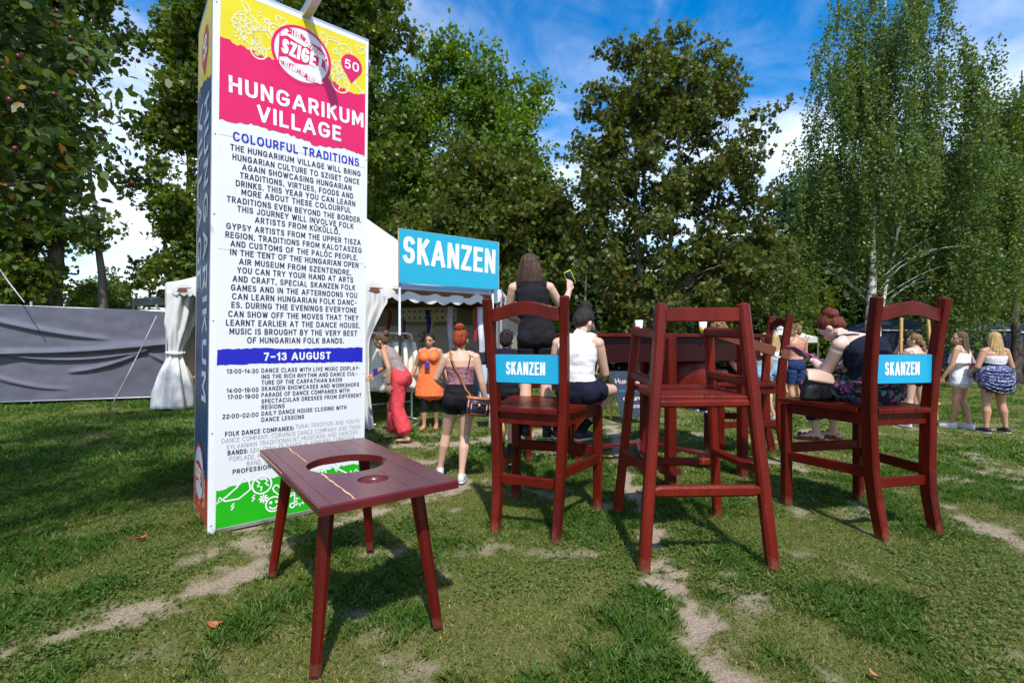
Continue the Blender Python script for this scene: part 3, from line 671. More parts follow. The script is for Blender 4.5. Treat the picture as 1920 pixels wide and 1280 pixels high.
def _caps():
    A = _arc; g = {}
    def d(ch, w, *st): g[ch] = (w, [(p[0], True) if isinstance(p, tuple) else (p, False) for p in st])
    d(' ', .34); d('?', .4)
    d('A', .78, [(0, 0), (.36, 1), (.42, 1), (.78, 0)], [(.13, .30), (.65, .30)])
    d('B', .58, [(.34, .53), (0, .53), (0, 0), (.32, 0)] + A(.34, .265, .24, .265, -90, 90)[1:], [(0, .53), (0, 1), (.30, 1)] + A(.30, .765, .22, .235, 90, -90)[1:])
    d('C', .70, A(.38, .5, .38, .5, 42, 318, 14))
    d('D', .64, (A(.28, .5, .36, .5, -90, 90, 10) + [(0, 1), (0, 0)],))
    d('E', .50, [(.50, 1), (0, 1), (0, 0), (.50, 0)], [(0, .52), (.44, .52)])
    d('F', .48, [(.48, 1), (0, 1), (0, 0)], [(0, .50), (.42, .50)])
    d('G', .74, A(.38, .5, .38, .5, 40, 345, 14) + [(.74, .46), (.42, .46)])
    d('H', .62, [(0, 0), (0, 1)], [(.62, 0), (.62, 1)], [(0, .52), (.62, .52)])
    d('I', .0, [(0, 0), (0, 1)])
    d('J', .44, [(.44, 1), (.44, .28)] + A(.22, .24, .22, .24, 0, -165, 8)[1:])
    d('K', .58, [(0, 0), (0, 1)], [(.56, 1), (.03, .47)], [(.20, .62), (.58, 0)])
    d('L', .46, [(0, 1), (0, 0), (.46, 0)])
    d('M', .78, [(0, 0), (0, 1), (.05, 1), (.39, .25), (.73, 1), (.78, 1), (.78, 0)])
    d('N', .64, [(0, 0), (0, 1), (.04, 1), (.60, 0), (.64, 0), (.64, 1)])
    d('O', .78, (A(.39, .5, .39, .5, 0, 342, 19),))
    d('P', .56, [(0, 0), (0, 1), (.30, 1)] + A(.30, .72, .26, .28, 90, -90)[1:] + [(0, .44)])
    d('Q', .78, (A(.39, .5, .39, .5, 0, 342, 19),), [(.48, .25), (.76, -.02)])
    d('R', .58, [(0, 0), (0, 1), (.30, 1)] + A(.30, .73, .26, .27, 90, -90)[1:] + [(0, .46)], [(.30, .46), (.58, 0)])
    d('S', .56, A(.28, .745, .26, .255, 25, 262, 9) + A(.28, .26, .28, .26, 82, -160, 9))
    d('T', .60, [(0, 1), (.60, 1)], [(.30, 1), (.30, 0)])
    d('U', .62, [(0, 1), (0, .36)] + A(.31, .34, .31, .34, 180, 360, 10)[1:] + [(.62, 1)])
    d('V', .72, [(0, 1), (.34, 0), (.38, 0), (.72, 1)])
    d('W', 1.02, [(0, 1), (.24, 0), (.28, 0), (.49, .9), (.53, .9), (.74, 0), (.78, 0), (1.02, 1)])
    d('X', .62, [(0, 1), (.62, 0)], [(0, 0), (.62, 1)])
    d('Y', .66, [(0, 1), (.33, .46), (.66, 1)], [(.33, .46), (.33, 0)])
    d('Z', .56, [(0, 1), (.56, 1), (.56, .96), (0, .04), (0, 0), (.56, 0)])
    d('i', .0, [(0, 0), (0, .62)], [(0, .86), (0, 1.0)])
    d('0', .62, (A(.31, .5, .31, .5, 0, 342, 19),))
    d('1', .26, [(0, .78), (.26, 1), (.26, 0)])
    d('2', .52, A(.26, .73, .26, .27, 165, -20, 8) + [(0, .03), (0, 0), (.52, 0)])
    d('3', .54, A(.26, .76, .24, .24, 160, -80, 8) + A(.26, .27, .28, .27, 80, -160, 8))
    d('4', .56, [(.40, 0), (.40, 1), (0, .30), (0, .26), (.56, .26)])
    d('5', .54, [(.50, 1), (.07, 1), (.04, .53), (.12, .60)] + A(.26, .32, .28, .32, 85, -135, 10))
    d('7', .52, [(0, 1), (.52, 1), (.52, .94), (.16, 0)])
    d('9', .58, (A(.29, .69, .29, .31, 0, 342, 14),), A(.29, .5, .29, .5, 20, -140, 10))
    d('.', .0, [(0, 0), (0, .04)]); d(',', .04, [(.04, .04), (0, -.14)]); d(':', .0, [(0, .14), (0, .18)], [(0, .62), (0, .66)])
    d('-', .26, [(0, .48), (.26, .48)]); d('–', .50, [(0, .46), (.50, .46)]); d('•', .06, [(0, .5), (.06, .5)])
    for ch, b, acc in (('Ü', 'U', [[(.18, 1.28), (.18, 1.32)], [(.44, 1.28), (.44, 1.32)]]), ('Ő', 'O', [[(.26, 1.2), (.34, 1.42)], [(.50, 1.2), (.58, 1.42)]]), ('Ó', 'O', [[(.34, 1.2), (.46, 1.42)]]), ('É', 'E', [[(.22, 1.2), (.34, 1.42)]]), ('Á', 'A', [[(.36, 1.2), (.48, 1.42)]])):
        g[ch] = (g[b][0], g[b][1] + [(p, False) for p in acc])
    return g
CAPS = _caps()
class Plane:
    """a flat printed face: o origin, u to the right, v up, n towards the reader"""
    def __init__(s, o, u, v, n=None):
        s.o, s.u, s.v = Vector(o), Vector(u).normalized(), Vector(v).normalized()
        s.n = s.u.cross(s.v).normalized() if n is None else Vector(n)
    def pt(s, a, b, h=0.0): return s.o + s.u * a + s.v * b + s.n * h
    def uv(s, px, py):                               # where the photograph's pixel falls on the face, in metres
        d = Vector(((px - CX) / F_PX, 1, (CY - py) / F_PX)); e = Vector((0, 0, EYE))
        t = (s.o - e).dot(s.n) / d.dot(s.n); q = e + d * t - s.o
        k = s.u.dot(s.v); a, b = q.dot(s.u), q.dot(s.v); return (a - k * b) / (1 - k * k), (b - k * a) / (1 - k * k)
    def poly(s, mb, pts, h):
        k = len(mb.v); mb.v += [s.pt(a, b, h) for a, b in pts]; mb.face(tuple(range(k, k + len(pts))))
    def text(s, mb, body, p0, p1, cap, h, bold=0.0, rot=0.0, space=1.0, weight=None):
        """block lettering drawn with strokes of one width between p0 and p1 (left and right end, at mid cap height)"""
        w = cap * (weight if weight is not None else 0.150 + 1.2 * bold)
        dx, dy = p1[0] - p0[0], p1[1] - p0[1]; L_ = math.hypot(dx, dy); ex, ey = dx / L_, dy / L_
        gap = 0.0
        items = [CAPS.get(ch, CAPS['?']) for ch in body]
        adv = sum(g[0] for g in items); k = len(body) - 1
        gs = 0.22 * space                                # gap between letters, in glyph units (on top of the stroke)
        # x scale so that glyph widths + gaps + one stroke width per letter fill the line
        nl = sum(1 for g in items if g[1])
        sx = (L_ - w * nl) / max(adv + gs * k, 1e-6)
        if sx < 0.02 * cap: sx = 0.02 * cap
        x = 0.0; lay = 0
        for g in items:
            wd, strokes = g
            for st, closed in strokes:
                pts = [(x + w / 2 + a * sx, (b - .5) * (cap - w)) for a, b in st]
                s.stroke(mb, [(p0[0] + ex * a - ey * b, p0[1] + ey * a + ex * b) for a, b in pts], w, h + 0.0006 * (lay % 2), closed, True); lay += 1
            x += wd * sx + gs * sx + (w if strokes else 0)
    def script(s, mb, body, p0, p1, cap, h, bold=0.0):
        V, Fc = glyphs(body, bold)
        x0, x1 = min(v[0] for v in V), max(v[0] for v in V)
        dx, dy = p1[0] - p0[0], p1[1] - p0[1]; L_ = math.hypot(dx, dy); ex, ey = dx / L_, dy / L_
        vs_ = []
        for x, y in V:
            a = (x - x0) / (x1 - x0) * L_; b = (y / 0.71 - 0.5) * cap
            vs_.append(s.pt(p0[0] + ex * a - ey * b, p0[1] + ey * a + ex * b, h))
        mb.add(vs_, Fc)
    def stroke(s, mb, pts, w, h, closed=False, miter=False):
        if len(pts) < 2: return
        pts = [Vector((a, b, 0)) for a, b in pts]; n = len(pts); le, ri = [], []
        if miter and not closed:
            e0 = pts[0] - pts[1]; e1 = pts[-1] - pts[-2]
            if e0.length > 1e-9: pts[0] = pts[0] + e0.normalized() * w * .5
            if e1.length > 1e-9: pts[-1] = pts[-1] + e1.normalized() * w * .5
        def nd(a, b):
            d = b - a; return d.normalized() if d.length > 1e-9 else Vector((1, 0, 0))
        for i in range(n):
            d0 = nd(pts[i - 1], pts[i]) if closed or i else None
            d1 = nd(pts[i], pts[(i + 1) % n]) if closed or i < n - 1 else None
            d = (d0 or d1) + (d1 or d0); d = d.normalized() if d.length > 1e-6 else (d0 or d1)
            m = Vector((-d.y, d.x, 0)) * w / 2
            if miter and d0 is not None and d1 is not None:
                c = max(.42, abs(d.dot(d0))); m = m / c
            le.append(pts[i] + m); ri.append(pts[i] - m)
        for i in range(n if closed else n - 1):
            j = (i + 1) % n
            hh = h + (i % 4) * 0.00012 if miter else h
            mb.quad(*(s.pt(q.x, q.y, hh) for q in (ri[i], ri[j], le[j], le[i])))
def circ(cx, cy, r, n=24, a0=0, a1=360, ry=None):
    return [(cx + r * math.cos(R(a0 + (a1 - a0) * i / n)), cy + (ry or r) * math.sin(R(a0 + (a1 - a0) * i / n))) for i in range(n + (0 if abs(a1 - a0) == 360 else 1))]
def torn(pts, amp, r, step=0.02):
    out = []
    for (a, b), (c, d) in zip(pts[:-1], pts[1:]):
        n = max(2, int(math.hypot(c - a, d - b) / step))
        for i in range(n): out.append((a + (c - a) * i / n + r.uniform(-amp, amp) * 0.5, b + (d - b) * i / n + r.uniform(-amp, amp)))
    out.append(pts[-1]); return out
def doodle(pl, mb, kind, x, y, s, h, w, rot=0.0):
    co, si = math.cos(rot), math.sin(rot)
    def D(pts, closed=False): pl.stroke(mb, [(x + (a * co - b * si) * s, y + (a * si + b * co) * s) for a, b in pts], w, h, closed)
    if kind == 'flower':
        for k in range(8): D([(0.62 * math.cos(k * .785) + .3 * math.cos(t), 0.62 * math.sin(k * .785) + .3 * math.sin(t)) for t in (i * .785 for i in range(8))], True)
        D(circ(0, 0, .28, 10), True)
    elif kind == 'note': D([(-.5, -.6), (-.5, .7), (.6, .9), (.6, -.4)]); D([(-.5, .45), (.6, .65)]); D(circ(-.72, -.65, .24, 10), True); D(circ(.38, -.45, .24, 10), True)
    elif kind == 'heart': D([(0, -.7), (-.6, -.1), (-.75, .3), (-.5, .6), (-.2, .55), (0, .25), (.2, .55), (.5, .6), (.75, .3), (.6, -.1)], True)
    elif kind == 'star':
        for k in range(4): D([(-.6 * math.cos(k * .785), -.6 * math.sin(k * .785)), (.6 * math.cos(k * .785), .6 * math.sin(k * .785))])
    elif kind == 'arrow': D([(-.8, .5), (.8, -.5)]); D([(.35, -.55), (.8, -.5), (.7, -.05)]); D([(-.8, .5), (-1.0, .9), (-.6, .85), (-.35, .5), (-.6, .1)], True)
    elif kind == 'smile': D(circ(0, 0, .8, 20), True); D(circ(0, -.05, .45, 8, 200, 340)); D(circ(-.3, .2, .09, 6), True); D(circ(.3, .2, .09, 6), True)
    elif kind == 'leaf': D([(0, -1), (0, .1)]); D([(0, .1), (-.4, .5), (0, 1), (.4, .5)], True); D([(0, -.5), (.5, -.1), (.6, -.6)], True)
    elif kind == 'balloon': D(circ(0, .1, .8, 20, 0, 360, .95), True); D(circ(0, .1, .55, 6, 20, 80)); D([(0, -.85), (.1, -1.3)])
    elif kind == 'globe': D(circ(0, 0, .85, 22), True); D([(-.5, .5), (-.2, .2), (-.4, -.1), (0, -.2), (-.1, -.6)]); D([(.2, .6), (.5, .3), (.3, .1), (.6, -.2)])
    elif kind == 'bolt': D([(.2, .5), (-.2, .05), (.2, -.05), (-.2, -.5)])
    elif kind == 'rainbow':
        for q in (.9, .65, .4): D(circ(0, -.4, q, 12, 0, 180))
    elif kind == 'bird': D([(-1, -.6), (-.4, -.2), (.2, .3), (.6, .9), (.9, .6), (1, 0), (.3, -.5), (-.5, -.5), (-.8, -.2)], True)
    elif kind == 'sun':
        for k in range(8): D([(.35 * math.cos(k * .785), .35 * math.sin(k * .785)), (.75 * math.cos(k * .785), .75 * math.sin(k * .785))])
# ---------------------------------------------------------------- tarpaulin fence
def fence():
    a, b2 = Vector((-17.5, 9.2, 0)), Vector((-7.75, 12.9, 0))
    root = thing('tarpaulin_fence', a, 'long grey tarpaulin fence with sagging folds, left of the white tent', 'fence')
    n, m = 170, 120; L_ = (b2 - a).length; d = (b2 - a).normalized(); nn = Vector((d.y, -d.x, 0))
    rows = []
    for j in range(m + 1):
        row = []
        for i in range(n + 1):
            s, t = i / n, j / m; x = s * L_
            zt = 2.52 - 0.028 * x + 0.02 * math.sin(x * 1.7)
            z = 0.10 + (zt - 0.10) * t
            def fold(x0, z0, x1, z1, sag, w, amp):
                if x < x0 or x > x1: return 0
                q = (x - x0) / (x1 - x0); zz = z0 + (z1 - z0) * q - sag * 4 * q * (1 - q)
                e = (z - zz) / w
                if e < 0: e *= 1.7
                return amp * math.exp(-e * e) * math.sin(math.pi * min(1, max(0.0, q))) ** 0.4
            off = 0.10 * math.exp(-((z - (1.42 - 0.012 * (x - 6) ** 2 * 0.3)) / 0.10) ** 2) * (0.5 + 0.5 * math.sin(x * 0.6 + 1))
            off += fold(4.8, 2.35, 8.0, 1.55, 0.12, 0.07, 0.08) + fold(3.0, 1.5, 9.9, 1.55, 0.30, 0.07, 0.13) + fold(5.2, 1.42, 8.9, 1.30, 0.30, 0.055, 0.085)
            off += fold(7.2, 0.75, 8.9, 1.33, 0.12, 0.06, 0.08) + fold(8.7, 1.33, 9.7, 0.8, 0.1, 0.05, 0.06) + fold(5.0, 1.2, 7.2, 0.35, 0.2, 0.06, 0.05) + fold(0, 1.8, 4.6, 1.6, .3, .08, .09)
            off += 0.03 * mnoise.noise(Vector((x * 0.8, z * 1.3, 2))) + 0.012 * mnoise.noise(Vector((x * 3, z * 4, 5)))
            p = a + d * x + nn * (off * 1.05 + 0.05) + Vector((0, 0, z))
            row.append(p)
        rows.append(row)
    mb = MB(); mb.rings(rows, cap=False, closed=False)
    mb.build('tarpaulin', M['tarp'], root, True)
    mb = MB()
    mb.tube([a + Vector((0, 0, 2.50)), b2 + Vector((0, 0, 2.24))], 0.022, 8); mb.tube([a + nn * .05 + Vector((0, 0, .09)), b2 + nn * .05 + Vector((0, 0, .09))], 0.02, 8)
    mb.build('rail', M['steel'], root)
    for q in (0.1, 0.36, 0.62, 0.86):
        p = a.lerp(b2, q); mb = MB(); mb.tube([p - nn * .06 + Vector((0, 0, -0.1)), p - nn * .06 + Vector((0, 0, 2.45))], 0.024, 8); mb.build('post', M['steel'], root)
fence()
def guy_rope(p0, p1, label, stake=True):
    root = thing('guy_rope', p1, label, 'rope')
    mb = MB(); mb.tube([p0, (Vector(p0) + Vector(p1)) / 2 + Vector((0, 0, -0.03)), p1], 0.012, 6); mb.build('rope', M['rope'], root, True)
    if stake:
        mb = MB(); d = (Vector(p0) - Vector(p1)).normalized(); q = Vector(p1)
        mb.tube([q + d * 0.05, q + d * 0.38], 0.022, 6); mb.build('ratchet', M['steel'], root, True)
        mb = MB(); mb.tube([q - Vector((d.x, 0, 0)) * 0.1 + Vector((0, 0, -.15)), q + Vector((0, 0, 0.07))], 0.016, 6); mb.ball(q + Vector((0, 0, .07)), .03, nu=8, nv=6); mb.build('stake', M['wood_brown'], root, True)
guy_rope(P(294, 592, 11.0), G(204, 771), 'thin pale guy rope with ratchet, staked into the grass before the grey fence')
guy_rope(P(-12, 488, 11.6), P(46, 567, 10.95), 'short pale rope slanting down to the fence top at the left edge', False)
# ---------------------------------------------------------------- tents
TL, TM, TR = Vector((-7.66, 10.72, 0)), Vector((-2.52, 7.95, 0)), Vector((-0.22, 9.6, 0))
TB1, TB2 = Vector((0.25, 13.2, 0)), Vector((-6.4, 15.2, 0))
PEAK = Vector((-3.9, 11.3, 4.75))
EAV = {0: 2.80, 1: 2.52, 2: 2.52, 3: 2.55, 4: 2.80}
POLY = [TL, TM, TR, TB1, TB2]
def pavilion():
    root = thing('pavilion_tent', TM, 'large white pavilion tent with scalloped valance behind the tower and teal sign', 'tent')
    E_ = [p + Vector((0, 0, EAV[i])) for i, p in enumerate(POLY)]
    mb = MB()
    n, m = 22, 14
    for i in range(5):
        a, b2 = E_[i], E_[(i + 1) % 5]; rows = []
        for j in range(m + 1):
            t = j / m; row = []
            for k in range(n + 1):
                s = k / n; e = a.lerp(b2, s); p = e.lerp(PEAK, t)
                p.z -= 0.30 * math.sin(math.pi * t) ** 0.8 * (1 - 0.25 * t)          # tensioned canvas sags inwards
                p.z -= 0.10 * math.sin(math.pi * s) * (1 - t) ** 2
                p.z += 0.014 * mnoise.noise(p * 2.2)
                row.append(p)
            rows.append(row)
        mb.rings(rows, cap=False, closed=False)
    mb.build('roof', M['canvas'], root, True)
    mb = MB()
    for i in (0, 1, 2, 4):
        a, b2 = E_[i], E_[(i + 1) % 5]; L_ = (b2 - a).length; ns = max(6, int(L_ / 0.27)); d = (b2 - a).normalized(); nn = Vector((d.y, -d.x, 0))
        top, bot = [], []
        for k in range(ns * 8 + 1):
            s = k / (ns * 8); ph = (k % 8) / 8
            p = a.lerp(b2, s); p.z -= 0.10 * math.sin(math.pi * s)
            w = 0.20 + 0.055 * math.sin(math.pi * ph)
            o = nn * (0.02 + 0.02 * math.sin(s * 40 + i))
            top.append(p + Vector((0, 0, 0.01))); bot.append(p + o - Vector((0, 0, w)))
        mb.rings([top, [(p + q) / 2 + nn * 0.02 for p, q in zip(top, bot)], bot], cap=False, closed=False)
    o = mb.build('valance', M['canvas'], root, True)
    for i in range(5):
        mb = MB(); mb.tube([POLY[i] + Vector((0, 0, -.05)), E_[i] - Vector((0, 0, .02))], 0.028, 8); mb.build('pole', M['steel'], root)
    mb = MB()
    for i in range(5):
        a, b2 = E_[i] - Vector((0, 0, .16)), E_[(i + 1) % 5] - Vector((0, 0, .16)); mb.beam([a, b2], (0.05, 0.09))
    c = (E_[1] + E_[2]) / 2
    mb.beam([E_[2] - Vector((0, 0, .2)), E_[4] + Vector((0, 0, -.3))], (0.07, 0.13)); mb.beam([E_[1] - Vector((0, 0, .2)), E_[3] + Vector((0, 0, -.3))], (0.07, 0.13))
    mb.build('roof_beam', M['wood_brown'], root)
    # inner back walls
    mb = MB()
    for i in (2, 3, 4):
        a, b2 = POLY[i].lerp(Vector((-3.5, 11.5, 0)), 0.03), POLY[(i + 1) % 5].lerp(Vector((-3.5, 11.5, 0)), 0.03); rows = []
        for j in range(5):
            rows.append([a.lerp(b2, k / 40) + Vector((0, 0, 0.03 + 2.5 * j / 4)) + Vector((0.03 * math.sin(k * 1.3), 0.03 * math.sin(k * 1.3), 0)) for k in range(41)])
        mb.rings(rows, cap=False, closed=False)
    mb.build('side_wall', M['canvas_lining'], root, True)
    # gathered curtains at the two front corners
    def curtain(base, top, tie, spread, nm_seed, lean):
        r = random.Random(nm_seed); n = 64; rows = []
        for j in range(31):
            t = j / 30; z = 0.03 + (top - 0.03) * t
            g = abs(z - tie)
            rad = 0.15 + (0.30 * (1 - math.exp(-(max(0, tie - z) / 0.55) ** 1.6)) if z < tie else 0.17 * (1 - math.exp(-(g / 0.5) ** 1.6)))
            c = Vector(base) + Vector((lean[0] * (z - tie) * (1 if z > tie else 0.15), lean[1] * (z - tie) * (1 if z > tie else .15), z))
            row = []
            for k in range(n):
                th = 2 * math.pi * k / n
                f = 1 + 0.16 * math.sin(7 * th + 1.5 * math.sin(z * 1.7)) + 0.10 * math.sin(12 * th + 2 + z) + 0.14 * mnoise.noise(Vector((math.cos(th) * 2, math.sin(th) * 2, z * 2.2 + nm_seed))) + 0.10 * mnoise.noise(Vector((math.cos(th) * 5, math.sin(th) * 5, z * 6 + nm_seed)))
                if abs(z - tie) < 0.07: f = 1 + (f - 1) * .4; 
                row.append(c + Vector((math.cos(th) * rad * f * spread, math.sin(th) * rad * f * 0.75, 0.02 * math.sin(3 * th) if j == 0 else 0)))
            rows.append(row)
        mb = MB(); mb.rings(rows); return mb
    cb = curtain(G(322, 768) + Vector((0.0, .12, 0)), 2.62, 1.24, .86, 3, (0.15, 0.02)); o = cb.build('curtain', M['canvas'], root, True)
    mb = MB(); c = G(322, 768) + Vector((0, .12, 1.24)); mb.tube([c + Vector((0.165 * math.cos(t), 0.145 * math.sin(t), 0.01 * math.sin(2 * t))) for t in np.linspace(0, 6.283, 25)], 0.035, 8); mb.build('tie_band', M['canvas'], o, True)
    # the sheet that hangs in a swoop beside the tower
    base = P(693, 640, 8.0); base.z = 0
    rows = []
    for j in range(25):
        t = j / 24; z = 0.06 + 2.34 * t
        wid = 0.02 + 0.07 * math.exp(-((z - 0.0) / 0.5) ** 2) + 0.30 * smooth(1.40, 2.30, z)
        row = []
        for k in range(25):
            s = k / 24
            row.append(base + Vector((-0.25 + (0.25 + wid) * s, 0.06 * math.sin(s * 22 + z) + 0.03 * mnoise.noise(Vector((s * 5, z * 3, 1))) - 0.05 * s, z - 0.18 * s * smooth(2.0, 2.4, z))))
        rows.append(row)
    mb = MB(); mb.rings(rows, cap=False, closed=False); mb.build('curtain', M['canvas'], root, True)
pavilion()
def ridge_tent(name, label, corners, zs, peak, mt, group=None, wall=False, top2=None):
    root = thing(name, corners[0], label, 'tent', group)
    mb = MB(); n = len(corners); E_ = [Vector(c) + Vector((0, 0, zs)) for c in corners]
    for i in range(n):
        a, b2 = E_[i], E_[(i + 1) % n]; rows = []
        for j in range(7):
            t = j / 6; row = []
            for k in range(9):
                p = a.lerp(b2, k / 8).lerp(Vector(peak), t); p.z -= 0.12 * math.sin(math.pi * t); row.append(p)
            rows.append(row)
        mb.rings(rows, cap=False, closed=False)
    for i in range(n):
        a, b2 = E_[i], E_[(i + 1) % n]; mb.quad(a, b2, b2 - Vector((0, 0, .25)), a - Vector((0, 0, .25)))
    mb.build('roof', mt, root, True)
    for c in corners:
        mb = MB(); mb.tube([c, Vector(c) + Vector((0, 0, zs))], 0.03, 6); mb.build('pole', M['steel'], root)
    if wall:
        mb = MB()
        for i in range(1, n): mb.quad(corners[i], corners[(i + 1) % n], E_[(i + 1) % n], E_[i])
        mb.build('side_wall', mt, root)
    return root
c = P(250, 640, 17.5); c.z = 0
ridge_tent('canopy_tent', 'blue grey tent with a shallow roof, half behind the fence and the white pavilion', [c, c + Vector((4.2, -.6, 0)), c + Vector((4.8, 3.6, 0)), c + Vector((.6, 4.2, 0))], 3.05, c + Vector((2.4, 1.8, 3.95)), M['grey_canvas'])
c = P(1447, 640, 22); c.z = 0
ridge_tent('gazebo', 'small white peaked gazebo across the meadow', [c, c + Vector((2.1, 0, 0)), c + Vector((2.1, 2, 0)), c + Vector((0, 2, 0))], 1.70, c + Vector((1.05, 1.0, 2.42)), M['canvas'])
# ---- what hangs and stands in the pavilion
M['shirt'] = mat('cream_linen', (0.76, 0.72, 0.64), 0.85, 0.08, 6, 0.4, 14, sheen=0.2)
def clothes_rack():
    a, b2 = P(690, 624, 8.75), P(772, 624, 9.35)
    d = (b2 - a); d.z = 0; L_ = d.length; d.normalize(); nn = Vector((d.y, -d.x, 0)); z = a.z
    root = thing('clothes_rack', (a.x, a.y, 0), 'white tubular clothes rack inside the pavilion, hung with cream shirts', 'clothes rack')
    A = Vector((a.x, a.y, 0))
    mb = MB()
    mb.tube([A + Vector((0, 0, .05)), A + Vector((0, 0, z - .08)), A + d * .03 + Vector((0, 0, z - .02)), A + d * .1 + Vector((0, 0, z)), A + d * (L_ - .1) + Vector((0, 0, z)), A + d * (L_ - .03) + Vector((0, 0, z - .02)), A + d * L_ + Vector((0, 0, z - .08)), A + d * L_ + Vector((0, 0, .05))], 0.02, 8)
    mb.tube([A + Vector((0, 0, .35)), A + d * L_ + Vector((0, 0, .35))], 0.016, 8)
    for q in (0, L_): mb.tube([A + d * q - nn * .28 + Vector((0, 0, .03)), A + d * q + nn * .28 + Vector((0, 0, .03))], 0.02, 8)
    mb.build('frame', M['white_steel'], root, True)
    names = ('at the left end of the rack', 'second from the left end of the rack', 'beside the bending woman\'s shoulder', 'behind the tent pole', 'second from the right end of the rack', 'at the right end of the rack')
    for i in range(6):
        c = A + d * (0.10 + (L_ - 0.2) * i / 5) + Vector((0, 0, z)); r = random.Random(i)
        rot = r.uniform(-.35, .35); wdir = (nn * math.cos(rot) + d * math.sin(rot)).normalized(); fd = Vector((0, 0, 1)).cross(wdir)
        h = thing('hung_shirt', c, 'cream embroidered shirt on a wooden hanger, ' + names[i], 'shirt', 'shirts on the clothes rack')
        mb = MB(); rows = []
        ln = r.uniform(0.80, 0.98)
        for j in range(13):
            t = j / 12; zz = -0.10 - ln * t; w = 0.22 * min(1, 0.25 + t * 7) * (1 + 0.22 * t); row = []
            for k in range(28):
                th = 2 * math.pi * k / 28
                f = 1 + 0.14 * math.sin(5 * th + i + 1.5 * t)
                row.append(c + wdir * math.cos(th) * w + fd * math.sin(th) * 0.05 * f * (1 + t) + Vector((0, 0, zz - 0.10 * abs(math.cos(th)) * (1 - t) + .02 * math.sin(4 * th))))
            rows.append(row)
        mb.rings(rows)
        body = mb.build('shirt_body', M['shirt'], h, True)
        for s in (-1, 1):
            mb = MB(); mb.loft([c + wdir * s * .19 + Vector((0, 0, -.19)), c + wdir * s * .27 + Vector((0, 0, -.45)), c + wdir * s * .285 + Vector((0, 0, -.78))], [(.06, .05), (.07, .045), (.085, .05)], wdir, 12); mb.build('sleeve', M['shirt'], h, True)
        mb = MB(); mb.tube([c + wdir * -.21 + Vector((0, 0, -.17)), c + Vector((0, 0, -.055)), c + wdir * .21 + Vector((0, 0, -.17))], 0.012, 6); mb.tube([c + Vector((0, 0, -.055)), c + Vector((0, 0, 0.0)), c + fd * .02 + Vector((0, 0, .035)), c + Vector((0, 0, .05))], 0.005, 6); mb.build('hanger', M['wood_light'], h, True)
clothes_rack()
def ribbon(px, py0, py1, dpt, w, col, label, fold=0.0, tail=None):
    r = random.Random(int(px)); a, b2 = P(px, py0, dpt), P(px, py1, dpt)
    root = thing('hung_ribbon', a, label, 'ribbon', 'ribbons hung up in the pavilion')
    mb = MB(); rows = []
    for j in range(15):
        t = j / 14; p = a.lerp(b2, t); p += Vector((0.02 * math.sin(t * 5 + px) + fold * t, 0.03 * math.sin(t * 7), 0))
        rows.append([p + Vector((w * (s - .5), 0.012 * math.sin(s * 9 + t * 3), 0)) for s in np.linspace(0, 1, 7)])
    mb.rings(rows, cap=False, closed=False)
    o = mb.build('cloth', M.setdefault('rib' + label[:6], mat('ribbon_cloth', col, 0.8, 0.2, 14, 0.2)), root, True)
    mb = MB(); mb.tube([a + Vector((-w * .5, -.015, .0)), a + Vector((w * .5, -.015, 0))], 0.012, 6); mb.build('rod', M['wood_brown'], root)
ribbon(729, 583, 628, 10.6, 0.09, (0.25, 0.012, 0.015), 'dark red ribbon hanging above the clothes rack')
ribbon(756, 600, 640, 10.5, 0.07, (0.16, 0.02, 0.10), 'plum coloured ribbon hanging just right of the tent pole', 0.08)
ribbon(803, 581, 646, 10.4, 0.10, (0.012, 0.02, 0.20), 'deep blue ribbon hanging above the woman in orange')
ribbon(810, 584, 626, 10.35, 0.06, (0.45, 0.36, 0.12), 'yellow ribbon hanging beside the deep blue one')
ribbon(845, 574, 653, 9.9, 0.12, (0.48, 0.46, 0.62), 'pale lilac embroidered ribbon left of the red haired woman\'s head')
ribbon(896, 574, 640, 9.6, 0.06, (0.42, 0.03, 0.06), 'narrow red ribbon beside the white embroidered bands', -0.08)
ribbon(902, 575, 660, 9.55, 0.11, (0.56, 0.56, 0.70), 'broad white embroidered band hanging by the tent\'s right front pole')
ribbon(889, 577, 630, 9.8, 0.04, (0.24, 0.26, 0.02), 'thin olive green ribbon at the right front of the tent')
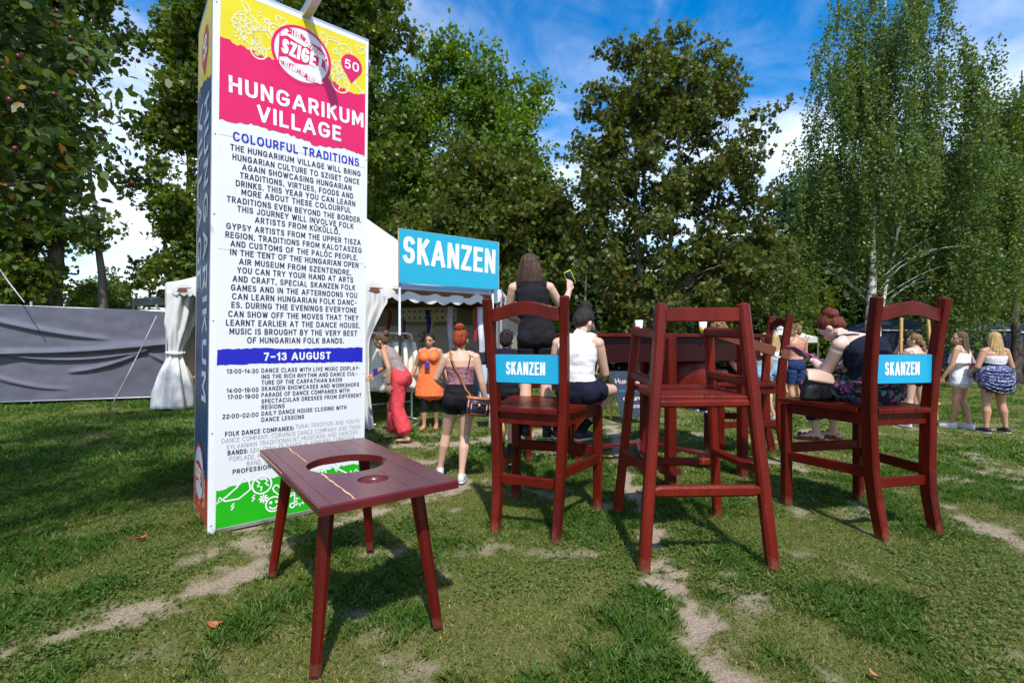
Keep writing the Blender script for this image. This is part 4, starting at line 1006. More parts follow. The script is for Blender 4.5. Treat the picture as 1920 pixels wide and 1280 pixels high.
def picture_sheet():
    # sheet of small motifs on the inner wall
    d = (TB1 - TB2); d = Vector((d.x, d.y, 0)).normalized()
    d = Vector((0.97, -0.2, 0)).normalized()
    o = P(752, 603, 11.3)
    pl = Plane(o, d, (0, 0, 1))
    root = thing('picture_sheet', (o.x, o.y, 0), 'pale sheet with two rows of small picture cards on the tent\'s inner wall', 'poster')
    mb = MB(); mb.prism([(0, 0), (1.36, 0), (1.36, .32), (0, .32)], pl.o, pl.u, pl.v, pl.n, 0.02); mb.build('sheet', mat('pale_sheet', (0.52, 0.47, 0.42), .8, .06), root)
    r = random.Random(2); cols = [(0.14, .05, .05), (.06, .08, .05), (.08, .06, .10), (.12, .09, .04)]
    ms = [mat('card_motif', c, .7) for c in cols]
    mb = MB()
    for row in (0.08, 0.23):
        for i in range(10):
            x = 0.07 + i * 0.135
            pts = [(x + r.uniform(.5, 1) * .035 * math.cos(t), row + r.uniform(.4, 1) * .042 * math.sin(t)) for t in np.linspace(0, 6.0, 9)]
            mb.mi = r.randrange(4); pl.poly(mb, pts, 0.003)
    mb.build('motifs', ms, root)
    o = P(745, 690, 11.25); pl = Plane(o, d, (0, 0, 1))
    root = thing('wall_hanging', (o.x, o.y, 0), 'grey beige wall cloth with a faint orange flower behind the woman in orange', 'wall hanging')
    mb = MB(); mb.prism([(-.5, -.55), (2.1, -.55), (2.1, .98), (-.5, .98)], pl.o, pl.u, pl.v, pl.n, 0.015); mb.build('cloth', mat('grey_beige_cloth', (0.36, 0.33, 0.33), .85, .06), root)
    mb = MB()
    for k in range(14):
        cx_, cy_ = 0.62 + r.uniform(-.12, .12), 0.72 + r.uniform(-.25, .2); mb.mi = k % 2
        pl.poly(mb, circ(cx_, cy_, r.uniform(.02, .05), 9, 0, 360, r.uniform(.02, .07)), 0.003)
    mb.build('flower', [mat('faded_orange', (.36, .17, .05), .8), mat('faded_leaf', (.10, .13, .06), .8)], root)
picture_sheet()
def floral_cloth_table():
    p = P(348, 706, 11.4); p.z = 0
    root = thing('trestle_table', p, 'wooden trestle table in the pavilion, just left of the tower', 'table')
    zt = P(348, 706, 11.2).z
    mb = MB(); mb.box(p + Vector((0.3, 0.1, zt)), (1.5, 0.75, 0.05)); mb.build('table_top', M['wood_light'], root)
    for x in (-.3, .9):
        for s in (-1, 1):
            mb = MB(); mb.beam([p + Vector((x, .1 + s * .3, 0)), p + Vector((x, .1 + s * .08, zt - .03))], (.05, .05)); mb.build('leg', M['wood_brown'], root)
    # printed cloth
    q = P(349, 640, 11.9); q.z = 0
    root = thing('floral_cloth', q, 'white cloth with purple and orange flowers hanging left of the tower', 'cloth')
    pl = Plane(q + Vector((-.25, 0, zt)), (1, 0, 0), (0, 0, 1))
    mb = MB(); rows = [[pl.pt(x, z, 0.02 * math.sin(x * 14)) for x in np.linspace(0, 1.1, 23)] for z in np.linspace(0, 1.65, 6)]
    mb.rings(rows, cap=False, closed=False); mb.build('cloth', M['canvas'], root, True)
    r = random.Random(8); cols = [(.20, .03, .30), (.03, .04, .35), (.50, .12, .03), (.35, .02, .10), (.25, .2, .45)]
    mb = MB()
    for k in range(170):
        cx_, cy_, s = r.uniform(.04, 1.0), r.uniform(.05, 1.6), r.uniform(.015, .045); mb.mi = r.randrange(5)
        pl.poly(mb, [(cx_ + s * (1 if j % 2 else .55) * math.cos(j * .628), cy_ + s * (1 if j % 2 else .55) * math.sin(j * .628)) for j in range(10)], 0.026)
    mb.build('flower_print', [mat('flower_print', c, .8) for c in cols], root)
floral_cloth_table()
def counter():
    p = P(935, 700, 10.6); p.z = 0
    root = thing('stall_counter', p, 'blue covered stall counter inside the pavilion at its right end', 'counter')
    mb = MB(); mb.box(p + Vector((0, .3, .5)), (1.2, .6, 1.0), ch=.03); mb.build('cover', mat('blue_counter_cloth', (.10, .17, .30), .7, .1), root)
    mb = MB(); mb.box(p + Vector((0, .3, 1.02)), (1.3, .7, .04)); mb.build('counter_top', M['wood_brown'], root)
    q = P(917, 722, 8.3)
    root = thing('banner_card', (q.x, q.y, 0), 'pale blue printed banner with a dark emblem, beside the red haired woman', 'banner')
    pl = Plane(Vector((q.x - .16, q.y, .30)), (1, .1, 0), (0, 0, 1))
    mb = MB(); mb.prism([(0, 0), (.34, 0), (.34, .80), (0, .80)], pl.o, pl.u, pl.v, pl.n, .012); mb.build('panel', M['pale_blue'], root)
    mb = MB(); pl.poly(mb, [(.07, .30), (.27, .30), (.29, .42), (.22, .47), (.20, .60), (.13, .60), (.11, .47), (.05, .42)], .003); mb.build('emblem', M['ink'], root)
    mb = MB(); mb.beam([pl.pt(.17, -.30, -.03), pl.pt(.17, .5, -.03)], (.03, .03)); mb.build('stand', M['steel'], root)
counter()
# ---------------------------------------------------------------- programme tower
def tower():
    base = G(389.5, 1003)
    lean = Vector((0.0105, 0.0, 1.0)).normalized()
    U = Vector((0.965, 0.79, 0)).normalized(); Wd = Vector((-U.y, U.x, 0))     # along the front, and back from it
    H, wid, dep = 4.30, 1.25, 0.86
    root = thing('programme_tower', base, 'tall white advertising tower of a festival village, printed on all sides', 'advertising tower')
    fr = Plane(base, U, lean)
    U = fr.u
    # core box, slightly inside the panels
    mb = MB(); mb.rings([[base + U * a + Wd * b2 + lean * h for a, b2 in ((.02, .02), (wid - .02, .02), (wid - .02, dep), (.02, dep))] for h in (0.03, H - .02)]); mb.build('body', M['alu_white'], root)
    # corner profiles
    e = 0.05
    for a, b2, w in ((0.0, 0.0, e), (wid - .028, 0.0, .028), (0.0, dep - .03, .03), (wid - .028, dep - .03, .03)):
        mb = MB(); q = base + U * (a + w / 2) + Wd * (b2 + .025)
        mb.beam([q - lean * .03, q + lean * (H + .01)], (w, .05), side=U, ch=.06); mb.build('corner_profile', M['alu_white'] if b2 == 0 else M['alu'], root)
    for h, t in ((0.0, .035), (H - .03, .045)):
        mb = MB(); q = base + lean * (h + t / 2) + Wd * .022; mb.beam([q + U * e, q + U * (wid - .028)], (t, .042), side=lean, ch=.06); mb.build('edge_profile', M['alu'] if h == 0 else M['alu_white'], root)
        q = base + lean * (h + t / 2) + U * .022; mb = MB(); mb.beam([q + Wd * .05, q + Wd * (dep - .03)], (t, .042), side=lean, ch=.06); mb.build('edge_profile', M['alu'], root)
    mb = MB(); mb.rings([[base + U * a + Wd * b2 + lean * h for a, b2 in ((0, 0), (wid, 0), (wid, dep), (0, dep))] for h in (H + .012, H + .03)]); mb.build('top_plate', M['alu'], root)
    mb = MB()
    for px, py in ((409, 4), (403, 250), (400, 400), (396, 600), (394, 812), (392, 985)):
        a, b2 = fr.uv(px, py); c = fr.pt(.02, b2, .001); mb.ball(c, .007, nu=8, nv=6)
    for h in (.3, 1.2, 2.2, 3.2, 4.0): mb.ball(fr.pt(wid - .014, h, .001), .006, nu=8, nv=6)
    mb.build('rivets', M['steel'], root, True)
    # arm that carries the tower's flood lamp, out from the top
    c = fr.pt(wid * .55, H - .02, 0); mb = MB(); mb.beam([c + Wd * .2 + lean * .05, c - Wd * .42 + lean * .05], (.075, .075), side=U, ch=.1); mb.build('lamp_arm', M['alu'], root)
    # ---- front print
    x0, x1, y0, y1 = e, wid - .028, .035, H - .03
    pan = MB(); fr.poly(pan, [(x0 - .005, y0 - .005), (x1 + .005, y0 - .005), (x1 + .005, y1), (x0 - .005, y1)], 0.0); front = pan.build('front_panel', M['panel'], root)
    r = random.Random(4)
    uv = fr.uv
    def line(*pts): return [uv(*p) for p in pts]
    top_edge = torn([(x0, uv(413, 66)[1])] + line((440, 82), (475, 97), (510, 111), (560, 128), (620, 151), (650, 170), (668, 176)) + [(x1, uv(690, 177)[1])], .012, r)
    low_edge = torn([(x0, uv(411, 224)[1])] + line((440, 231), (476, 233), (510, 246), (540, 252), (570, 262), (590, 272), (625, 277), (650, 279), (672, 288)) + [(x1, uv(690, 295)[1])], .010, r)
    mb = MB(); fr.poly(mb, top_edge + [(x1, y1), (x0, y1)], .0015); o = mb.build('yellow_print', M['yellow'], front)
    mb = MB(); fr.poly(mb, low_edge + top_edge[::-1], .0022); mb.build('crimson_print', M['pink'], front)
    mb = MB()
    kinds = [('note', 421, 28, .085), ('bolt', 449, 25, .04), ('flower', 455, 46, .085), ('arrow', 478, 38, .11), ('star', 500, 41, .05), ('leaf', 475, 62, .10), ('smile', 423, 58, .07), ('sun', 450, 66, .065), ('heart', 527, 41, .06), ('balloon', 493, 75, .095), ('arrow', 470, 86, .09), ('globe', 485, 97, .07), ('balloon', 440, 2, .10), ('globe', 500, 12, .10), ('smile', 516, 57, .06), ('sun', 606, 69, .06), ('note', 622, 86, .09), ('heart', 640, 74, .05), ('smile', 646, 98, .085), ('flower', 636, 132, .09), ('leaf', 678, 112, .10), ('star', 624, 66, .05), ('globe', 638, 158, .09), ('bird', 672, 148, .09), ('arrow', 672, 165, .07), ('heart', 676, 95, .06), ('star', 560, 38, .05), ('bolt', 585, 60, .04), ('rainbow', 668, 86, .07), ('note', 540, 30, .06), ('sun', 470, 8, .05), ('bolt', 540, 62, .05), ('bolt', 486, 28, .05)]
    for k, px, py, s in kinds:
        a, b2 = uv(px, py)
        if b2 < y1 - s * 1.1 and a - s > x0 - .03 and a + s < x1 + .02: doodle(fr, mb, k, a, b2, s, .0035, .011, -.1)
    mb.build('doodles', M['pale_yellow'], front)
    mb = MB()
    for py in (250, 466):
        b2 = uv(405, py)[1]; mb.quad(fr.pt(x0, b2, .0012), fr.pt(x1, b2, .0012), fr.pt(x1, b2 + .003, .0012), fr.pt(x0, b2 + .003, .0012))
    mb.build('panel_seam', mat('panel_joint', (.42, .43, .46), .5, .05), front)
    # emblem
    cx_, cy_ = uv(566.4, 105.3); ra = .247
    mb = MB(); fr.poly(mb, circ(cx_, cy_, ra, 48), .004); em = mb.build('emblem', M['pink'], front)
    mb = MB(); fr.poly(mb, circ(cx_, cy_, ra * .90, 48), .005); mb.build('emblem_disc', M['panel'], em)
    def E2(a, b2): return (cx_ + a * ra, cy_ + b2 * ra)
    mb = MB()
    def wav(pts): return [E2(*p) for p in pts]
    fr.poly(mb, wav([(-.72, .40), (-.5, .50), (-.2, .40), (.1, .33), (.4, .46), (.55, .30), (.74, .34), (.82, -.30), (.7, -.16), (.35, -.20), (.05, -.30), (-.25, -.34), (-.5, -.22), (-.74, -.30)]), .006)
    mb.quad(*(fr.pt(*E2(*p), .006) for p in ((-.78, -.62), (-.745, -.62), (-.70, .66), (-.735, .66))))
    fr.poly(mb, wav([(-.55, .80), (-.44, .68), (-.50, .58), (-.1, .62), (.06, .50), (.12, .62), (-.02, .74), (-.2, .76)]), .006)
    fr.poly(mb, wav([(.12, .52), (.22, .36), (.5, .38), (.70, .14), (.86, .08), (.84, .26), (.6, .50), (.3, .56)]), .0062)
    fr.poly(mb, wav([(-.72, -.42), (-.62, -.56), (-.3, -.56), (-.12, -.66), (-.12, -.50), (-.3, -.40)]), .006)
    fr.poly(mb, wav([(-.10, -.52), (-.10, -.68), (.16, -.74), (.16, -.58)]), .0063)
    fr.poly(mb, wav([(.14, -.60), (.14, -.80), (.5, -.80), (.80, -.78), (.70, -.62), (.5, -.64)]), .006)
    mb.build('emblem_flags', M['pink'], em)
    mb = MB()
    fr.text(mb, 'SZiGET', E2(-.66, .12), E2(.72, -.02), .125, .0075, space=.7, weight=.21)
    mb.build('emblem_name', M['white'], em)
    mb = MB()
    fr.text(mb, '• LOVE •', E2(-.42, .69), E2(.02, .64), .042, .0078, .01)
    fr.text(mb, 'REVOLUTION', E2(.16, .48), E2(.80, .16), .045, .0078, .01)
    fr.text(mb, '• ISLAND', E2(-.66, -.46), E2(-.16, -.56), .045, .0078, .01); fr.text(mb, 'OF', E2(-.05, -.60), E2(.11, -.64), .045, .0078, .01); fr.text(mb, 'FREEDOM •', E2(.19, -.70), E2(.72, -.70), .045, .0078, .01)
    mb.build('emblem_words', M['white'], em)
    def pin(pl, cx2, cy2, ru, rv, tip, h, mt, parent, name='map_pin'):
        mb = MB(); pts = [(cx2 + ru * math.cos(t), cy2 + rv * math.sin(t)) for t in np.linspace(R(-35), R(215), 28)] + [tip]
        pl.poly(mb, pts, h); return mb.build(name, mt, parent)
    a, b2 = uv(659.3, 123.5); tp = uv(658.5, 157); pn = pin(fr, a, b2, .098, .098, tp, .004, M['pink'], front)
    mb = MB(); fr.text(mb, '50', (a - .066, b2), (a + .066, b2 - .004), .085, .0055, weight=.17); mb.build('pin_number', M['white'], pn)
    mb = MB()
    fr.text(mb, 'HUNGARIKUM', uv(428.9, 157), uv(681, 226.5), .134, .0042, weight=.185)
    fr.text(mb, 'VILLAGE', uv(482, 212), uv(639, 252), .134, .0042, weight=.185)
    mb.build('title', M['white'], front)
    mb = MB(); fr.text(mb, 'COLOURFUL TRADITIONS', uv(436.5, 255), uv(673, 305), .074, .002, .016); mb.build('subtitle', M['blue'], front)
    mb = MB()
    for s, ax, ay, bx, by in (("THE HUNGARIKUM VILLAGE WILL BRING", 431.6, 275.5, 676, 326.5), ("HUNGARIAN CULTURE TO SZIGET ONCE", 435.7, 293.5, 673.5, 341.5), ("AGAIN SHOWCASING HUNGARIAN", 453.9, 313, 659, 353), ("TRADITIONS, VIRTUES, FOODS AND", 449.7, 328.5, 662, 368), ("DRINKS. THIS YEAR YOU CAN LEARN", 442, 343, 666, 382.5), ("MORE ABOUT THESE COLOURFUL", 452.5, 360, 658, 394.5), ("TRADITIONS EVEN BEYOND THE BORDER.", 425, 372.5, 677.5, 413), ("THIS JOURNEY WILL INVOLVE FOLK", 444.6, 391, 662.6, 424.5), ("ARTISTS FROM KÜKÜLLŐ,", 477.8, 412, 637, 435), ("GYPSY ARTISTS FROM THE UPPER TISZA", 424, 423, 676, 455), ("REGION, TRADITIONS FROM KALOTASZEG", 422.4, 439, 678, 469.5), ("AND CUSTOMS OF THE PALÓC PEOPLE.", 432, 456, 670.5, 483.4), ("IN THE TENT OF THE HUNGARIAN OPEN", 431.4, 472, 672, 497.5), ("AIR MUSEUM FROM SZENTENDRE,", 448, 490, 658, 511), ("YOU CAN TRY YOUR HAND AT ARTS", 444.6, 506, 662, 525), ("AND CRAFT, SPECIAL SKANZEN FOLK", 436, 522, 666, 539.5), ("GAMES AND IN THE AFTERNOONS YOU", 432.8, 538.5, 669.6, 554), ("CAN LEARN HUNGARIAN FOLK DANC-", 435, 555, 668.5, 567.5), ("ES. DURING THE EVENINGS EVERYONE", 433.7, 571, 668.5, 581.5), ("CAN SHOW OFF THE MOVES THAT THEY", 427.8, 588, 672, 596), ("LEARNT EARLIER AT THE DANCE HOUSE.", 423.5, 604.5, 674.7, 610), ("MUSIC IS BROUGHT BY THE VERY BEST", 430, 620.8, 669.6, 624.6), ("OF HUNGARIAN FOLK BANDS.", 463.2, 637.5, 645, 638.6)):
        fr.text(mb, s, uv(ax, ay), uv(bx, by), .049, .002, .010)
    mb.build('description', M['ink'], front)
    ba = torn([(x0, uv(403, 655)[1])] + line((480, 652.5), (560, 653.5)) + [(x1, uv(686, 651)[1])], .004, r); bb = torn([(x0, uv(403, 685)[1])] + line((500, 681), (600, 679.5)) + [(x1, uv(686, 678)[1])], .004, r)
    mb = MB(); fr.poly(mb, bb + ba[::-1], .0015); band = mb.build('date_band', M['blue'], front)
    mb = MB(); fr.text(mb, '7–13 AUGUST', uv(494.6, 668.5), uv(620, 666.2), .066, .003, .030); mb.build('date', M['white'], band)
    mb = MB(); mb2 = MB()
    for s, ax, ay, bx, by in (("13:00-14:30", 424.7, 695.8, 484.5, 695), ("14:00-19:00", 424.7, 732, 484.5, 730), ("17:00-19:00", 426.7, 744, 484.5, 742), ("22:00-02:00", 417, 780.8, 484.5, 776.4)): fr.text(mb, s, uv(ax, ay), uv(bx, by), .036, .002, .010)
    mb.build('times', M['ink'], front)
    for s, ax, ay, bx, by in (("DANCE CLASS WITH LIVE MUSIC DISPLAY-", 490, 694.3, 674.4, 689.7), ("ING THE RICH RHYTHM AND DANCE CUL-", 490, 706, 669, 700), ("TURE OF THE CARPATHIAN BASIN", 490, 717, 641, 711.4), ("SKANZEN SHOWCASES AND WORKSHOPS", 490, 728.5, 673, 720.4), ("PARADE OF DANCE COMPANIES WITH", 490, 740.3, 655, 731.3), ("SPECTACULAR DRESSES FROM DIFFERENT", 490, 752, 677.3, 740.3), ("REGIONS", 490, 762.8, 533.7, 760.5), ("DAILY DANCE HOUSE CLOSING WITH", 490, 775, 649.3, 762.9), ("DANCE LESSONS", 490, 786.6, 570, 780.5)): fr.text(mb2, s, uv(ax, ay), uv(bx, by), .036, .002, .008)
    mb2.build('schedule', M['ink'], front)
    mb = MB(); mb2 = MB()
    for s, ax, ay, bx, by in (("FOLK DANCE COMPANIES:", 421.8, 813.4, 551, 801.9), ("BANDS:", 426.7, 848.7, 465, 844.7), ("PROFESSIONAL", 436, 884.3, 523, 871.5)): fr.text(mb, s, uv(ax, ay), uv(bx, by), .037, .002, .016)
    mb.build('headings', M['ink'], front)
    for s, ax, ay, bx, by in (("TURAI TRADITION AND YOUTH", 554, 799.6, 673.3, 788.3), ("DANCE COMPANY, CORVINUS DANCE COMPANY AND TRAN-", 415.7, 826.4, 676.8, 799), ("SYLVANIAN TRADITIONALIST MUSICIANS AND DANCERS", 424.4, 838, 670.4, 809), ("SZALONNA ÉS BANDÁJA, FANFARA COMPLEXA,", 468.6, 844.4, 666.6, 819.2), ("POKLADE, F", 430, 859.7, 488, 854), ("BAND, J", 462.8, 868.4, 500, 864)): fr.text(mb2, s, uv(ax, ay), uv(bx, by), .035, .002, -.062)
    mb2.build('names', M['ink_grey'], front)
    ge = torn([(x0, uv(403, 920)[1])] + line((430, 913), (455, 906), (475, 901), (520, 894), (545, 890), (580, 885), (610, 881), (640, 873), (668, 869)) + [(x1, uv(689, 868)[1])], .008, r)
    mb = MB(); fr.poly(mb, [(x0, y0), (x1, y0)] + ge[::-1], .0015); mb.build('green_print', M['green'], front)
    mb = MB()
    for k, px, py, s in (('bird', 438, 922, .12), ('globe', 491, 908, .085), ('bolt', 475, 933, .05), ('star', 494, 934, .06), ('heart', 524, 917, .07), ('smile', 513, 944, .075), ('arrow', 469, 948, .13), ('bolt', 436, 949, .05), ('note', 411, 968, .12), ('flower', 442, 971, .10), ('leaf', 463, 973, .11), ('balloon', 495, 979, .10), ('rainbow', 556, 958, .10), ('sun', 562, 938, .06), ('note', 541, 940, .08), ('smile', 601, 886, .055), ('arrow', 643, 883, .10), ('flower', 620, 905, .09), ('heart', 575, 915, .07), ('star', 600, 930, .06), ('balloon', 650, 920, .10), ('leaf', 667, 895, .08), ('globe', 590, 955, .09), ('bolt', 630, 940, .05)):
        a, b2 = uv(px, py)
        if b2 > y0 + s * 1.0: doodle(fr, mb, k, a, b2, s, .003, .012, .0)
    mb.build('doodles', M['white'], front)
    # ---- left side print
    sp = Plane(base + Wd * dep, -Wd, lean); su = sp.uv
    sx0, sx1 = .03, dep - .05
    mb = MB(); sp.poly(mb, [(sx0 - .005, y0 - .005), (sx1 + .005, y0 - .005), (sx1 + .005, y1), (sx0 - .005, y1)], 0.0); side = mb.build('side_panel', M['navy'], root)
    yl = torn([(sx0, su(371, 180)[1]), ((sx0 + sx1) / 2, su(384, 150)[1]), (sx1, su(397, 140)[1])], .02, r)
    mb = MB(); sp.poly(mb, yl + [(sx1, y1), (sx0, y1)], .0015); mb.build('yellow_print', M['yellow'], side)
    rl = torn([(sx0, su(361, 860)[1]), ((sx0 + sx1) / 2, su(374, 872)[1]), (sx1, su(387, 900)[1])], .02, r)
    mb = MB(); sp.poly(mb, [(sx0, y0), (sx1, y0)] + rl[::-1], .0015); mb.build('red_print', M['redprint'], side)
    mb = MB()
    for k in range(26): doodle(sp, mb, ('flower', 'note', 'heart', 'star', 'smile', 'leaf', 'balloon')[k % 7], r.uniform(sx0 + .1, sx1 - .1), r.uniform(3.72, 4.15), .06, .003, .010)
    for k in range(16): doodle(sp, mb, ('flower', 'note', 'heart', 'star', 'smile', 'leaf', 'balloon')[k % 7], r.uniform(sx0 + .1, sx1 - .1), r.uniform(.12, .40), .06, .003, .010)
    mb.build('doodles', M['pale_yellow'], side)
    a, b2 = su(386, 90); pn = pin(sp, a, b2, .19, .17, (a - .02, su(383, 150)[1]), .004, M['redprint'], side)
    mb = MB(); sp.text(mb, '50', (a, b2 - .09), (a, b2 + .09), .20, .0055, weight=.16); mb.build('pin_number', M['white'], pn)
    mb = MB(); m = dep
    sp.text(mb, 'HUNGARIKUM', (sx0 + .54, su(388, 182)[1]), (sx0 + .54, su(382, 752)[1]), .26, .0022, .02)
    sp.text(mb, 'VILLAGE', (sx0 + .17, su(374, 212)[1]), (sx0 + .17, su(371, 545)[1]), .26, .0022, .02)
    mb.build('title', M['pale_blue'], side)
    a, b2 = su(374.5, 885); mb = MB(); sp.poly(mb, circ(a, b2, .27, 32, 0, 360, .25), .004); em = mb.build('emblem', M['redprint'], side)
    mb = MB(); sp.poly(mb, circ(a, b2, .24, 32, 0, 360, .22), .005); mb.build('emblem_disc', M['pale_blue'], em)
    mb = MB(); sp.poly(mb, [(a - .19, b2 + .07), (a, b2 + .10), (a + .2, b2 + .06), (a + .2, b2 - .10), (a, b2 - .07), (a - .19, b2 - .10)], .006); mb.build('emblem_flags', M['redprint'], em)
    mb = MB(); sp.text(mb, 'SZiGET', (a - .17, b2), (a + .17, b2 - .01), .11, .0075, .03); mb.build('emblem_name', M['white'], em)
tower()
def skanzen_sign():
    o = P(748, 529.5, 8.15); tl = P(745, 428, 8.15)
    br = P(935, 542, 9.30); U = Vector((br.x - o.x, br.y - o.y, 0)); w = U.length; U.normalize()
    h = tl.z - o.z
    root = thing('shop_sign', (o.x, o.y, 0), 'large teal board reading SKANZEN, up on two poles before the white pavilion', 'sign')
    pl = Plane(o, U, (0, 0, 1))
    mb = MB(); mb.prism([(0, 0), (w, 0), (w, h), (0, h)], pl.o, pl.u, pl.v, pl.n, .025); b2 = mb.build('board', M['teal'], root)
    mb = MB(); mb.prism([(-.012, -.002), (w + .012, -.002), (w + .012, h + .004), (-.012, h + .004)], pl.pt(0, 0, -.004), pl.u, pl.v, pl.n, .018); mb.build('board_edge', M['raw_wood'], root)
    mb = MB(); pl.text(mb, 'SKANZEN', pl.uv(755.5, 467), pl.uv(928.5, 491), .46, .004, space=.8, weight=.165); mb.build('lettering', M['white'], b2)
    for x, t in ((.035, .02), (w - .10, .02)):
        mb = MB(); q = pl.pt(x, 0, -.055); mb.tube([Vector((q.x, q.y, -.05)), Vector((q.x, q.y, o.z + h * .85))], .022, 10); mb.build('pole', M['steel'], root, True)
skanzen_sign()
# ---------------------------------------------------------------- giant red furniture
def giant_chair():
    root = thing('giant_chair', (0, 0, 0), 'x', 'chair', 'giant red chairs with curved top rails')
    m = M['red']
    for s in (-1, 1):
        mb = MB()
        zs = [-.03, .12, .28, .5, .95, 1.25, 1.55, 1.84]; ys = [-.075, -.045, -.012, .01, .015, -.005, -.04, -.085]; xs = [.250, .252, .255, .265, .283, .296, .307, .318]
        mb.beam([(s * x, y, z) for x, y, z in zip(xs, ys, zs)], [(.064, .085), (.066, .095), (.066, .10), (.066, .105), (.066, .105), (.064, .095), (.062, .085), (.062, .080)], side=(1, 0, 0), ch=.16)
        mb.build('back_post', m, root)
        mb = MB(); mb.beam([(s * .392, .745, -.03), (s * .392, .745, .93)], (.076, .076), side=(1, 0, 0), ch=.12); mb.build('leg', m, root)
        mb = MB(); mb.beam([(s * .285, .06, .895), (s * .388, .71, .895)], (.032, .095), side=(1, 0, 0), ch=.1); mb.build('side_apron', m, root)
        mb = MB(); mb.beam([(s * .262, .055, .475), (s * .392, .715, .455)], (.034, .080), side=(1, 0, 0), ch=.12); mb.build('side_rung', m, root)
    mb = MB(); mb.beam([(-.36, .745, .895), (.36, .745, .895)], (.034, .095), side=(0, 1, 0), ch=.1); mb.build('apron', m, root); mb = MB(); mb.beam([(-.255, .02, .893), (.255, .02, .893)], (.034, .095), side=(0, 1, 0), ch=.1); mb.build('apron', m, root)
    mb = MB(); mb.beam([(-.238, .01, .40), (.238, .01, .40)], (.034, .075), side=(0, 1, 0), ch=.12); mb.build('back_rung', m, root)
    mb = MB(); mb.beam([(-.36, .745, .525), (.36, .745, .525)], (.055, .085), side=(0, 1, 0), ch=.12); mb.build('footrest', m, root)
    seat = MB()                                         # three boards with a hair's gap
    for k in range(3):
        def X_(f, y): return (-1 + 2 * f) * (.318 + (.445 - .318) * (y + .035) / .855)
        f0, f1 = k / 3 + (.004 if k else 0), (k + 1) / 3 - (.004 if k < 2 else 0)
        y0, y1 = (-.035, .82)
        if k == 0: prof = [(X_(0, .07) * .86, -.035), (X_(f1, y0), y0), (X_(f1, y1), y1), (X_(0, y1) + .03, y1), (X_(0, y1), y1 - .03), (X_(0, .08), .08), (-.245, .08), (-.245, -.035)]
        elif k == 2: prof = [(X_(f0, y0), y0), (.245, -.035), (.245, .08), (X_(1, .08), .08), (X_(1, y1), y1 - .03), (X_(1, y1) - .03, y1), (X_(f0, y1), y1)]
        else: prof = [(X_(f0, y0), y0), (X_(f1, y0), y0), (X_(f1, y1), y1), (X_(f0, y1), y1)]
        if k == 0: prof = prof[1:]
        c = [(sum(p[0] for p in prof) / len(prof)), (sum(p[1] for p in prof) / len(prof))]
        def rg(i, z): return [Vector((c[0] + (x - c[0]) * (1 - i / .2), c[1] + (y - c[1]) * (1 - i / .5), z)) for x, y in prof]
        seat.rings([rg(.0, .943), rg(.0, .972), rg(.002, .980)])
    seat.build('seat', m, root)
    mb = MB(); n = 17; a = []
    for i in range(n):
        q = i / (n - 1); x = -.285 + .57 * q; arc = .052 * math.sin(math.pi * q) ** 1.5; a.append((x, arc))
    rows = []
    for x, arc in a:
        yb = -.062 - .035 * math.cos(math.pi * x / .62) * .5
        rows.append([Vector((x, yb - .016, 1.655 + arc)), Vector((x, yb + .016, 1.655 + arc)), Vector((x, yb + .016, 1.752 + arc - .006)), Vector((x, yb + .010, 1.758 + arc)), Vector((x, yb - .010, 1.758 + arc)), Vector((x, yb - .016, 1.752 + arc - .006))])
    mb.rings(rows); mb.build('top_rail', m, root)
    return root
def chair_board(root):
    mb = MB(); mb.box((0, -.012, 1.285), (.555, .022, .222), ch=.08); bd = mb.build('sign_board', mat('chair_board_paint', (0.008, 0.34, 0.58), 0.32, 0.04, 3), root, world=False)
    mb = MB(); mb.box((0, -.006, 1.285), (.565, .018, .232), ch=.08); mb.build('board_backing', M['red'], root, world=False)
    pl = Plane((0, -.023, 1.285), (1, 0, 0), (0, 0, 1)); mb = MB()
    pl.text(mb, 'SKANZEN', (-.178, .004), (.148, .004), .102, .0025, space=.8, weight=.155); mb.build('lettering', M['white'], bd, world=False)
    mb = MB()
    for x in (-.262, .262):
        for z in (1.20, 1.37): mb.ball((x, -.0235, z), (.005, .003, .005), nu=8, nv=5)
    mb.build('screws', M['steel'], bd, world=False)
ch = giant_chair()
def place(o, loc, rz, label):
    o.location = loc; o.rotation_euler = (0, 0, rz); o['label'] = label; return o
c2 = copy_tree(ch); c3 = copy_tree(ch)
place(ch, (0.127, 3.80, 0), R(-22), 'giant red chair with teal SKANZEN board, a woman in white sitting on it')
place(c2, (3.055, 3.80, 0), R(11), 'giant red chair with teal SKANZEN board, a woman in navy sitting on it')
place(c3, (3.42, 6.32, 0), R(80), 'giant red chair seen side on at the big table\'s right end, without a board')
chair_board(ch); chair_board(c2)
bpy.context.view_layer.update()
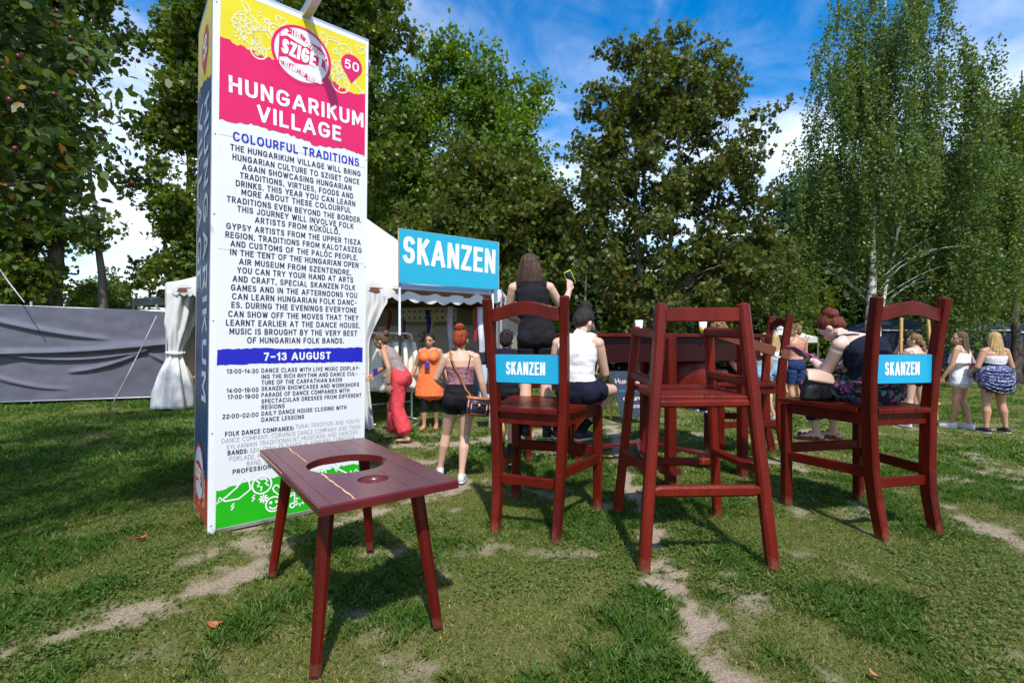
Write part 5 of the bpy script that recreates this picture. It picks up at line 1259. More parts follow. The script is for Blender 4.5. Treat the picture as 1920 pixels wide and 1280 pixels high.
def armchair():
    FNL, FNR, FFL, FFR = G(1207, 1068), G(1449, 1065), G(1157, 967), G(1345, 966)
    TNL, TNR = Vector((1.035, 3.36, 1.765)), Vector((1.60, 3.36, 1.765)); TFL, TFR = Vector((1.045, 4.05, 1.625)), Vector((1.645, 4.05, 1.615))
    root = thing('giant_armchair', (1.35, 3.65, 0), 'giant red armchair with splayed legs and straight top rail, empty, in the middle', 'chair')
    m = M['red_bright']
    def leg(f, t, w0, w1):
        f = Vector(f); t = Vector(t); d = (t - f).normalized(); mb = MB()
        mb.beam([f - d * .03, f.lerp(t, .5), t], [w0, ((w0[0] + w1[0]) / 2, (w0[1] + w1[1]) / 2), w1], side=(1, 0, 0), ch=.2); return mb.build('leg', m, root)
    leg(FNL, TNL, (.074, .074), (.072, .085)); leg(FNR, TNR, (.076, .076), (.074, .088)); leg(FFL, TFL, (.070, .070), (.066, .070)); leg(FFR, TFR, (.070, .070), (.066, .070))
    def on(f, t, z): f, t = Vector(f), Vector(t); return f.lerp(t, z / t.z)
    mb = MB(); mb.beam([on(FNL, TNL, 1.685), on(FNR, TNR, 1.685)], (.045, .095), side=(0, 1, 0), ch=.1); mb.build('top_rail', m, root)
    for f, t, f2, t2 in ((FNL, TNL, FFL, TFL), (FNR, TNR, FFR, TFR)):
        a, b2 = on(f, t, 1.555), on(f2, t2, 1.575); d = (b2 - a).normalized(); mb = MB(); mb.beam([a, b2 + d * .06], (.06, .075), side=(1, 0, 0), ch=.25); mb.build('armrest', m, root)
        a, b2 = on(f, t, 1.215), on(f2, t2, 1.225); mb = MB(); mb.beam([a, b2], (.045, .07), side=(1, 0, 0), ch=.3); mb.build('side_rail', m, root)
        a, b2 = on(f, t, .62), on(f2, t2, .57); mb = MB(); mb.beam([a - (b2 - a) * .03, b2], (.055, .06), side=(1, 0, 0), ch=.3); mb.build('side_rung', m, root)
    a, b2 = on(FNL, TNL, .50), on(FNR, TNR, .505); mb = MB(); mb.beam([a, a.lerp(b2, .1), a.lerp(b2, .9), b2], [(.05, .045), (.062, .075), (.062, .075), (.05, .045)], side=(0, 1, 0), ch=.25); mb.build('front_rung', m, root)
    a, b2 = on(FFL, TFL, .475), on(FFR, TFR, .475); mb = MB(); mb.beam([a, b2], (.055, .065), side=(0, 1, 0), ch=.25); mb.build('back_rung', m, root)
    a, b2 = on(FNL, TNL, 1.075), on(FNR, TNR, 1.08); mb = MB(); mb.beam([a, b2], (.04, .05), side=(0, 1, 0), ch=.3); mb.build('seat_rail', m, root)
    seat = MB()
    a, b2, c, d = on(FNL, TNL, 1.13), on(FNR, TNR, 1.13), on(FFR, TFR, 1.14), on(FFL, TFL, 1.14)
    for q0, q1 in ((0.035, .50), (.505, .965)):
        k = [a.lerp(b2, q0), a.lerp(b2, q1), d.lerp(c, q1), d.lerp(c, q0)]; k[0].y -= .01; k[1].y -= .01
        seat.rings([[p + Vector((0, 0, -.04)) for p in k], [p + Vector((0, 0, -.006)) for p in k], [p.lerp(sum(k, Vector()) / 4, .012) for p in k]])
    seat.build('seat', m, root)
    mb = MB(); mb.beam([FNL + Vector((.042, -.036, .0)), FNL + Vector((.040, -.035, .045))], (.008, .004)); mb.build('paint_chip', M['wood_light'], root)
armchair()
def hole_table():
    u = Vector((.80, .60, 0)); v = Vector((-.60, .80, 0)); c = Vector((-.964, 2.83, 0)); zt, th = .79, .042
    root = thing('hole_table', c, 'giant dark red potty seat table with a big round hole, nearest to the camera', 'table')
    hw, hl, rh, rr = .345, .69, .222, .078
    cup = Vector((0.0, -.41, 0))
    top = MB()
    N_ = 72
    def loc(a, b2, z): return c + u * a + v * b2 + Vector((0, 0, z))
    # top face: ring strips from the hole outwards to a rectangle, with the cup recess cut out of one side
    def rect_pt(t):
        x, y = math.cos(t), math.sin(t); s = min(hw / abs(x) if abs(x) > 1e-9 else 1e9, .300 / abs(y) if abs(y) > 1e-9 else 1e9); return x * s, y * s
    def sheet(z, e):
        """planar sheet with the hole (and the recess on top), as polygons"""
        A = hw - e; fs = []
        ang = [2 * math.pi * k / N_ for k in range(N_)]
        corners = [math.atan2(.30, hw), math.pi - math.atan2(.30, hw), math.pi + math.atan2(.30, hw), 2 * math.pi - math.atan2(.30, hw)]
        ang = sorted(ang + corners)
        inn = [(rh * math.cos(t), rh * math.sin(t)) for t in ang]; out = [(x * A / hw, y) for x, y in map(rect_pt, ang)]
        for i in range(len(ang)):
            j = (i + 1) % len(ang); fs.append([inn[i], out[i], out[j], inn[j]])
        return fs
    def put(fs, z, flip=False):
        for f in fs:
            k = len(top.v); top.v += [loc(a, b2, z) for a, b2 in f]; top.face(tuple(range(k, k + len(f))))
    e = .006
    put(sheet(zt, e), zt); put(sheet(zt - th, 0), zt - th)
    # far board
    put([[(-hw + e, .30), (hw - e, .30), (hw - e, hl - e), (-hw + e, hl - e)]], zt)
    # near board with the recess
    A = hw - e; y0, y1 = -hl + e, -.30
    ang = sorted([2 * math.pi * k / 40 for k in range(40)] + [math.atan2(y - cup.y, x) % (2 * math.pi) for x in (-A, A) for y in (y0, y1)])
    def rp(t):
        x, y = math.cos(t), math.sin(t); sx = A / abs(x) if abs(x) > 1e-9 else 1e9; sy = ((y1 - cup.y) / y if y > 0 else (y0 - cup.y) / y) if abs(y) > 1e-9 else 1e9; s = min(sx, sy); return x * s, cup.y + y * s
    inn = [(rr * math.cos(t), cup.y + rr * math.sin(t)) for t in ang]; out = [rp(t) for t in ang]
    put([[inn[i], out[i], out[(i + 1) % len(ang)], inn[(i + 1) % len(ang)]] for i in range(len(ang))], zt)
    put([[(-hw, .30), (hw, .30), (hw, hl), (-hw, hl)], [(-hw, -hl), (hw, -hl), (hw, -.30), (-hw, -.30)]], zt - th)
    outer = [[loc(a, b2, z) for a, b2 in ((-hw + i, -hl + i), (hw - i, -hl + i), (hw - i, hl - i), (-hw + i, hl - i))] for z, i in ((zt - th, 0), (zt - .008, 0), (zt, e))]
    top.rings(outer, cap=False)
    cc = [(rh * math.cos(2 * math.pi * k / N_), rh * math.sin(2 * math.pi * k / N_)) for k in range(N_)]
    top.rings([[loc(a, b2, zt) for a, b2 in cc], [loc(a, b2, zt - th) for a, b2 in cc]], cap=False)
    o = top.build('table_top', M['red_top'], root, fix=True)
    mb = MB(); cc = [(math.cos(2 * math.pi * k / 32), math.sin(2 * math.pi * k / 32)) for k in range(32)]
    mb.rings([[loc(a * q, cup.y + b2 * q, zt - h) for a, b2 in cc] for q, h in ((rr, .0), (rr, .006), (rr * .93, .022), (rr * .75, .030), (rr * .05, .034))], cap=False); mb.build('cup_recess', M['dirt_hole'], o, True)
    # seams of the boards and the long split that shows raw wood
    mb = MB(); r = random.Random(6)
    def strip(x, ya, yb, w, wob, h=.0012):
        n = 24; le, ri = [], []
        for i in range(n + 1):
            y = ya + (yb - ya) * i / n; dx = wob * mnoise.noise(Vector((y * 9, x, 3))); ww = w * (.45 + .9 * abs(mnoise.noise(Vector((y * 14, x, 8)))))
            le.append(loc(x + dx - ww / 2, y, zt + h)); ri.append(loc(x + dx + ww / 2, y, zt + h))
        mb.rings([le, ri], cap=False, closed=False)
    strip(-.185, .15, .684, .012, .012); strip(-.185, -.665, -.14, .015, .012)
    strip(-.185, -.684, -.663, .005, .0)
    mb.build('split', M['raw_wood'], o)
    mb = MB()
    for x in (.09, .22): strip(x, -.684, -.26 if x < .2 else .684, .0022, .001, .0009)
    strip(.09, .26, .684, .0022, .001, .0009); strip(-.29, -.684, .684, .0018, .002, .0009)
    mb.build('seams', mat('dark_joint', (.03, .006, .008), .6), o)
    mb = MB(); mb.rings([[loc(-hw - .0015, b2, z) for b2 in np.linspace(.02, hl, 12)] for z in (zt - .016 , zt - .006)], cap=False, closed=False); mb.build('worn_edge', M['raw_wood'], o)
    # battens and legs
    for s in (-1, 1):
        mb = MB(); mb.box(c + v * s * .44 + Vector((0, 0, zt - th - .022)), (.56, .12, .044), Matrix.Rotation(math.atan2(u.y, u.x), 3, 'Z'), ch=.1); mb.build('batten', M['red'], root)
    for (px, py), (tx, ty) in (((590, 1272), (615, 965)), ((822, 1180), (783, 925)), ((510, 1082), (541, 900)), ((694, 1032), (677, 925))):
        f = G(px, py); t = G(tx, ty, zt - th - .04) if py > 1100 else None
        off = (f - c); off.z = 0
        q = c + u * (off.dot(u) * .74) + v * (off.dot(v) * .80); q.z = zt - th - .01
        d = (q - f).normalized(); mb = MB(); mb.tube([f - d * .03, f + d * .02, f.lerp(q, .5), q], [.024, .027, .033, .039], 8); mb.build('leg', M['red'], root)
hole_table()
def big_table():
    m = M['red']
    z = 1.595
    a, b2 = P(1118, 640, 5.35), P(1440, 640, 6.15); a.z = b2.z = 0
    u = (b2 - a); L_ = u.length; u.normalize(); v = Vector((-u.y, u.x, 0))
    root = thing('giant_table', (a + b2) / 2, 'giant dark red table higher than a person, behind the empty armchair', 'table')
    c = (a + b2) / 2 + v * .55
    rot = Matrix.Rotation(math.atan2(u.y, u.x), 3, 'Z')
    mb = MB()
    for k in range(4): mb.box(c + v * (-.55 + .275 * (k + .5)) + Vector((0, 0, z - .022)), (L_ + .1, .272, .044), rot, ch=.1)
    mb.build('table_top', m, root)
    for s in (-1, 1):
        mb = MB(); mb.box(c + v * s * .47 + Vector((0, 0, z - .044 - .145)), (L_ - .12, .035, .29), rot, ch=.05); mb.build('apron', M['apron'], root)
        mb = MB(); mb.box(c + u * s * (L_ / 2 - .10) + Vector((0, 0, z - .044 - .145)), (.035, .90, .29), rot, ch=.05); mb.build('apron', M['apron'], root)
    # near legs stand where the photograph shows them; each carries a rounded foot collar
    legs = [G(1257, 917), G(1392, 891), G(1208, 852), G(1083, 866)]
    for p in legs:
        mb = MB(); mb.beam([p - Vector((0, 0, .03)), p + Vector((0, 0, z - .05))], (.095, .095), side=u, ch=.12); mb.build('leg', m, root)
    mb = MB()
    for p in legs: mb.rings([[p + Vector((math.cos(t) * .11, math.sin(t) * .11, h)) for t in np.linspace(0, 2 * math.pi, 24, endpoint=False)] for h in (.17, .20)])
    def curved(p, q, bow, zz):
        n = 14; le, ri = [], []
        d = (q - p).normalized(); s = Vector((-d.y, d.x, 0)); le2, ri2 = [], []
        for i in range(n + 1):
            t = i / n; k = p.lerp(q, t) + s * bow * math.sin(math.pi * t); w = .055 + .03 * abs(2 * t - 1)
            le.append([k + s * w + Vector((0, 0, zz + .03)), k - s * w + Vector((0, 0, zz + .03)), k - s * w + Vector((0, 0, zz)), k + s * w + Vector((0, 0, zz))])
        mb.rings(le)
    curved(legs[0], legs[2], .12, .171); curved(legs[2], legs[1], -.10, .174); curved(legs[3], legs[2], -.06, .168)
    mb.build('foot_rail', M['red_top'], root)
    # round tub hung under the table
    t0 = P(1283, 700, 6.3)
    mb = MB(); cc = np.linspace(0, 2 * math.pi, 40, endpoint=False)
    mb.rings([[Vector((t0.x + math.cos(t) * q, t0.y + math.sin(t) * q, h)) for t in cc] for q, h in ((.30, .72), (.315, .74), (.335, 1.0), (.35, 1.52))]); mb.build('tub', M['red_bright'], root, True)
    # cups on top
    def cup(px, py, dd, hgt, label, beer):
        q = P(px, py, dd); q.z = z + .002
        k = thing('plastic_cup', q, label, 'cup')
        mb = MB(); cc = np.linspace(0, 2 * math.pi, 24, endpoint=False)
        mb.rings([[q + Vector((math.cos(t) * w, math.sin(t) * w, h)) for t in cc] for w, h in ((.034, 0), (.034, .004), (.048, hgt), (.0455, hgt), (.032, .008), (.001, .008))], cap=False)
        mb.build('cup_wall', mat('milky_plastic', (.62, .68, .78), .3, .03), k, True)
        if beer:
            mb = MB(); mb.rings([[q + Vector((math.cos(t) * w, math.sin(t) * w, h)) for t in cc] for w, h in ((.0345, .002), (.0415, hgt * .5))]); mb.build('beer', mat('amber_beer', (.62, .30, .04), .2, .1), k, True)
    cup(1198, 610, 5.62, .15, 'empty milky plastic cup on the giant table, left of the armchair back', False)
    cup(1318, 610, 5.80, .145, 'plastic cup half full of beer on the giant table, beside the armchair arm', True)
    # long slanting beam with a ring
    a, b3 = P(1342, 624, 5.15), P(1452, 659, 5.15); k = thing('slanting_beam', (a + b3) / 2, 'orange red wooden beam slanting over the table\'s right end, a ring at its tip', 'beam')
    mb = MB(); mb.beam([a, b3], (.05, .105), side=(0, 1, 0), ch=.1); mb.build('shaft', M['red_bright'], k)
    mb = MB(); mb.beam([b3 + Vector((.07, 0, -.018)), b3 + Vector((.15, 0, -.04))], (.05, .10), side=(0, 1, 0), ch=.1); mb.build('tip', M['red_bright'], k)
    mb = MB(); cq = b3 + Vector((.035, 0, .0)); mb.tube([cq + Vector((.045 * math.cos(t), 0, .045 * math.sin(t) - .02)) for t in np.linspace(R(150), R(390), 14)], .007, 6); mb.build('ring', M['steel'], k, True)
    # low giant stool beyond the first chair
    s0 = Vector((.50, 6.35, 0)); k = thing('giant_stool', s0, 'giant red stool without a back, beyond the chair of the woman in white', 'stool')
    mb = MB(); mb.box(s0 + Vector((0, 0, .955)), (.72, .6, .05), ch=.1); mb.build('seat', m, k)
    for x in (-.29, .29):
        for y in (-.23, .23): mb = MB(); mb.beam([s0 + Vector((x, y, -.02)), s0 + Vector((x * .95, y * .95, .93))], (.07, .07), ch=.15); mb.build('leg', m, k)
    mb = MB(); mb.beam([s0 + Vector((-.27, -.225, .45)), s0 + Vector((.27, -.225, .45))], (.04, .07), side=(0, 1, 0)); mb.build('rung', m, k); mb = MB(); mb.beam([s0 + Vector((-.27, .225, .45)), s0 + Vector((.27, .225, .45))], (.04, .07), side=(0, 1, 0)); mb.build('rung', m, k)
big_table()
def chalkboard():
    a = P(1139, 695, 8.9); b2 = G(1162, 790)
    o = Vector((b2.x, 8.85, .02)); ang = R(10)
    U = Vector((math.cos(ang), 0.06, math.sin(-ang) * .0)).normalized(); V_ = Vector((-.20, .16, .97)).normalized()
    root = thing('chalkboard', (o.x + .25, 8.9, 0), 'dark chalkboard A-frame with handwriting, standing on the grass behind the table', 'chalkboard')
    pl = Plane(o, U, V_)
    mb = MB(); mb.prism([(0.02, .10), (.50, .10), (.60, .96), (-.02, .96)], pl.o, pl.u, pl.v, pl.n, .02); bd = mb.build('board', mat('slate_blue_board', (.022, .035, .065), .6, .2, 9), root)
    for x in (0.04, .46): mb = MB(); mb.beam([pl.pt(x, -.02, -.012), pl.pt(x, .11, -.012)], (.06, .022), side=pl.u); mb.build('leg', mat('slate_leg', (.02, .03, .06), .6), root)
    for x in (.0, .5): mb = MB(); mb.beam([pl.pt(x, .92, -.03), Vector((pl.pt(x, 0).x - .12, o.y + .42, .01))], (.045, .022)); mb.build('rear_leg', M['wood_light'], root)
    for s, x0, x1, y, cap, col in (('Hungarian', .05, .56, .77, .10, (.75, .62, .66)), ('technical', .08, .50, .60, .07, (.03, .25, .55)), ('culture', .12, .46, .45, .09, (.8, .8, .74)), ('house', .22, .44, .31, .09, (.75, .6, .66))):
        mb = MB(); pl.script(mb, s, (x0, y), (x1, y + .008), cap, .003, 0.0); mb.build('handwriting', mat('chalk', col, .9), bd)
    mb = MB(); mb.mi = 0; pl.poly(mb, circ(.14, .27, .045, 8), .003); pl.poly(mb, circ(.18, .235, .03, 8), .0035); mb.mi = 1; pl.poly(mb, [(.13, .22), (.17, .19), (.165, .14), (.20, .08), (.14, .13)], .003)
    pl.poly(mb, [(.36, .20), (.39, .21), (.40, .13), (.37, .12)], .003)
    mb.build('chalk_flower', [mat('chalk_pink', (.7, .38, .34), .9), mat('chalk_green', (.12, .5, .35), .9)], bd)
chalkboard()
def far_stalls():
    dark = mat('navy_awning_cloth', (.010, .018, .045), .8, .2); pale = M['canvas']
    for i, (px, w, d, zt, lab) in enumerate(((1655, 5.2, 19.5, 1.95, 'dark navy stall tent with a pale roof edge behind the right chair'), (1815, 5.0, 21.0, 1.9, 'dark stall tent at the right end of the meadow, behind the blonde woman'), (1300, 4.0, 30, 1.75, 'dark low stall tent far behind the giant table'))):
        a = P(px, 640, d); a.z = 0
        root = thing('stall_tent', a, lab, 'tent')
        mb = MB(); mb.rings([[a + Vector((x, y, 0)) for x, y in ((0, 0), (w, 0), (w, 3), (0, 3))], [a + Vector((x, y, zt)) for x, y in ((0, 0), (w, 0), (w, 3), (0, 3))], [a + Vector((x, y, zt + .5)) for x, y in ((1, 1), (w - 1, 1), (w - 1, 2), (1, 2))]]); mb.build('cover', dark, root)
        mb = MB(); mb.beam([a + Vector((-.05, -.04, zt)), a + Vector((w + .05, -.04, zt))], (.04, .05)); mb.build('roof_edge', pale, root)
far_stalls()
def litter():
    r = random.Random(3)
    def leaf(px, py, s, col, label):
        p = G(px, py); p.z = float(gheight(np.array(p.x), np.array(p.y))) + .025
        mb = MB(); n = 9; rows = []
        for i in range(n):
            t = i / (n - 1); w = .33 * math.sin(math.pi * min(.97, max(.04, t))) ** .8
            rows.append([p + Vector((s * (t - .5), s * k * w, s * (.22 * (2 * t - 1) ** 2 + .15 * k * k))) for k in (-1, -.5, 0, .5, 1)])
        mb.rings(rows, cap=False, closed=False); o = mb.build('dry_leaf', mat('dry_leaf', col, .7, .3, 30), None, True); tag(o, label, 'leaf')
        o.data.transform(Matrix.Translation(-p)); o.location = p
        o.rotation_euler = (r.uniform(-.5, .5), r.uniform(-.4, .4), r.uniform(0, 3))
    leaf(265, 1018, .085, (.42, .09, .02), 'curled orange leaf lying on the turf left of the tower')
    leaf(402, 1180, .075, (.36, .12, .04), 'pale brown dry leaf on the turf in front of the tower')
    leaf(88, 1038, .07, (.28, .10, .03), 'small brown leaf in the shaded turf at left')
    leaf(205, 873, .07, (.30, .16, .05), 'small tan leaf on the shaded turf in front of the fence')
    leaf(1640, 1275, .06, (.30, .12, .05), 'brown leaf at the lower edge of the meadow, right of the trodden path')
    def stone(px, py, s, label):
        p = G(px, py); z = float(gheight(np.array(p.x), np.array(p.y))); mb = MB(); mb.ball(p + Vector((0, 0, z + s * .35)), (s, s * .75, s * .6), nu=12, nv=8)
        for k, q in enumerate(mb.v): mb.v[k] = q + Vector((1, 1, 1)) * s * .18 * mnoise.noise(q * (1.2 / s))
        o = mb.build('stone', mat('pale_stone', (.36, .31, .27), .9, .2, 40, .4), None, True); tag(o, label, 'stone')
    stone(710, 1054, .022, 'pale stone in the shade under the table with a hole')
    stone(700, 1056, .013, 'small tan pebble touching the pale stone under the table')
    stone(1250, 1143, .015, 'pebble at the edge of the trodden path in front of the armchair')
litter()
# ---------------------------------------------------------------- people
M['skin_fair'] = mat('fair_skin', (0.60, 0.37, 0.27), 0.5, 0.06, 6, sss=0.12)
M['skin_tan'] = mat('tanned_skin', (0.46, 0.245, 0.15), 0.5, 0.07, 6, sss=0.10)
M['skin_pale'] = mat('pale_skin', (0.64, 0.44, 0.36), 0.5, 0.06, 6, sss=0.12)
def hair_mat(n, c, c2): return mat(n, c, 0.52, 0.4, 38, 0.9, 70, 0.22, col2=c2, stretch=(1, 1, 0.10))
M['hair_brown'] = hair_mat('brown_hair', (0.030, 0.016, 0.011), (0.105, 0.060, 0.040))
M['hair_ash'] = hair_mat('ash_brown_hair', (0.055, 0.030, 0.018), (0.15, 0.090, 0.055))
M['hair_dark'] = hair_mat('black_brown_hair', (0.010, 0.008, 0.008), (0.035, 0.026, 0.022))
M['hair_red'] = hair_mat('copper_red_hair', (0.16, 0.026, 0.010), (0.38, 0.075, 0.022))
M['hair_auburn'] = hair_mat('auburn_hair', (0.060, 0.012, 0.008), (0.20, 0.042, 0.020))
M['hair_blond'] = hair_mat('golden_blond_hair', (0.22, 0.13, 0.050), (0.62, 0.43, 0.19))
M['hair_fairbrown'] = hair_mat('fair_brown_hair', (0.10, 0.055, 0.025), (0.30, 0.18, 0.08))
def cloth(n, c, c2=None, sc=18, bump=0.35, **k): return mat(n, c, 0.85, 0.14, sc, bump, 9, 0.2, col2=c2, **k)
M['black_cloth'] = cloth('black_cloth', (0.010, 0.010, 0.013))
M['navy_cloth'] = cloth('navy_cloth', (0.008, 0.010, 0.026))
M['blue_shorts'] = cloth('blue_shorts_cloth', (0.020, 0.036, 0.12))
M['white_cloth'] = cloth('white_cotton', (0.70, 0.70, 0.72))
M['grey_cloth'] = cloth('taupe_grey_jersey', (0.28, 0.235, 0.225))
M['coral_cloth'] = cloth('coral_red_linen', (0.62, 0.060, 0.075))
M['orange_cloth'] = cloth('orange_jersey', (0.80, 0.18, 0.055))
M['denim'] = cloth('light_denim', (0.20, 0.34, 0.50))
M['pink_cloth'] = cloth('hot_pink_cloth', (0.60, 0.03, 0.16))
M['palepink_cloth'] = cloth('pale_pink_cloth', (0.62, 0.30, 0.28))
M['redc'] = cloth('red_cloth', (0.40, 0.02, 0.02))
M['floral_top'] = cloth('plum_patterned_cloth', (0.10, 0.012, 0.030), (0.50, 0.28, 0.33), 34)
def speckle(n, base, cols, sc):
    m = mat(n, base, .8, .1); nt = m.node_tree; N, L = nt.nodes, nt.links; b = N['Principled BSDF']
    tc = N.new('ShaderNodeTexCoord'); vo = N.new('ShaderNodeTexVoronoi'); vo.inputs['Scale'].default_value = sc; L.new(tc.outputs['Object'], vo.inputs['Vector'])
    cr = N.new('ShaderNodeValToRGB'); cr.color_ramp.interpolation = 'CONSTANT'; sp = N.new('ShaderNodeSeparateColor'); L.new(vo.outputs['Color'], sp.inputs[0]); L.new(sp.outputs[0], cr.inputs[0])
    e = cr.color_ramp.elements; e[0].color = (*base, 1); e[1].color = (*base, 1); e[1].position = .99
    for i, c in enumerate(cols): q = e.new(0.52 + .46 * i / len(cols)); q.color = (*c, 1)
    L.new(cr.outputs[0], b.inputs['Base Color']); return m
M['floral_dark'] = speckle('dark_floral_cloth', (0.010, 0.010, 0.016), [(.04, .20, .17), (.30, .05, .16), (.10, .05, .22), (.05, .12, .16), (.16, .10, .06)], 34)
M['blue_print_dress'] = speckle('blue_printed_cloth', (0.03, 0.13, 0.42), [(.5, .6, .7), (.02, .04, .2), (.10, .35, .55)], 26)
M['shawl'] = speckle('blue_white_knit', (0.030, 0.040, 0.14), [(.40, .42, .52), (.03, .03, .11), (.30, .32, .45), (.05, .06, .16)], 75)
M['sneaker_white'] = mat('white_canvas_shoe', (0.56, 0.56, 0.58), .6, .06, 20)
M['sneaker_dark'] = mat('dark_shoe', (0.018, 0.020, 0.030), .55, .2, 20)
M['sneaker_navy'] = mat('navy_shoe', (0.020, 0.030, 0.090), .55, .2, 20)
M['sandal'] = mat('red_brown_sandal', (0.20, 0.045, 0.035), .5, .2, 20)
M['leather_tan'] = mat('tan_leather', (0.38, 0.14, 0.05), .45, .2, 20)
M['leather_black'] = mat('black_leather', (0.008, 0.009, 0.013), .33, .2, 14, .2, 20, .35)
M['leather_navy'] = mat('navy_leather', (0.020, 0.022, 0.060), .4, .2, 20)
M['badge'] = mat('violet_blue_badge', (0.06, 0.04, 0.30), .4, .05)
M['eye_dark'] = mat('dark_eye', (0.02, 0.015, 0.012), .2, .05)
M['lip'] = mat('lips', (0.42, 0.13, 0.11), .4, .05)
def taubin(me, n):
    """even the skin out without shrinking it"""
    nv = len(me.vertices); co = np.empty(nv * 3, np.float32); me.vertices.foreach_get('co', co); co = co.reshape(-1, 3).astype(float)
    e = np.empty(len(me.edges) * 2, np.int32); me.edges.foreach_get('vertices', e); e = e.reshape(-1, 2)
    a = np.concatenate([e[:, 0], e[:, 1]]); b = np.concatenate([e[:, 1], e[:, 0]]); deg = np.maximum(np.bincount(a, minlength=nv), 1)[:, None]
    for i in range(n):
        for f in (0.62, -0.64):
            m = np.stack([np.bincount(a, weights=co[b, k], minlength=nv) for k in range(3)], 1) / deg
            co = co + f * (m - co)
    me.vertices.foreach_set('co', co.astype(np.float32).ravel()); me.update()
def blob(mb, voxel, name, smooth_n=2, wrinkle=0.0, wscale=9.0, seed=0):
    """one continuous skin over the overlapping closed forms in mb"""
    me = mb.mesh(name)
    o = bpy.data.objects.new(name, me); COL.objects.link(o)
    md = o.modifiers.new('r', 'REMESH'); md.mode = 'VOXEL'; md.voxel_size = voxel; md.use_smooth_shade = True
    dg = bpy.context.evaluated_depsgraph_get(); dg.update()
    out = bpy.data.meshes.new_from_object(o.evaluated_get(dg)); out.name = name
    bpy.data.objects.remove(o); bpy.data.meshes.remove(me)
    if smooth_n: taubin(out, smooth_n)
    if wrinkle:
        n = len(out.vertices); co = np.empty(n * 3, np.float32); no = np.empty(n * 3, np.float32)
        out.vertices.foreach_get('co', co); out.vertices.foreach_get('normal', no); co = co.reshape(-1, 3); no = no.reshape(-1, 3)
        w = np.array([mnoise.noise(Vector((c[0] * wscale * 1.3, c[1] * wscale * 1.3, c[2] * wscale * .45 + seed))) + .5 * mnoise.noise(Vector((c[0] * wscale * 2.2, c[1] * wscale * 2.2, c[2] * wscale * 1.4))) for c in co])
        co += no * (w * wrinkle)[:, None]; out.vertices.foreach_set('co', co.astype(np.float32).ravel())
    out.polygons.foreach_set('use_smooth', np.ones(len(out.polygons), dtype=bool)); out.update()
    return out
def bend(pts, rads, k=3):
    """a limb's centre line with its joints eased into short curves"""
    P_, R_ = [], []
    for i, p in enumerate(pts):
        if 0 < i < len(pts) - 1:
            a = p.lerp(pts[i - 1], min(.4, .045 / max((p - pts[i - 1]).length, 1e-6))); c = p.lerp(pts[i + 1], min(.4, .045 / max((p - pts[i + 1]).length, 1e-6)))
            for t in (0, .5, 1): P_.append(a * (1 - t) ** 2 + p * 2 * t * (1 - t) + c * t * t); R_.append(rads[i])
        else: P_.append(p); R_.append(rads[i])
    return P_, R_
STAND = dict(pel=(0, 0, .95), wai=(0, .005, 1.10), che=(0, -.005, 1.28), nec=(0, -.015, 1.455), hea=(0, .018, 1.59),
             shL=(-.165, -.01, 1.395), elL=(-.215, -.03, 1.12), wrL=(-.215, .045, .885), shR=(.165, -.01, 1.395), elR=(.215, -.03, 1.12), wrR=(.215, .045, .885),
             hiL=(-.085, 0, .92), knL=(-.092, .02, .50), anL=(-.092, -.03, .085), hiR=(.085, 0, .92), knR=(.092, .02, .50), anR=(.092, -.03, .085))
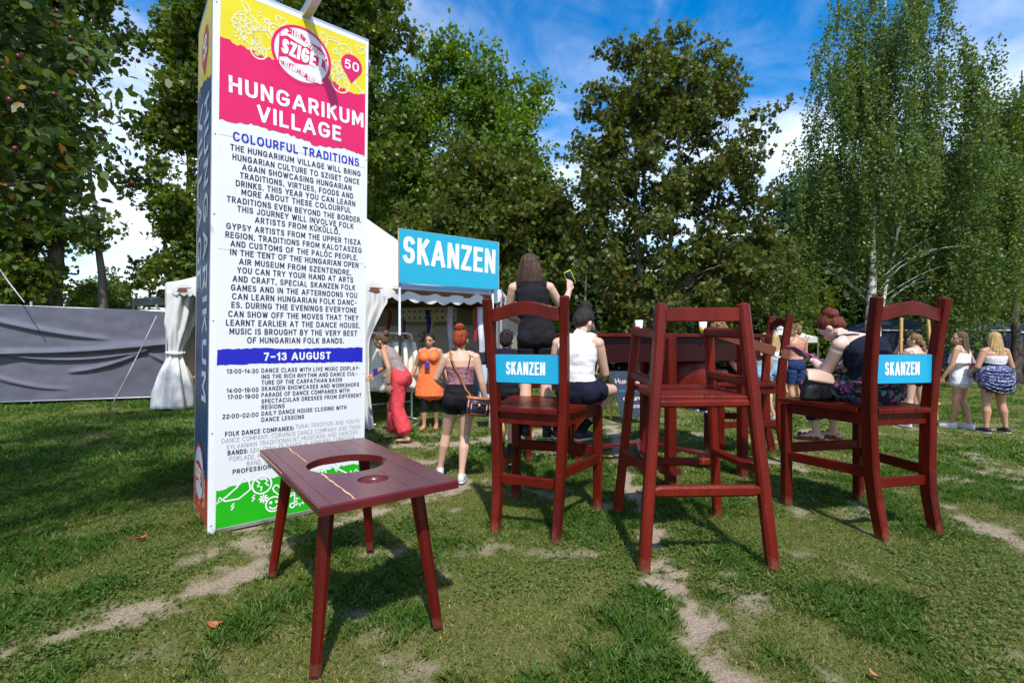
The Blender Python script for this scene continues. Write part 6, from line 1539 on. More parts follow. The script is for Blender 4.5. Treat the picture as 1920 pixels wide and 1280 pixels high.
class Person:
    def __init__(s, loc, rz, label, h=1.7, pose=None, world=None, skin='skin_fair', girth=1.0, male=False, voxel=.009, hands=None, look=0.0, nod=0.0, toes=None, group=None):
        s.s = h / 1.70; s.girth = girth; s.male = male; s.voxel = voxel
        loc = Vector(loc); s.loc = loc; s.rot = Matrix.Rotation(rz, 3, 'Z')
        J = {k: loc + s.rot @ (Vector(v) * s.s) for k, v in STAND.items()}
        if male:
            for q, sg in (('L', -1), ('R', 1)): J['sh' + q] = loc + s.rot @ (Vector((sg * .188, -.01, 1.40)) * s.s)
        for k, v in (pose or {}).items(): J[k] = loc + s.rot @ (Vector(v) * s.s)
        for k, v in (world or {}).items(): J[k] = Vector(v)
        s.J = J; s.fwd = s.rot @ Vector((0, 1, 0)); s.right = s.rot @ Vector((1, 0, 0))
        s.root = thing('person', loc, label, 'person', group)
        s.toes = toes or {}
        s.hr = (J['hiR'] - J['hiL']).normalized(); s.sr = (J['shR'] - J['shL']).normalized()
        k = s.s; g = girth
        mb = MB()
        sp = s.spine()
        wf = 1.0 if not male else .94
        hipw, waiw = (.172, .128) if not male else (.160, .143)
        che = .150 if not male else .168
        secs = [(.125 * g, .10 * g), (hipw * g, .118 * g), (hipw * .96 * g, .112 * g), (waiw * g, .094 * g), (waiw * 1.06 * g, .098 * g), (che * g, .108 * g), (che * .98 * g, .098 * g), (.085, .070), (.050, .052)]
        mb.loft(sp, [(a * k, b * k) for a, b in secs], [s.hr, s.hr, s.hr, s.hr.lerp(s.sr, .4), s.hr.lerp(s.sr, .7), s.sr, s.sr, s.sr, s.sr], 24)
        up = (J['nec'] - J['che']).normalized(); ff = s.sr.cross(up) * -1
        ff = up.cross(s.sr)
        s.chest_f = ff
        if not male:
            for sg in (-1, 1): mb.ball(J['che'] + s.sr * sg * .068 * k - up * .010 * k + ff * .068 * k * g, .060 * k * g)
            for sg in (-1, 1): mb.ball(J['hi' + 'LR'[sg > 0]] - ff * .026 * k + Vector((0, 0, -.005 * k)), .094 * k * g)
        for q in 'LR':
            a, b, c = J['sh' + q], J['el' + q], J['wr' + q]; m = 1.1 if male else 1.0; m *= (1 + (g - 1) * .9)
            u = (a - J['nec']).normalized(); dn = (b - a).normalized()
            pts = [a - u * .055 * k + Vector((0, 0, .004 * k)), a + dn * .012 * k, a.lerp(b, .22), a.lerp(b, .55), b, b.lerp(c, .26), b.lerp(c, .62), c]
            P_, R_ = [], []
            rr = [.050, .050, .049, .043, .0365, .0395, .033, .0245]
            mb.tube(*[list(z) for z in (pts, [r_ * k * m for r_ in rr])], 16); mb.ball(b, .0365 * k * m); mb.ball(a + dn * .008 * k, .0505 * k * m)
            mb.ball(c, .024 * k)
            mb.tube([J['che'].lerp(J['nec'], .35), a.lerp(J['che'], .12) - Vector((0, 0, .02 * k))], [.072 * k, .052 * k], 14)
            mb.tube([J['nec'] + up * .030 * k, J['nec'].lerp(a, .5) + up * .004 * k, a + Vector((0, 0, .002))], [.045 * k, .043 * k, .040 * k], 14)
            a, b, c = J['hi' + q], J['kn' + q], J['an' + q]; d1 = (b - a).normalized(); d2 = (c - b).normalized()
            back = -s.fwd; back = (back - d2 * back.dot(d2)); back = back.normalized() if back.length > .1 else back
            gl = g * .5 + .5
            mb.ball(a, .090 * k * g)
            mb.tube([a, a.lerp(b, .25), a.lerp(b, .6), b, b.lerp(c, .14) + back * .006 * k, b.lerp(c, .32) + back * .013 * k, b.lerp(c, .62) + back * .004 * k, b.lerp(c, .85), c], [r_ * k for r_ in (.088 * g, .085 * g, .069 * g, .0535 * gl, .0535 * gl, .0575 * gl, .043 * gl, .034, .034)], 18)
            mb.ball(b, .0535 * k * gl); mb.ball(c, .036 * k)
            t = s.toe(q)
            heel = c - t * .045 * k + Vector((0, 0, -.045 * k)); tip = c + t * .165 * k + Vector((0, 0, -.062 * k))
            mb.loft([heel, heel.lerp(tip, .35) + Vector((0, 0, .012 * k)), heel.lerp(tip, .72), tip], [(.032 * k, .030 * k), (.036 * k, .036 * k), (.042 * k, .024 * k), (.030 * k, .016 * k)], t.cross(Vector((0, 0, 1))), 14)
            mb.tube([c, heel.lerp(tip, .3)], [.036 * k, .034 * k], 12)
            hd = (hands or {}).get(q, {})
            s.hand(mb, q, **hd)
        # neck and head
        hc = J['hea']; nb = J['nec']
        mb.tube([nb - up * .03 * k, nb.lerp(hc, .4), hc - Vector((0, 0, .02))], [.058 * k, .049 * k, .05 * k], 16)
        s.hfwd = Matrix.Rotation(look, 3, 'Z') @ s.fwd
        hr = s.hfwd.cross(Vector((0, 0, 1))).normalized()
        s.hfwd = Matrix.Rotation(-nod, 3, hr) @ s.hfwd; s.hup = hr.cross(s.hfwd).normalized(); s.hright = hr
        k = k * 1.06
        def H(x, y, z): return hc + (hr * x + s.hfwd * y + s.hup * z) * k
        s.H = H
        hm = Matrix((hr, s.hfwd, s.hup)).transposed(); s.hm = hm
        mb.ball(H(0, -.008, .022), (.074 * k, .092 * k, .090 * k), hm, 20, 14); mb.ball(H(0, .018, -.030), (.060 * k, .070 * k, .080 * k), hm, 18, 12); mb.ball(H(0, .050, -.085), (.034 * k, .030 * k, .026 * k), hm, 12, 8)
        mb.loft([H(0, .080, .012), H(0, .094, -.012), H(0, .103, -.032), H(0, .088, -.040)], [(.009 * k, .010 * k), (.011 * k, .012 * k), (.016 * k, .012 * k), (.014 * k, .008 * k)], hr, 10)
        for sg in (-1, 1):
            mb.ball(H(sg * .074, -.006, -.018), (.010 * k, .020 * k, .031 * k), hm, 10, 8)
            mb.ball(H(sg * .034, .070, .020), (.024 * k, .016 * k, .010 * k), hm, 10, 6)
        mb.ball(H(0, .082, -.062), (.024 * k, .014 * k, .012 * k), hm, 10, 6)
        me = blob(mb, voxel, 'body', 7 if voxel < .0085 else 4)
        s.me = me
        n = len(me.vertices); co = np.empty(n * 3, np.float32); me.vertices.foreach_get('co', co); s.co = co.reshape(-1, 3).astype(float)
        no = np.empty(n * 3, np.float32); me.vertices.foreach_get('normal', no); s.no = no.reshape(-1, 3).astype(float)
        s.assign()
        s.body = link_mesh('body', me, M[skin], s.root)
    def toe(s, q):
        t = s.toes.get(q)
        if t is None: t = s.rot @ Vector((-.12 if q == 'L' else .12, 1, 0))
        t = Vector(t); t.z = 0; return t.normalized()
    def spine(s):
        J = s.J; d0 = (J['wai'] - J['pel']).normalized()
        return [J['pel'] - d0 * .085 * s.s, J['pel'] - d0 * .02 * s.s, J['pel'] + d0 * .05 * s.s, J['wai'], J['wai'].lerp(J['che'], .5), J['che'], J['che'].lerp(J['nec'], .45), J['che'].lerp(J['nec'], .86), J['nec']]
    def hand(s, mb, q, d=None, n=None, curl=.35, thumb=None, spread=.25):
        """palm, four fingers of unequal length in two bends, and a thumb off the side of the palm"""
        k = s.s; w = s.J['wr' + q]; e = s.J['el' + q]
        d = Vector(d).normalized() if d is not None else (w - e).normalized()
        if n is None: n = -s.right if q == 'R' else s.right                       # palms face the thighs
        n = Vector(n); n = (n - d * n.dot(d)).normalized(); side = d.cross(n) if q == 'L' else n.cross(d)
        if thumb is not None and side.dot(Vector(thumb)) < 0: side = -side
        mb.loft([w, w + d * .03 * k, w + d * .07 * k, w + d * .092 * k], [(.024 * k, .017 * k), (.036 * k, .016 * k), (.041 * k, .014 * k), (.038 * k, .011 * k)], side, 14)
        for i, (o, l) in enumerate(((.030, .072), (.010, .080), (-.010, .074), (-.029, .058))):
            b = w + (d * .088 + side * o) * k; dd = (d + side * o * spread * 6).normalized()
            pts = [b - d * .012 * k, b]; a = curl
            for f in (.45, .32, .23): a2 = a; b = b + (dd * math.cos(a2) + n * math.sin(a2)) * l * f * k; pts.append(b); a += curl * .9
            mb.tube(pts, [.0095 * k, .0095 * k, .0088 * k, .008 * k, .0068 * k], 8)
        b = w + (d * .026 + side * .030) * k; td = (side * .75 + d * .8 + n * .35).normalized(); td2 = (side * .25 + d * .9 + n * .45).normalized()
        mb.tube([b - td * .012 * k, b + td * .036 * k, b + td * .036 * k + td2 * .034 * k], [.0135 * k, .0105 * k, .008 * k], 8)
        s.J['ha' + q] = w + d * .09 * k + n * .02 * k
    def assign(s):
        J = s.J; k = s.s; g = s.girth
        sp = s.spine(); segs = []
        L_ = [0]
        for a, b in zip(sp[:-1], sp[1:]): L_.append(L_[-1] + (b - a).length)
        tot = L_[-1]
        rad = [.12, .14, .14, .115, .12, .13, .11, .06]
        for i in range(8): segs.append(('torso', sp[i], sp[i + 1], L_[i] / tot, L_[i + 1] / tot, rad[i] * k * g))
        segs.append(('head', J['nec'] + (J['hea'] - J['nec']) * .25, J['hea'] + s.hup * .03, 0, 1, .075 * k))
        for q in 'LR':
            segs += [('ua' + q, J['sh' + q], J['el' + q], 0, 1, .046 * k), ('fa' + q, J['el' + q], J['wr' + q], 0, 1, .034 * k), ('ha' + q, J['wr' + q], J['ha' + q], 0, 1, .030 * k)]
            c = J['an' + q]; t = s.toe(q)
            segs += [('th' + q, J['hi' + q], J['kn' + q], 0, 1, .078 * k * g), ('sh' + q, J['kn' + q], c, 0, 1, .046 * k), ('ft' + q, c - t * .05 * k + Vector((0, 0, -.045 * k)), c + t * .16 * k + Vector((0, 0, -.06 * k)), 0, 1, .036 * k)]
        best = np.full(len(s.co), 1e9); s.bone = np.zeros(len(s.co), dtype=object); s.t = np.zeros(len(s.co))
        for nm, a, b, t0, t1, r in segs:
            a = np.array(a); v = np.array(b) - a; q = np.clip(((s.co - a) @ v) / (v @ v), 0, 1); d = np.linalg.norm(s.co - a - q[:, None] * v, axis=1) / r
            m = d < best; best[m] = d[m]; s.bone[m] = nm; s.t[m] = t0 + (t1 - t0) * q[m]
        inv = np.array(s.rot.inverted()); s.lc = (s.co - np.array(s.loc)) @ inv.T / k
        sd = np.minimum(np.linalg.norm(s.co - np.array(J['shL']), axis=1), np.linalg.norm(s.co - np.array(J['shR']), axis=1)) / k
        s.lc = np.concatenate([s.lc, sd[:, None]], 1)           # own frame, scaled to 1.70 m
    def shell(s, name, material, pred, off=.008, wrinkle=.0, parent=None):
        """a garment that follows the body: the skin where pred holds, lifted by off and turned in at its hems"""
        ok = np.array([bool(pred(b, t, p)) for b, t, p in zip(s.bone, s.t, s.lc)])
        me = s.me; np_ = len(me.polygons)
        loops = np.empty(len(me.loops), np.int32); me.loops.foreach_get('vertex_index', loops)
        ls = np.empty(np_, np.int32); lt = np.empty(np_, np.int32); me.polygons.foreach_get('loop_start', ls); me.polygons.foreach_get('loop_total', lt)
        faces = [loops[a:a + b] for a, b in zip(ls, lt)]
        faces = [f for f in faces if ok[f].all()]
        if not faces: return None
        use = sorted({int(i) for f in faces for i in f}); idx = {v: i for i, v in enumerate(use)}
        P_ = s.co[use] + s.no[use] * off * s.s
        if wrinkle:
            w = np.array([mnoise.noise(Vector((c[0] * 14, c[1] * 14, c[2] * 22))) for c in s.co[use]]); P_ = P_ + s.no[use] * (np.clip(w + .2, -.2, 1) * wrinkle)[:, None]
        F_ = [tuple(idx[int(i)] for i in f) for f in faces]
        ed = {}
        for f in F_:
            for a, b in zip(f, f[1:] + f[:1]):
                ed[(a, b)] = 1
        bd = [(a, b) for a, b in ed if (b, a) not in ed]
        V = [tuple(p) for p in P_]; inner = {}
        # even out the hem: relax boundary points along the boundary
        nb = {}
        for a, b in bd: nb.setdefault(a, []).append(b); nb.setdefault(b, []).append(a)
        for _ in range(6):
            for a, q in list(nb.items()):
                if len(q) == 2: V[a] = tuple(.5 * np.array(V[a]) + .25 * (np.array(V[q[0]]) + np.array(V[q[1]])))
        for a in nb:
            inner[a] = len(V); V.append(tuple(np.array(V[a]) - s.no[use[a]] * (off + .006) * s.s))
        for a, b in bd: F_.append((b, a, inner[a], inner[b]))
        me2 = bpy.data.meshes.new(name); me2.from_pydata(V, [], F_); me2.polygons.foreach_set('use_smooth', [True] * len(F_)); me2.update()
        return link_mesh(name, me2, material, parent or s.root)
    def loose(s, name, material, fn, voxel=.012, wrinkle=.006, parent=None, sm=2):
        mb = MB(); fn(mb); return link_mesh(name, blob(mb, voxel, name, sm, wrinkle), material, parent or s.root)
    def hair(s, material, style, length=.25, **k):
        H = s.H; q = s.s * 1.06; mb = MB(); r = random.Random(int(abs(s.loc.x) * 1000))
        mb.ball(H(0, -.022, .034), (.084 * q, .092 * q, .090 * q), s.hm, 22, 14)
        mb.ball(H(0, -.055, -.005), (.076 * q, .060 * q, .080 * q), s.hm, 18, 12)
        if style == 'short':
            mb.ball(H(0, .02, .075), (.064 * q, .070 * q, .045 * q), s.hm)
            for i in range(60):
                a, b = r.uniform(0, 6.28), r.uniform(.3, 1.3); d = Vector((math.cos(a) * math.cos(b), math.sin(a) * math.cos(b), math.sin(b)))
                c = H(d.x * .080, d.y * .090 - .02, d.z * .088 + .034); mb.tube([c, c + (s.hm @ (d + Vector((r.uniform(-.5, .5), r.uniform(-.2, .8), .1)))) * .025 * q], [.012 * q, .004 * q], 5)
        if style in ('bun', 'topbun', 'sweptbun'):
            up, bk = {'topbun': (.125, -.06), 'bun': (.055, -.125), 'sweptbun': (.085, -.095)}[style]
            if style == 'sweptbun':
                for sg in (-.6, .2, .9): mb.ball(H(.05 * sg, -.105, .05 + .02 * sg), (.046 * q, .044 * q, .040 * q), s.hm)
            c = H(0, bk, up); mb.ball(c, (.052 * q, .050 * q, .046 * q), s.hm)
            for i in range(9):
                a = i * .7; mb.tube([c + s.hm @ Vector((math.cos(a + t) * .045, math.sin(a + t) * .042, .02 * math.sin(t * 2 + i))) * q for t in np.linspace(0, 2.2, 7)], .011 * q, 6)
            for i in range(14):
                a = r.uniform(-1.4, 1.4); st = H(.078 * math.sin(a), -.03 - .05 * math.cos(a), -.03 + r.uniform(-.02, .05)); mb.tube([st, st.lerp(c, .5) + (st - H(0, 0, .02)).normalized() * .012 * q, c], .010 * q, 5)
            for i in range(5):
                st = H(r.uniform(-.05, .05), -.085, -.07); mb.tube([st, st + Vector((r.uniform(-.02, .02), r.uniform(-.02, .02), -.05))], [.006 * q, .002 * q], 5)
        if style == 'long':
            for i in range(46):
                a = (i / 45 - .5) * 2 * k.get('wrap', 1.75); c0 = H(.080 * math.sin(a), -.012 - .085 * math.cos(a), .03 + r.uniform(-.02, .02))
                wv = k.get('wave', 0.0); pts = []; rad = []
                for j in range(11):
                    t = j / 10; z = -length * t
                    sp_ = 1 + k.get('spread', .25) * math.sin(min(1, t * 1.6) * 1.57); x = .080 * math.sin(a) * sp_ * (1 - k.get('taper', .25) * t); y = (-.012 - .085 * math.cos(a)) * (1 - .0 * t) - k.get('back', .02) * t
                    p = s.J['hea'] + (s.hright * x + Vector((s.hfwd.x, s.hfwd.y, 0)).normalized() * y) * q + Vector((0, 0, .03 * q + z * q))
                    p += (s.hright * math.sin(t * 16 + i * .9) + s.hfwd * math.cos(t * 13 + i)) * wv * q * min(1, t * 2)
                    pts.append(p); rad.append((.0135 + .004 * r.random()) * q * (1 - .55 * t ** 3))
                mb.tube(pts, rad, 6)
        if style == 'braid':
            c0 = H(.03, -.10, .0); pts = []
            for j in range(9):
                t = j / 8; p = c0 + Vector((.03 * t, 0, -.28 * t * q)) - Vector((s.fwd.x, s.fwd.y, 0)) * .03 * math.sin(t * 3) ; mb.ball(p + s.right * .012 * (1 if j % 2 else -1), ((.034 - .012 * t) * q, .026 * q, .026 * q)); pts.append(p)
            for i in range(12):
                a = r.uniform(-1.3, 1.3); st = H(.078 * math.sin(a), -.02 - .06 * math.cos(a), .02 + r.uniform(-.02, .06)); mb.tube([st, c0], .011 * q, 5)
        if style == 'mess':
            mb.ball(H(.0, -.085, .045), (.070 * q, .060 * q, .060 * q), s.hm)
            for i in range(40):
                c = H(r.uniform(-.06, .06), -.09 + r.uniform(-.04, .03), .05 + r.uniform(-.05, .06)); d = s.hm @ Vector((r.uniform(-1, 1), r.uniform(-1, .2), r.uniform(-.3, 1))).normalized()
                mb.tube([c, c + d * .035 * q, c + d * .05 * q + Vector((0, 0, -.015))], [.010 * q, .008 * q, .003 * q], 5)
        # keep the face free
        me = blob(mb, .0065 if style != 'long' else .0075, 'hair', 1)
        o = link_mesh('hair', me, material, s.root)
        return o
    def face(s, brows=True):
        H = s.H; q = s.s * 1.06
        mb = MB()
        for sg in (-1, 1): mb.ball(H(sg * .031, .0755, .004), (.013 * q, .008 * q, .0065 * q), s.hm, 10, 6)
        mb.build('eyes', M['eye_dark'], s.root, True)
        if brows:
            mb = MB()
            for sg in (-1, 1): mb.tube([H(sg * .014, .088, .024), H(sg * .034, .087, .031), H(sg * .052, .072, .024)], .0036 * q, 6)
            mb.build('eyebrows', M['hair_dark'], s.root, True)
        mb = MB(); mb.loft([H(-.024, .083, -.062), H(0, .096, -.061), H(.024, .083, -.062)], [(.004 * q, .004 * q), (.010 * q, .007 * q), (.004 * q, .004 * q)], s.hup, 8); mb.build('lips', M['lip'], s.root, True)
    def shoes(s, material, sole=None, low=.55):
        for q in 'LR':
            mb = MB(); k = s.s; c = s.J['an' + q]; t = s.toe(q); rt = t.cross(Vector((0, 0, 1)))
            heel = c - t * .055 * k + Vector((0, 0, -.044 * k)); tip = c + t * .168 * k + Vector((0, 0, -.054 * k))
            mb.loft([heel, heel.lerp(tip, .3) + Vector((0, 0, .012 * k)), heel.lerp(tip, .7), tip], [(.037 * k, .048 * k), (.043 * k, .052 * k), (.048 * k, .040 * k), (.036 * k, .026 * k)], rt, 16)
            mb.tube([heel.lerp(tip, .22), c + Vector((0, 0, .012 * k))], [.044 * k, .043 * k], 14)
            me = blob(mb, .008, 'shoe', 2); sh = link_mesh('shoe', me, material, s.root)
            mb = MB(); z0 = c.z - .083 * k
            pl = [(-.075, 0), (-.065, -.03), (-.02, -.042), (.07, -.046), (.13, -.05), (.172, -.036), (.188, 0), (.172, .036), (.13, .05), (.07, .046), (-.02, .042), (-.065, .03)]
            mb.rings([[Vector((c.x, c.y, z0 + h)) + t * a * k + rt * b * k for a, b in pl] for h in (0, .016 * k)]); mb.build('sole', sole or M['sneaker_white'], sh, True)
    def strap(s, name, material, pts, w=.006, parent=None):
        mb = MB(); mb.tube(pts, w, 6); return mb.build(name, material, parent or s.root, True)
    def skin_pt(s, target, lift=.006):
        """the point of the body surface nearest to target, lifted off a little"""
        i = int(np.argmin(np.linalg.norm(s.co - np.array(target), axis=1))); return Vector(s.co[i] + s.no[i] * lift)
    def drape(s, name, material, pts, w=.006, lift=.007, n=9, parent=None):
        out = []
        for a, b in zip(pts[:-1], pts[1:]):
            for t in np.linspace(0, 1, n, endpoint=False): out.append(s.skin_pt(Vector(a).lerp(Vector(b), t), lift))
        out.append(s.skin_pt(pts[-1], lift)); return s.strap(name, material, out, w, parent)
    def at(s, x, y, z): return s.loc + s.rot @ (Vector((x, y, z)) * s.s)
def T_(b, lo, hi, t): return b == 'torso' and lo <= t <= hi
def legs_(b, t, n): return b[:2] == 'th' and t < n

# 1 the bending woman in coral trousers, at the clothes rack
d = 7.35
p = Person(P(748, 640, d) * 1.0 - Vector((0, 0, EYE)), R(78), 'woman in a grey tank top and wide coral trousers, barefoot, bending to the clothes rack', 1.70, skin='skin_tan', look=R(8), nod=R(32), voxel=.008,
    pose=dict(pel=(0, -.04, .95), wai=(0, .02, 1.09), che=(0, .12, 1.25), nec=(0, .22, 1.40), hea=(0, .30, 1.505), shL=(-.16, .17, 1.345), shR=(.16, .20, 1.345), elL=(-.235, .05, 1.10), wrL=(-.22, .06, .86), elR=(.20, .34, 1.10), wrR=(.16, .50, .98),
              hiL=(-.085, -.03, .92), hiR=(.085, -.03, .92), knL=(-.10, -.02, .50), anL=(-.10, -.17, .085), knR=(.09, .12, .50), anR=(.09, .12, .085)), toes=None)
p.hair(M['hair_ash'], 'bun'); p.face(False)
p.shell('tank_top', M['grey_cloth'], lambda b, t, q: T_(b, .12, .92, t) and q[3] > .062, .010, .005)
def trousers(mb, p=p):
    k = p.s
    mb.loft([p.J['pel'] + Vector((0, 0, -.10)), p.J['pel'], p.J['wai'].lerp(p.J['pel'], .10)], [(.172 * k, .135 * k), (.196 * k, .148 * k), (.150 * k, .116 * k)], p.hr, 22)
    for q in 'LR':
        a, b, c = p.J['hi' + q], p.J['kn' + q], p.J['an' + q]
        mb.ball(a - p.fwd * .035 * k, .116 * k)
        mb.loft([a, a.lerp(b, .5), b, b.lerp(c, .5), b.lerp(c, .80)], [(.105 * k, .112 * k), (.100 * k, .105 * k), (.100 * k, .100 * k), (.115 * k, .11 * k), (.120 * k, .115 * k)], p.hr, 22)
p.loose('trousers', M['coral_cloth'], trousers, .011, .014)
p.drape('lanyard', M['badge'], [p.at(-.07, .16, 1.42), p.at(-.05, .27, 1.28), p.at(0, .30, 1.16)], .004)
mb = MB(); mb.box(p.at(.02, .40, 1.03), (.075, .015, .105), Matrix.Rotation(R(50), 3, 'Z'), ch=.2); mb.build('badge', M['badge'], p.root)
mb = MB(); c = p.J['wrL']; mb.tube([c + Vector((math.cos(t) * .031, math.sin(t) * .031, .02)) for t in np.linspace(0, 6.283, 16)], .006, 6); mb.build('watch', M['sneaker_dark'], p.root, True)
# 2 the woman in the orange tunic
p = Person(P(806, 640, 8.35) - Vector((0, 0, EYE)), R(176), 'dark haired woman in an orange tunic and black leggings, walking out of the tent', 1.62, skin='skin_tan', girth=1.16, voxel=.008, look=R(-6), nod=R(6),
    pose=dict(elL=(-.27, -.04, 1.13), wrL=(-.33, .05, .92), elR=(.27, -.05, 1.13), wrR=(.34, .03, .92), anL=(-.10, -.10, .085), anR=(.09, .06, .085), knR=(.09, .06, .49)))
p.hair(M['hair_dark'], 'bun'); p.face()
def tunic(mb, p=p):
    k = p.s; g = p.girth
    mb.loft([p.at(0, 0, .60), p.at(0, 0, .80), p.at(0, 0, .95), p.at(0, 0, 1.10), p.at(0, 0, 1.26), p.at(0, 0, 1.36)], [(.27 * k, .185 * k), (.245 * k, .165 * k), (.218 * k, .152 * k), (.172 * k, .130 * k), (.178 * k, .140 * k), (.150 * k, .105 * k)], p.right, 26)
    for sg in (-1, 1): mb.ball(p.J['che'] + p.right * sg * .078 * k + p.fwd * .090 * k, .094 * k); mb.tube([p.at(sg * .10, 0, 1.32), p.at(sg * .112, -.012, 1.435)], [.050 * k, .040 * k], 12)
p.loose('tunic', M['orange_cloth'], tunic, .011, .010)
p.shell('yoke', M['orange_cloth'], lambda b, t, q: T_(b, .5, .915, t) and q[3] > .050, .012)
p.shell('leggings', M['black_cloth'], lambda b, t, q: b[:2] == 'th' or (b[:2] == 'sh' and b[2:] in 'LR' and b in ('shL', 'shR') and t < .45), .008)
p.drape('lanyard', M['badge'], [p.at(-.06, .05, 1.43), p.at(-.04, .12, 1.30), p.at(0, .16, 1.20)], .004, .016); p.drape('lanyard', M['badge'], [p.at(.06, .05, 1.43), p.at(.04, .12, 1.30), p.at(0, .16, 1.20)], .004, .016)
mb = MB(); mb.box(p.at(0, .205, 1.15), (.085, .015, .11), ch=.2); mb.build('badge', M['badge'], p.root)
mb = MB()
for sg in (-1, 1): mb.ball(p.H(sg * .034, .058, .092), (.028 * p.s, .010, .020 * p.s), p.hm, 12, 8)
mb.tube([p.H(-.07, .0, .075), p.H(-.034, .062, .092), p.H(.034, .062, .092), p.H(.07, .0, .075)], .004, 6); mb.build('sunglasses', M['sneaker_dark'], p.root, True)
for q in 'LR':
    mb = MB(); c = p.J['an' + q]; t = p.toe(q); rt = t.cross(Vector((0, 0, 1)))
    mb.rings([[Vector((c.x, c.y, c.z - .083 + h)) + t * a + rt * b for a, b in ((-.07, 0), (-.05, -.035), (.06, -.042), (.15, -.045), (.185, 0), (.15, .045), (.06, .042), (-.05, .035))] for h in (0, .016)])
    mb.tube([c + t * .10 - rt * .045 + Vector((0, 0, -.06)), c + t * .10 + Vector((0, 0, -.025)), c + t * .10 + rt * .045 + Vector((0, 0, -.06))], .010, 6); mb.tube([c + rt * .035 + Vector((0, 0, -.02)), c + t * .04 + Vector((0, 0, .01)), c - rt * .035 + Vector((0, 0, -.02))], .008, 6); mb.build('sandal', M['leather_tan'], p.root, True)
# 3 the red haired woman walking away
p = Person((-.555, 5.22, 0), R(6), 'red haired woman in plum camisole and black shorts with navy shoulder bag, walking away', 1.63, skin='skin_fair', girth=1.07, voxel=.007, look=R(-10),
    pose=dict(elL=(-.27, .05, 1.15), wrL=(-.165, .24, 1.02), elR=(.235, -.02, 1.11), wrR=(.285, .05, .87), shL=(-.16, .0, 1.385), shR=(.165, -.01, 1.39), anL=(-.235, .18, .10), knL=(-.16, .14, .51), anR=(.01, -.06, .085), knR=(.05, .05, .50), hiL=(-.09, 0, .92), hiR=(.08, 0, .92)),
    hands=dict(L=dict(curl=.75)))
p.hair(M['hair_red'], 'topbun'); 
p.shell('camisole', M['floral_top'], lambda b, t, q: T_(b, .36, .735 + .10 * max(0, min(1, q[1] * 8)), t), .008, .003)
p.shell('shorts', M['black_cloth'], lambda b, t, q: T_(b, -.1, .38, t) or legs_(b, t, .34), .011, .006)
for sg in (-1, 1): p.drape('strap', M['navy_cloth'], [p.at(sg * .075, -.12, 1.26), p.at(sg * .105, -.06, 1.40), p.at(sg * .10, .04, 1.43)], .0055)
p.drape('bag_strap', M['leather_tan'], [p.at(-.10, .03, 1.45), p.at(-.09, -.10, 1.36), p.at(.0, -.15, 1.15), p.at(.10, -.16, 1.0), p.at(.155, -.13, .93)], .011, .016)
p.shoes(M['sneaker_white'])
b_ = p.at(.185, -.20, .855); bag = thing('shoulder_bag', b_, 'navy shoulder bag with tan edging and brass clasp, on the red haired woman\'s hip', 'bag')
rz_ = Matrix.Rotation(R(24), 3, 'Z') @ Matrix.Rotation(R(8), 3, 'Y')
mb = MB(); mb.box(b_, (.25, .075, .19), rz_, ch=.22); mb.build('body', M['leather_navy'], bag, True)
mb = MB(); mb.box(b_ + rz_ @ Vector((0, -.003, .085)), (.262, .088, .035), rz_, ch=.3); mb.build('flap', M['leather_tan'], bag, True)
mb = MB()
for q0, q1 in (((-.085, -.046, .03), (.085, -.046, .03)), ((.085, -.046, .03), (.085, -.046, -.075)), ((.085, -.046, -.075), (-.085, -.046, -.075)), ((-.085, -.046, -.075), (-.085, -.046, .03))): mb.tube([b_ + rz_ @ Vector(q0), b_ + rz_ @ Vector(q1)], .006, 6)
for q0, q1 in (((-.12, -.040, .07), (-.12, -.040, -.085)), ((-.12, -.040, -.085), (.12, -.040, -.085)), ((.12, -.040, -.085), (.12, -.040, .07))): mb.tube([b_ + rz_ @ Vector(q0), b_ + rz_ @ Vector(q1)], .006, 6)
mb.build('edging', M['leather_tan'], bag, True)
mb = MB(); mb.box(b_ + rz_ @ Vector((0, -.050, .015)), (.03, .012, .035), rz_, ch=.3); mb.build('clasp', mat('brass', (.6, .38, .08), .3, .05, metal=.8), bag, True)
b_ = p.at(-.17, .30, .90); bo = thing('water_bottle', b_, 'clear plastic water bottle in the red haired woman\'s left hand', 'bottle')
mb = MB(); cc = np.linspace(0, 6.283, 20, endpoint=False); mb.rings([[b_ + Vector((math.cos(t) * w, math.sin(t) * w, h)) for t in cc] for w, h in ((.030, -.10), (.033, -.09), (.033, -.02), (.029, -.01), (.033, .0), (.033, .09), (.014, .125), (.013, .14))]); mb.build('bottle_wall', glass_mat('clear_pet', (.82, .88, .95), .12, .8), bo, True)
mb = MB(); mb.rings([[b_ + Vector((math.cos(t) * .0155, math.sin(t) * .0155, h)) for t in cc] for h in (.135, .158)]); mb.build('cap', M['blue_shorts'], bo, True)
# 4 the boy in a dark T-shirt
p = Person((-.07, 5.95, 0), R(-14), 'dark haired boy in a navy T-shirt and shorts, walking away behind the left chair', 1.62, skin='skin_tan', male=True, girth=.97, voxel=.009,
    pose=dict(knL=(-.09, .16, .52), anL=(-.10, .10, .10), knR=(.085, .03, .50), anR=(.10, -.22, .14)))
p.hair(M['hair_dark'], 'short')
p.shell('t_shirt', M['navy_cloth'], lambda b, t, q: T_(b, .28, .97, t) or (b[:2] == 'ua' and t < .62), .014, .008)
p.shell('shorts', M['black_cloth'], lambda b, t, q: T_(b, -.1, .34, t) or legs_(b, t, .80), .016, .008)
p.shell('socks', M['black_cloth'], lambda b, t, q: b in ('shL', 'shR') and t > .62, .006); p.shoes(M['sneaker_dark'])
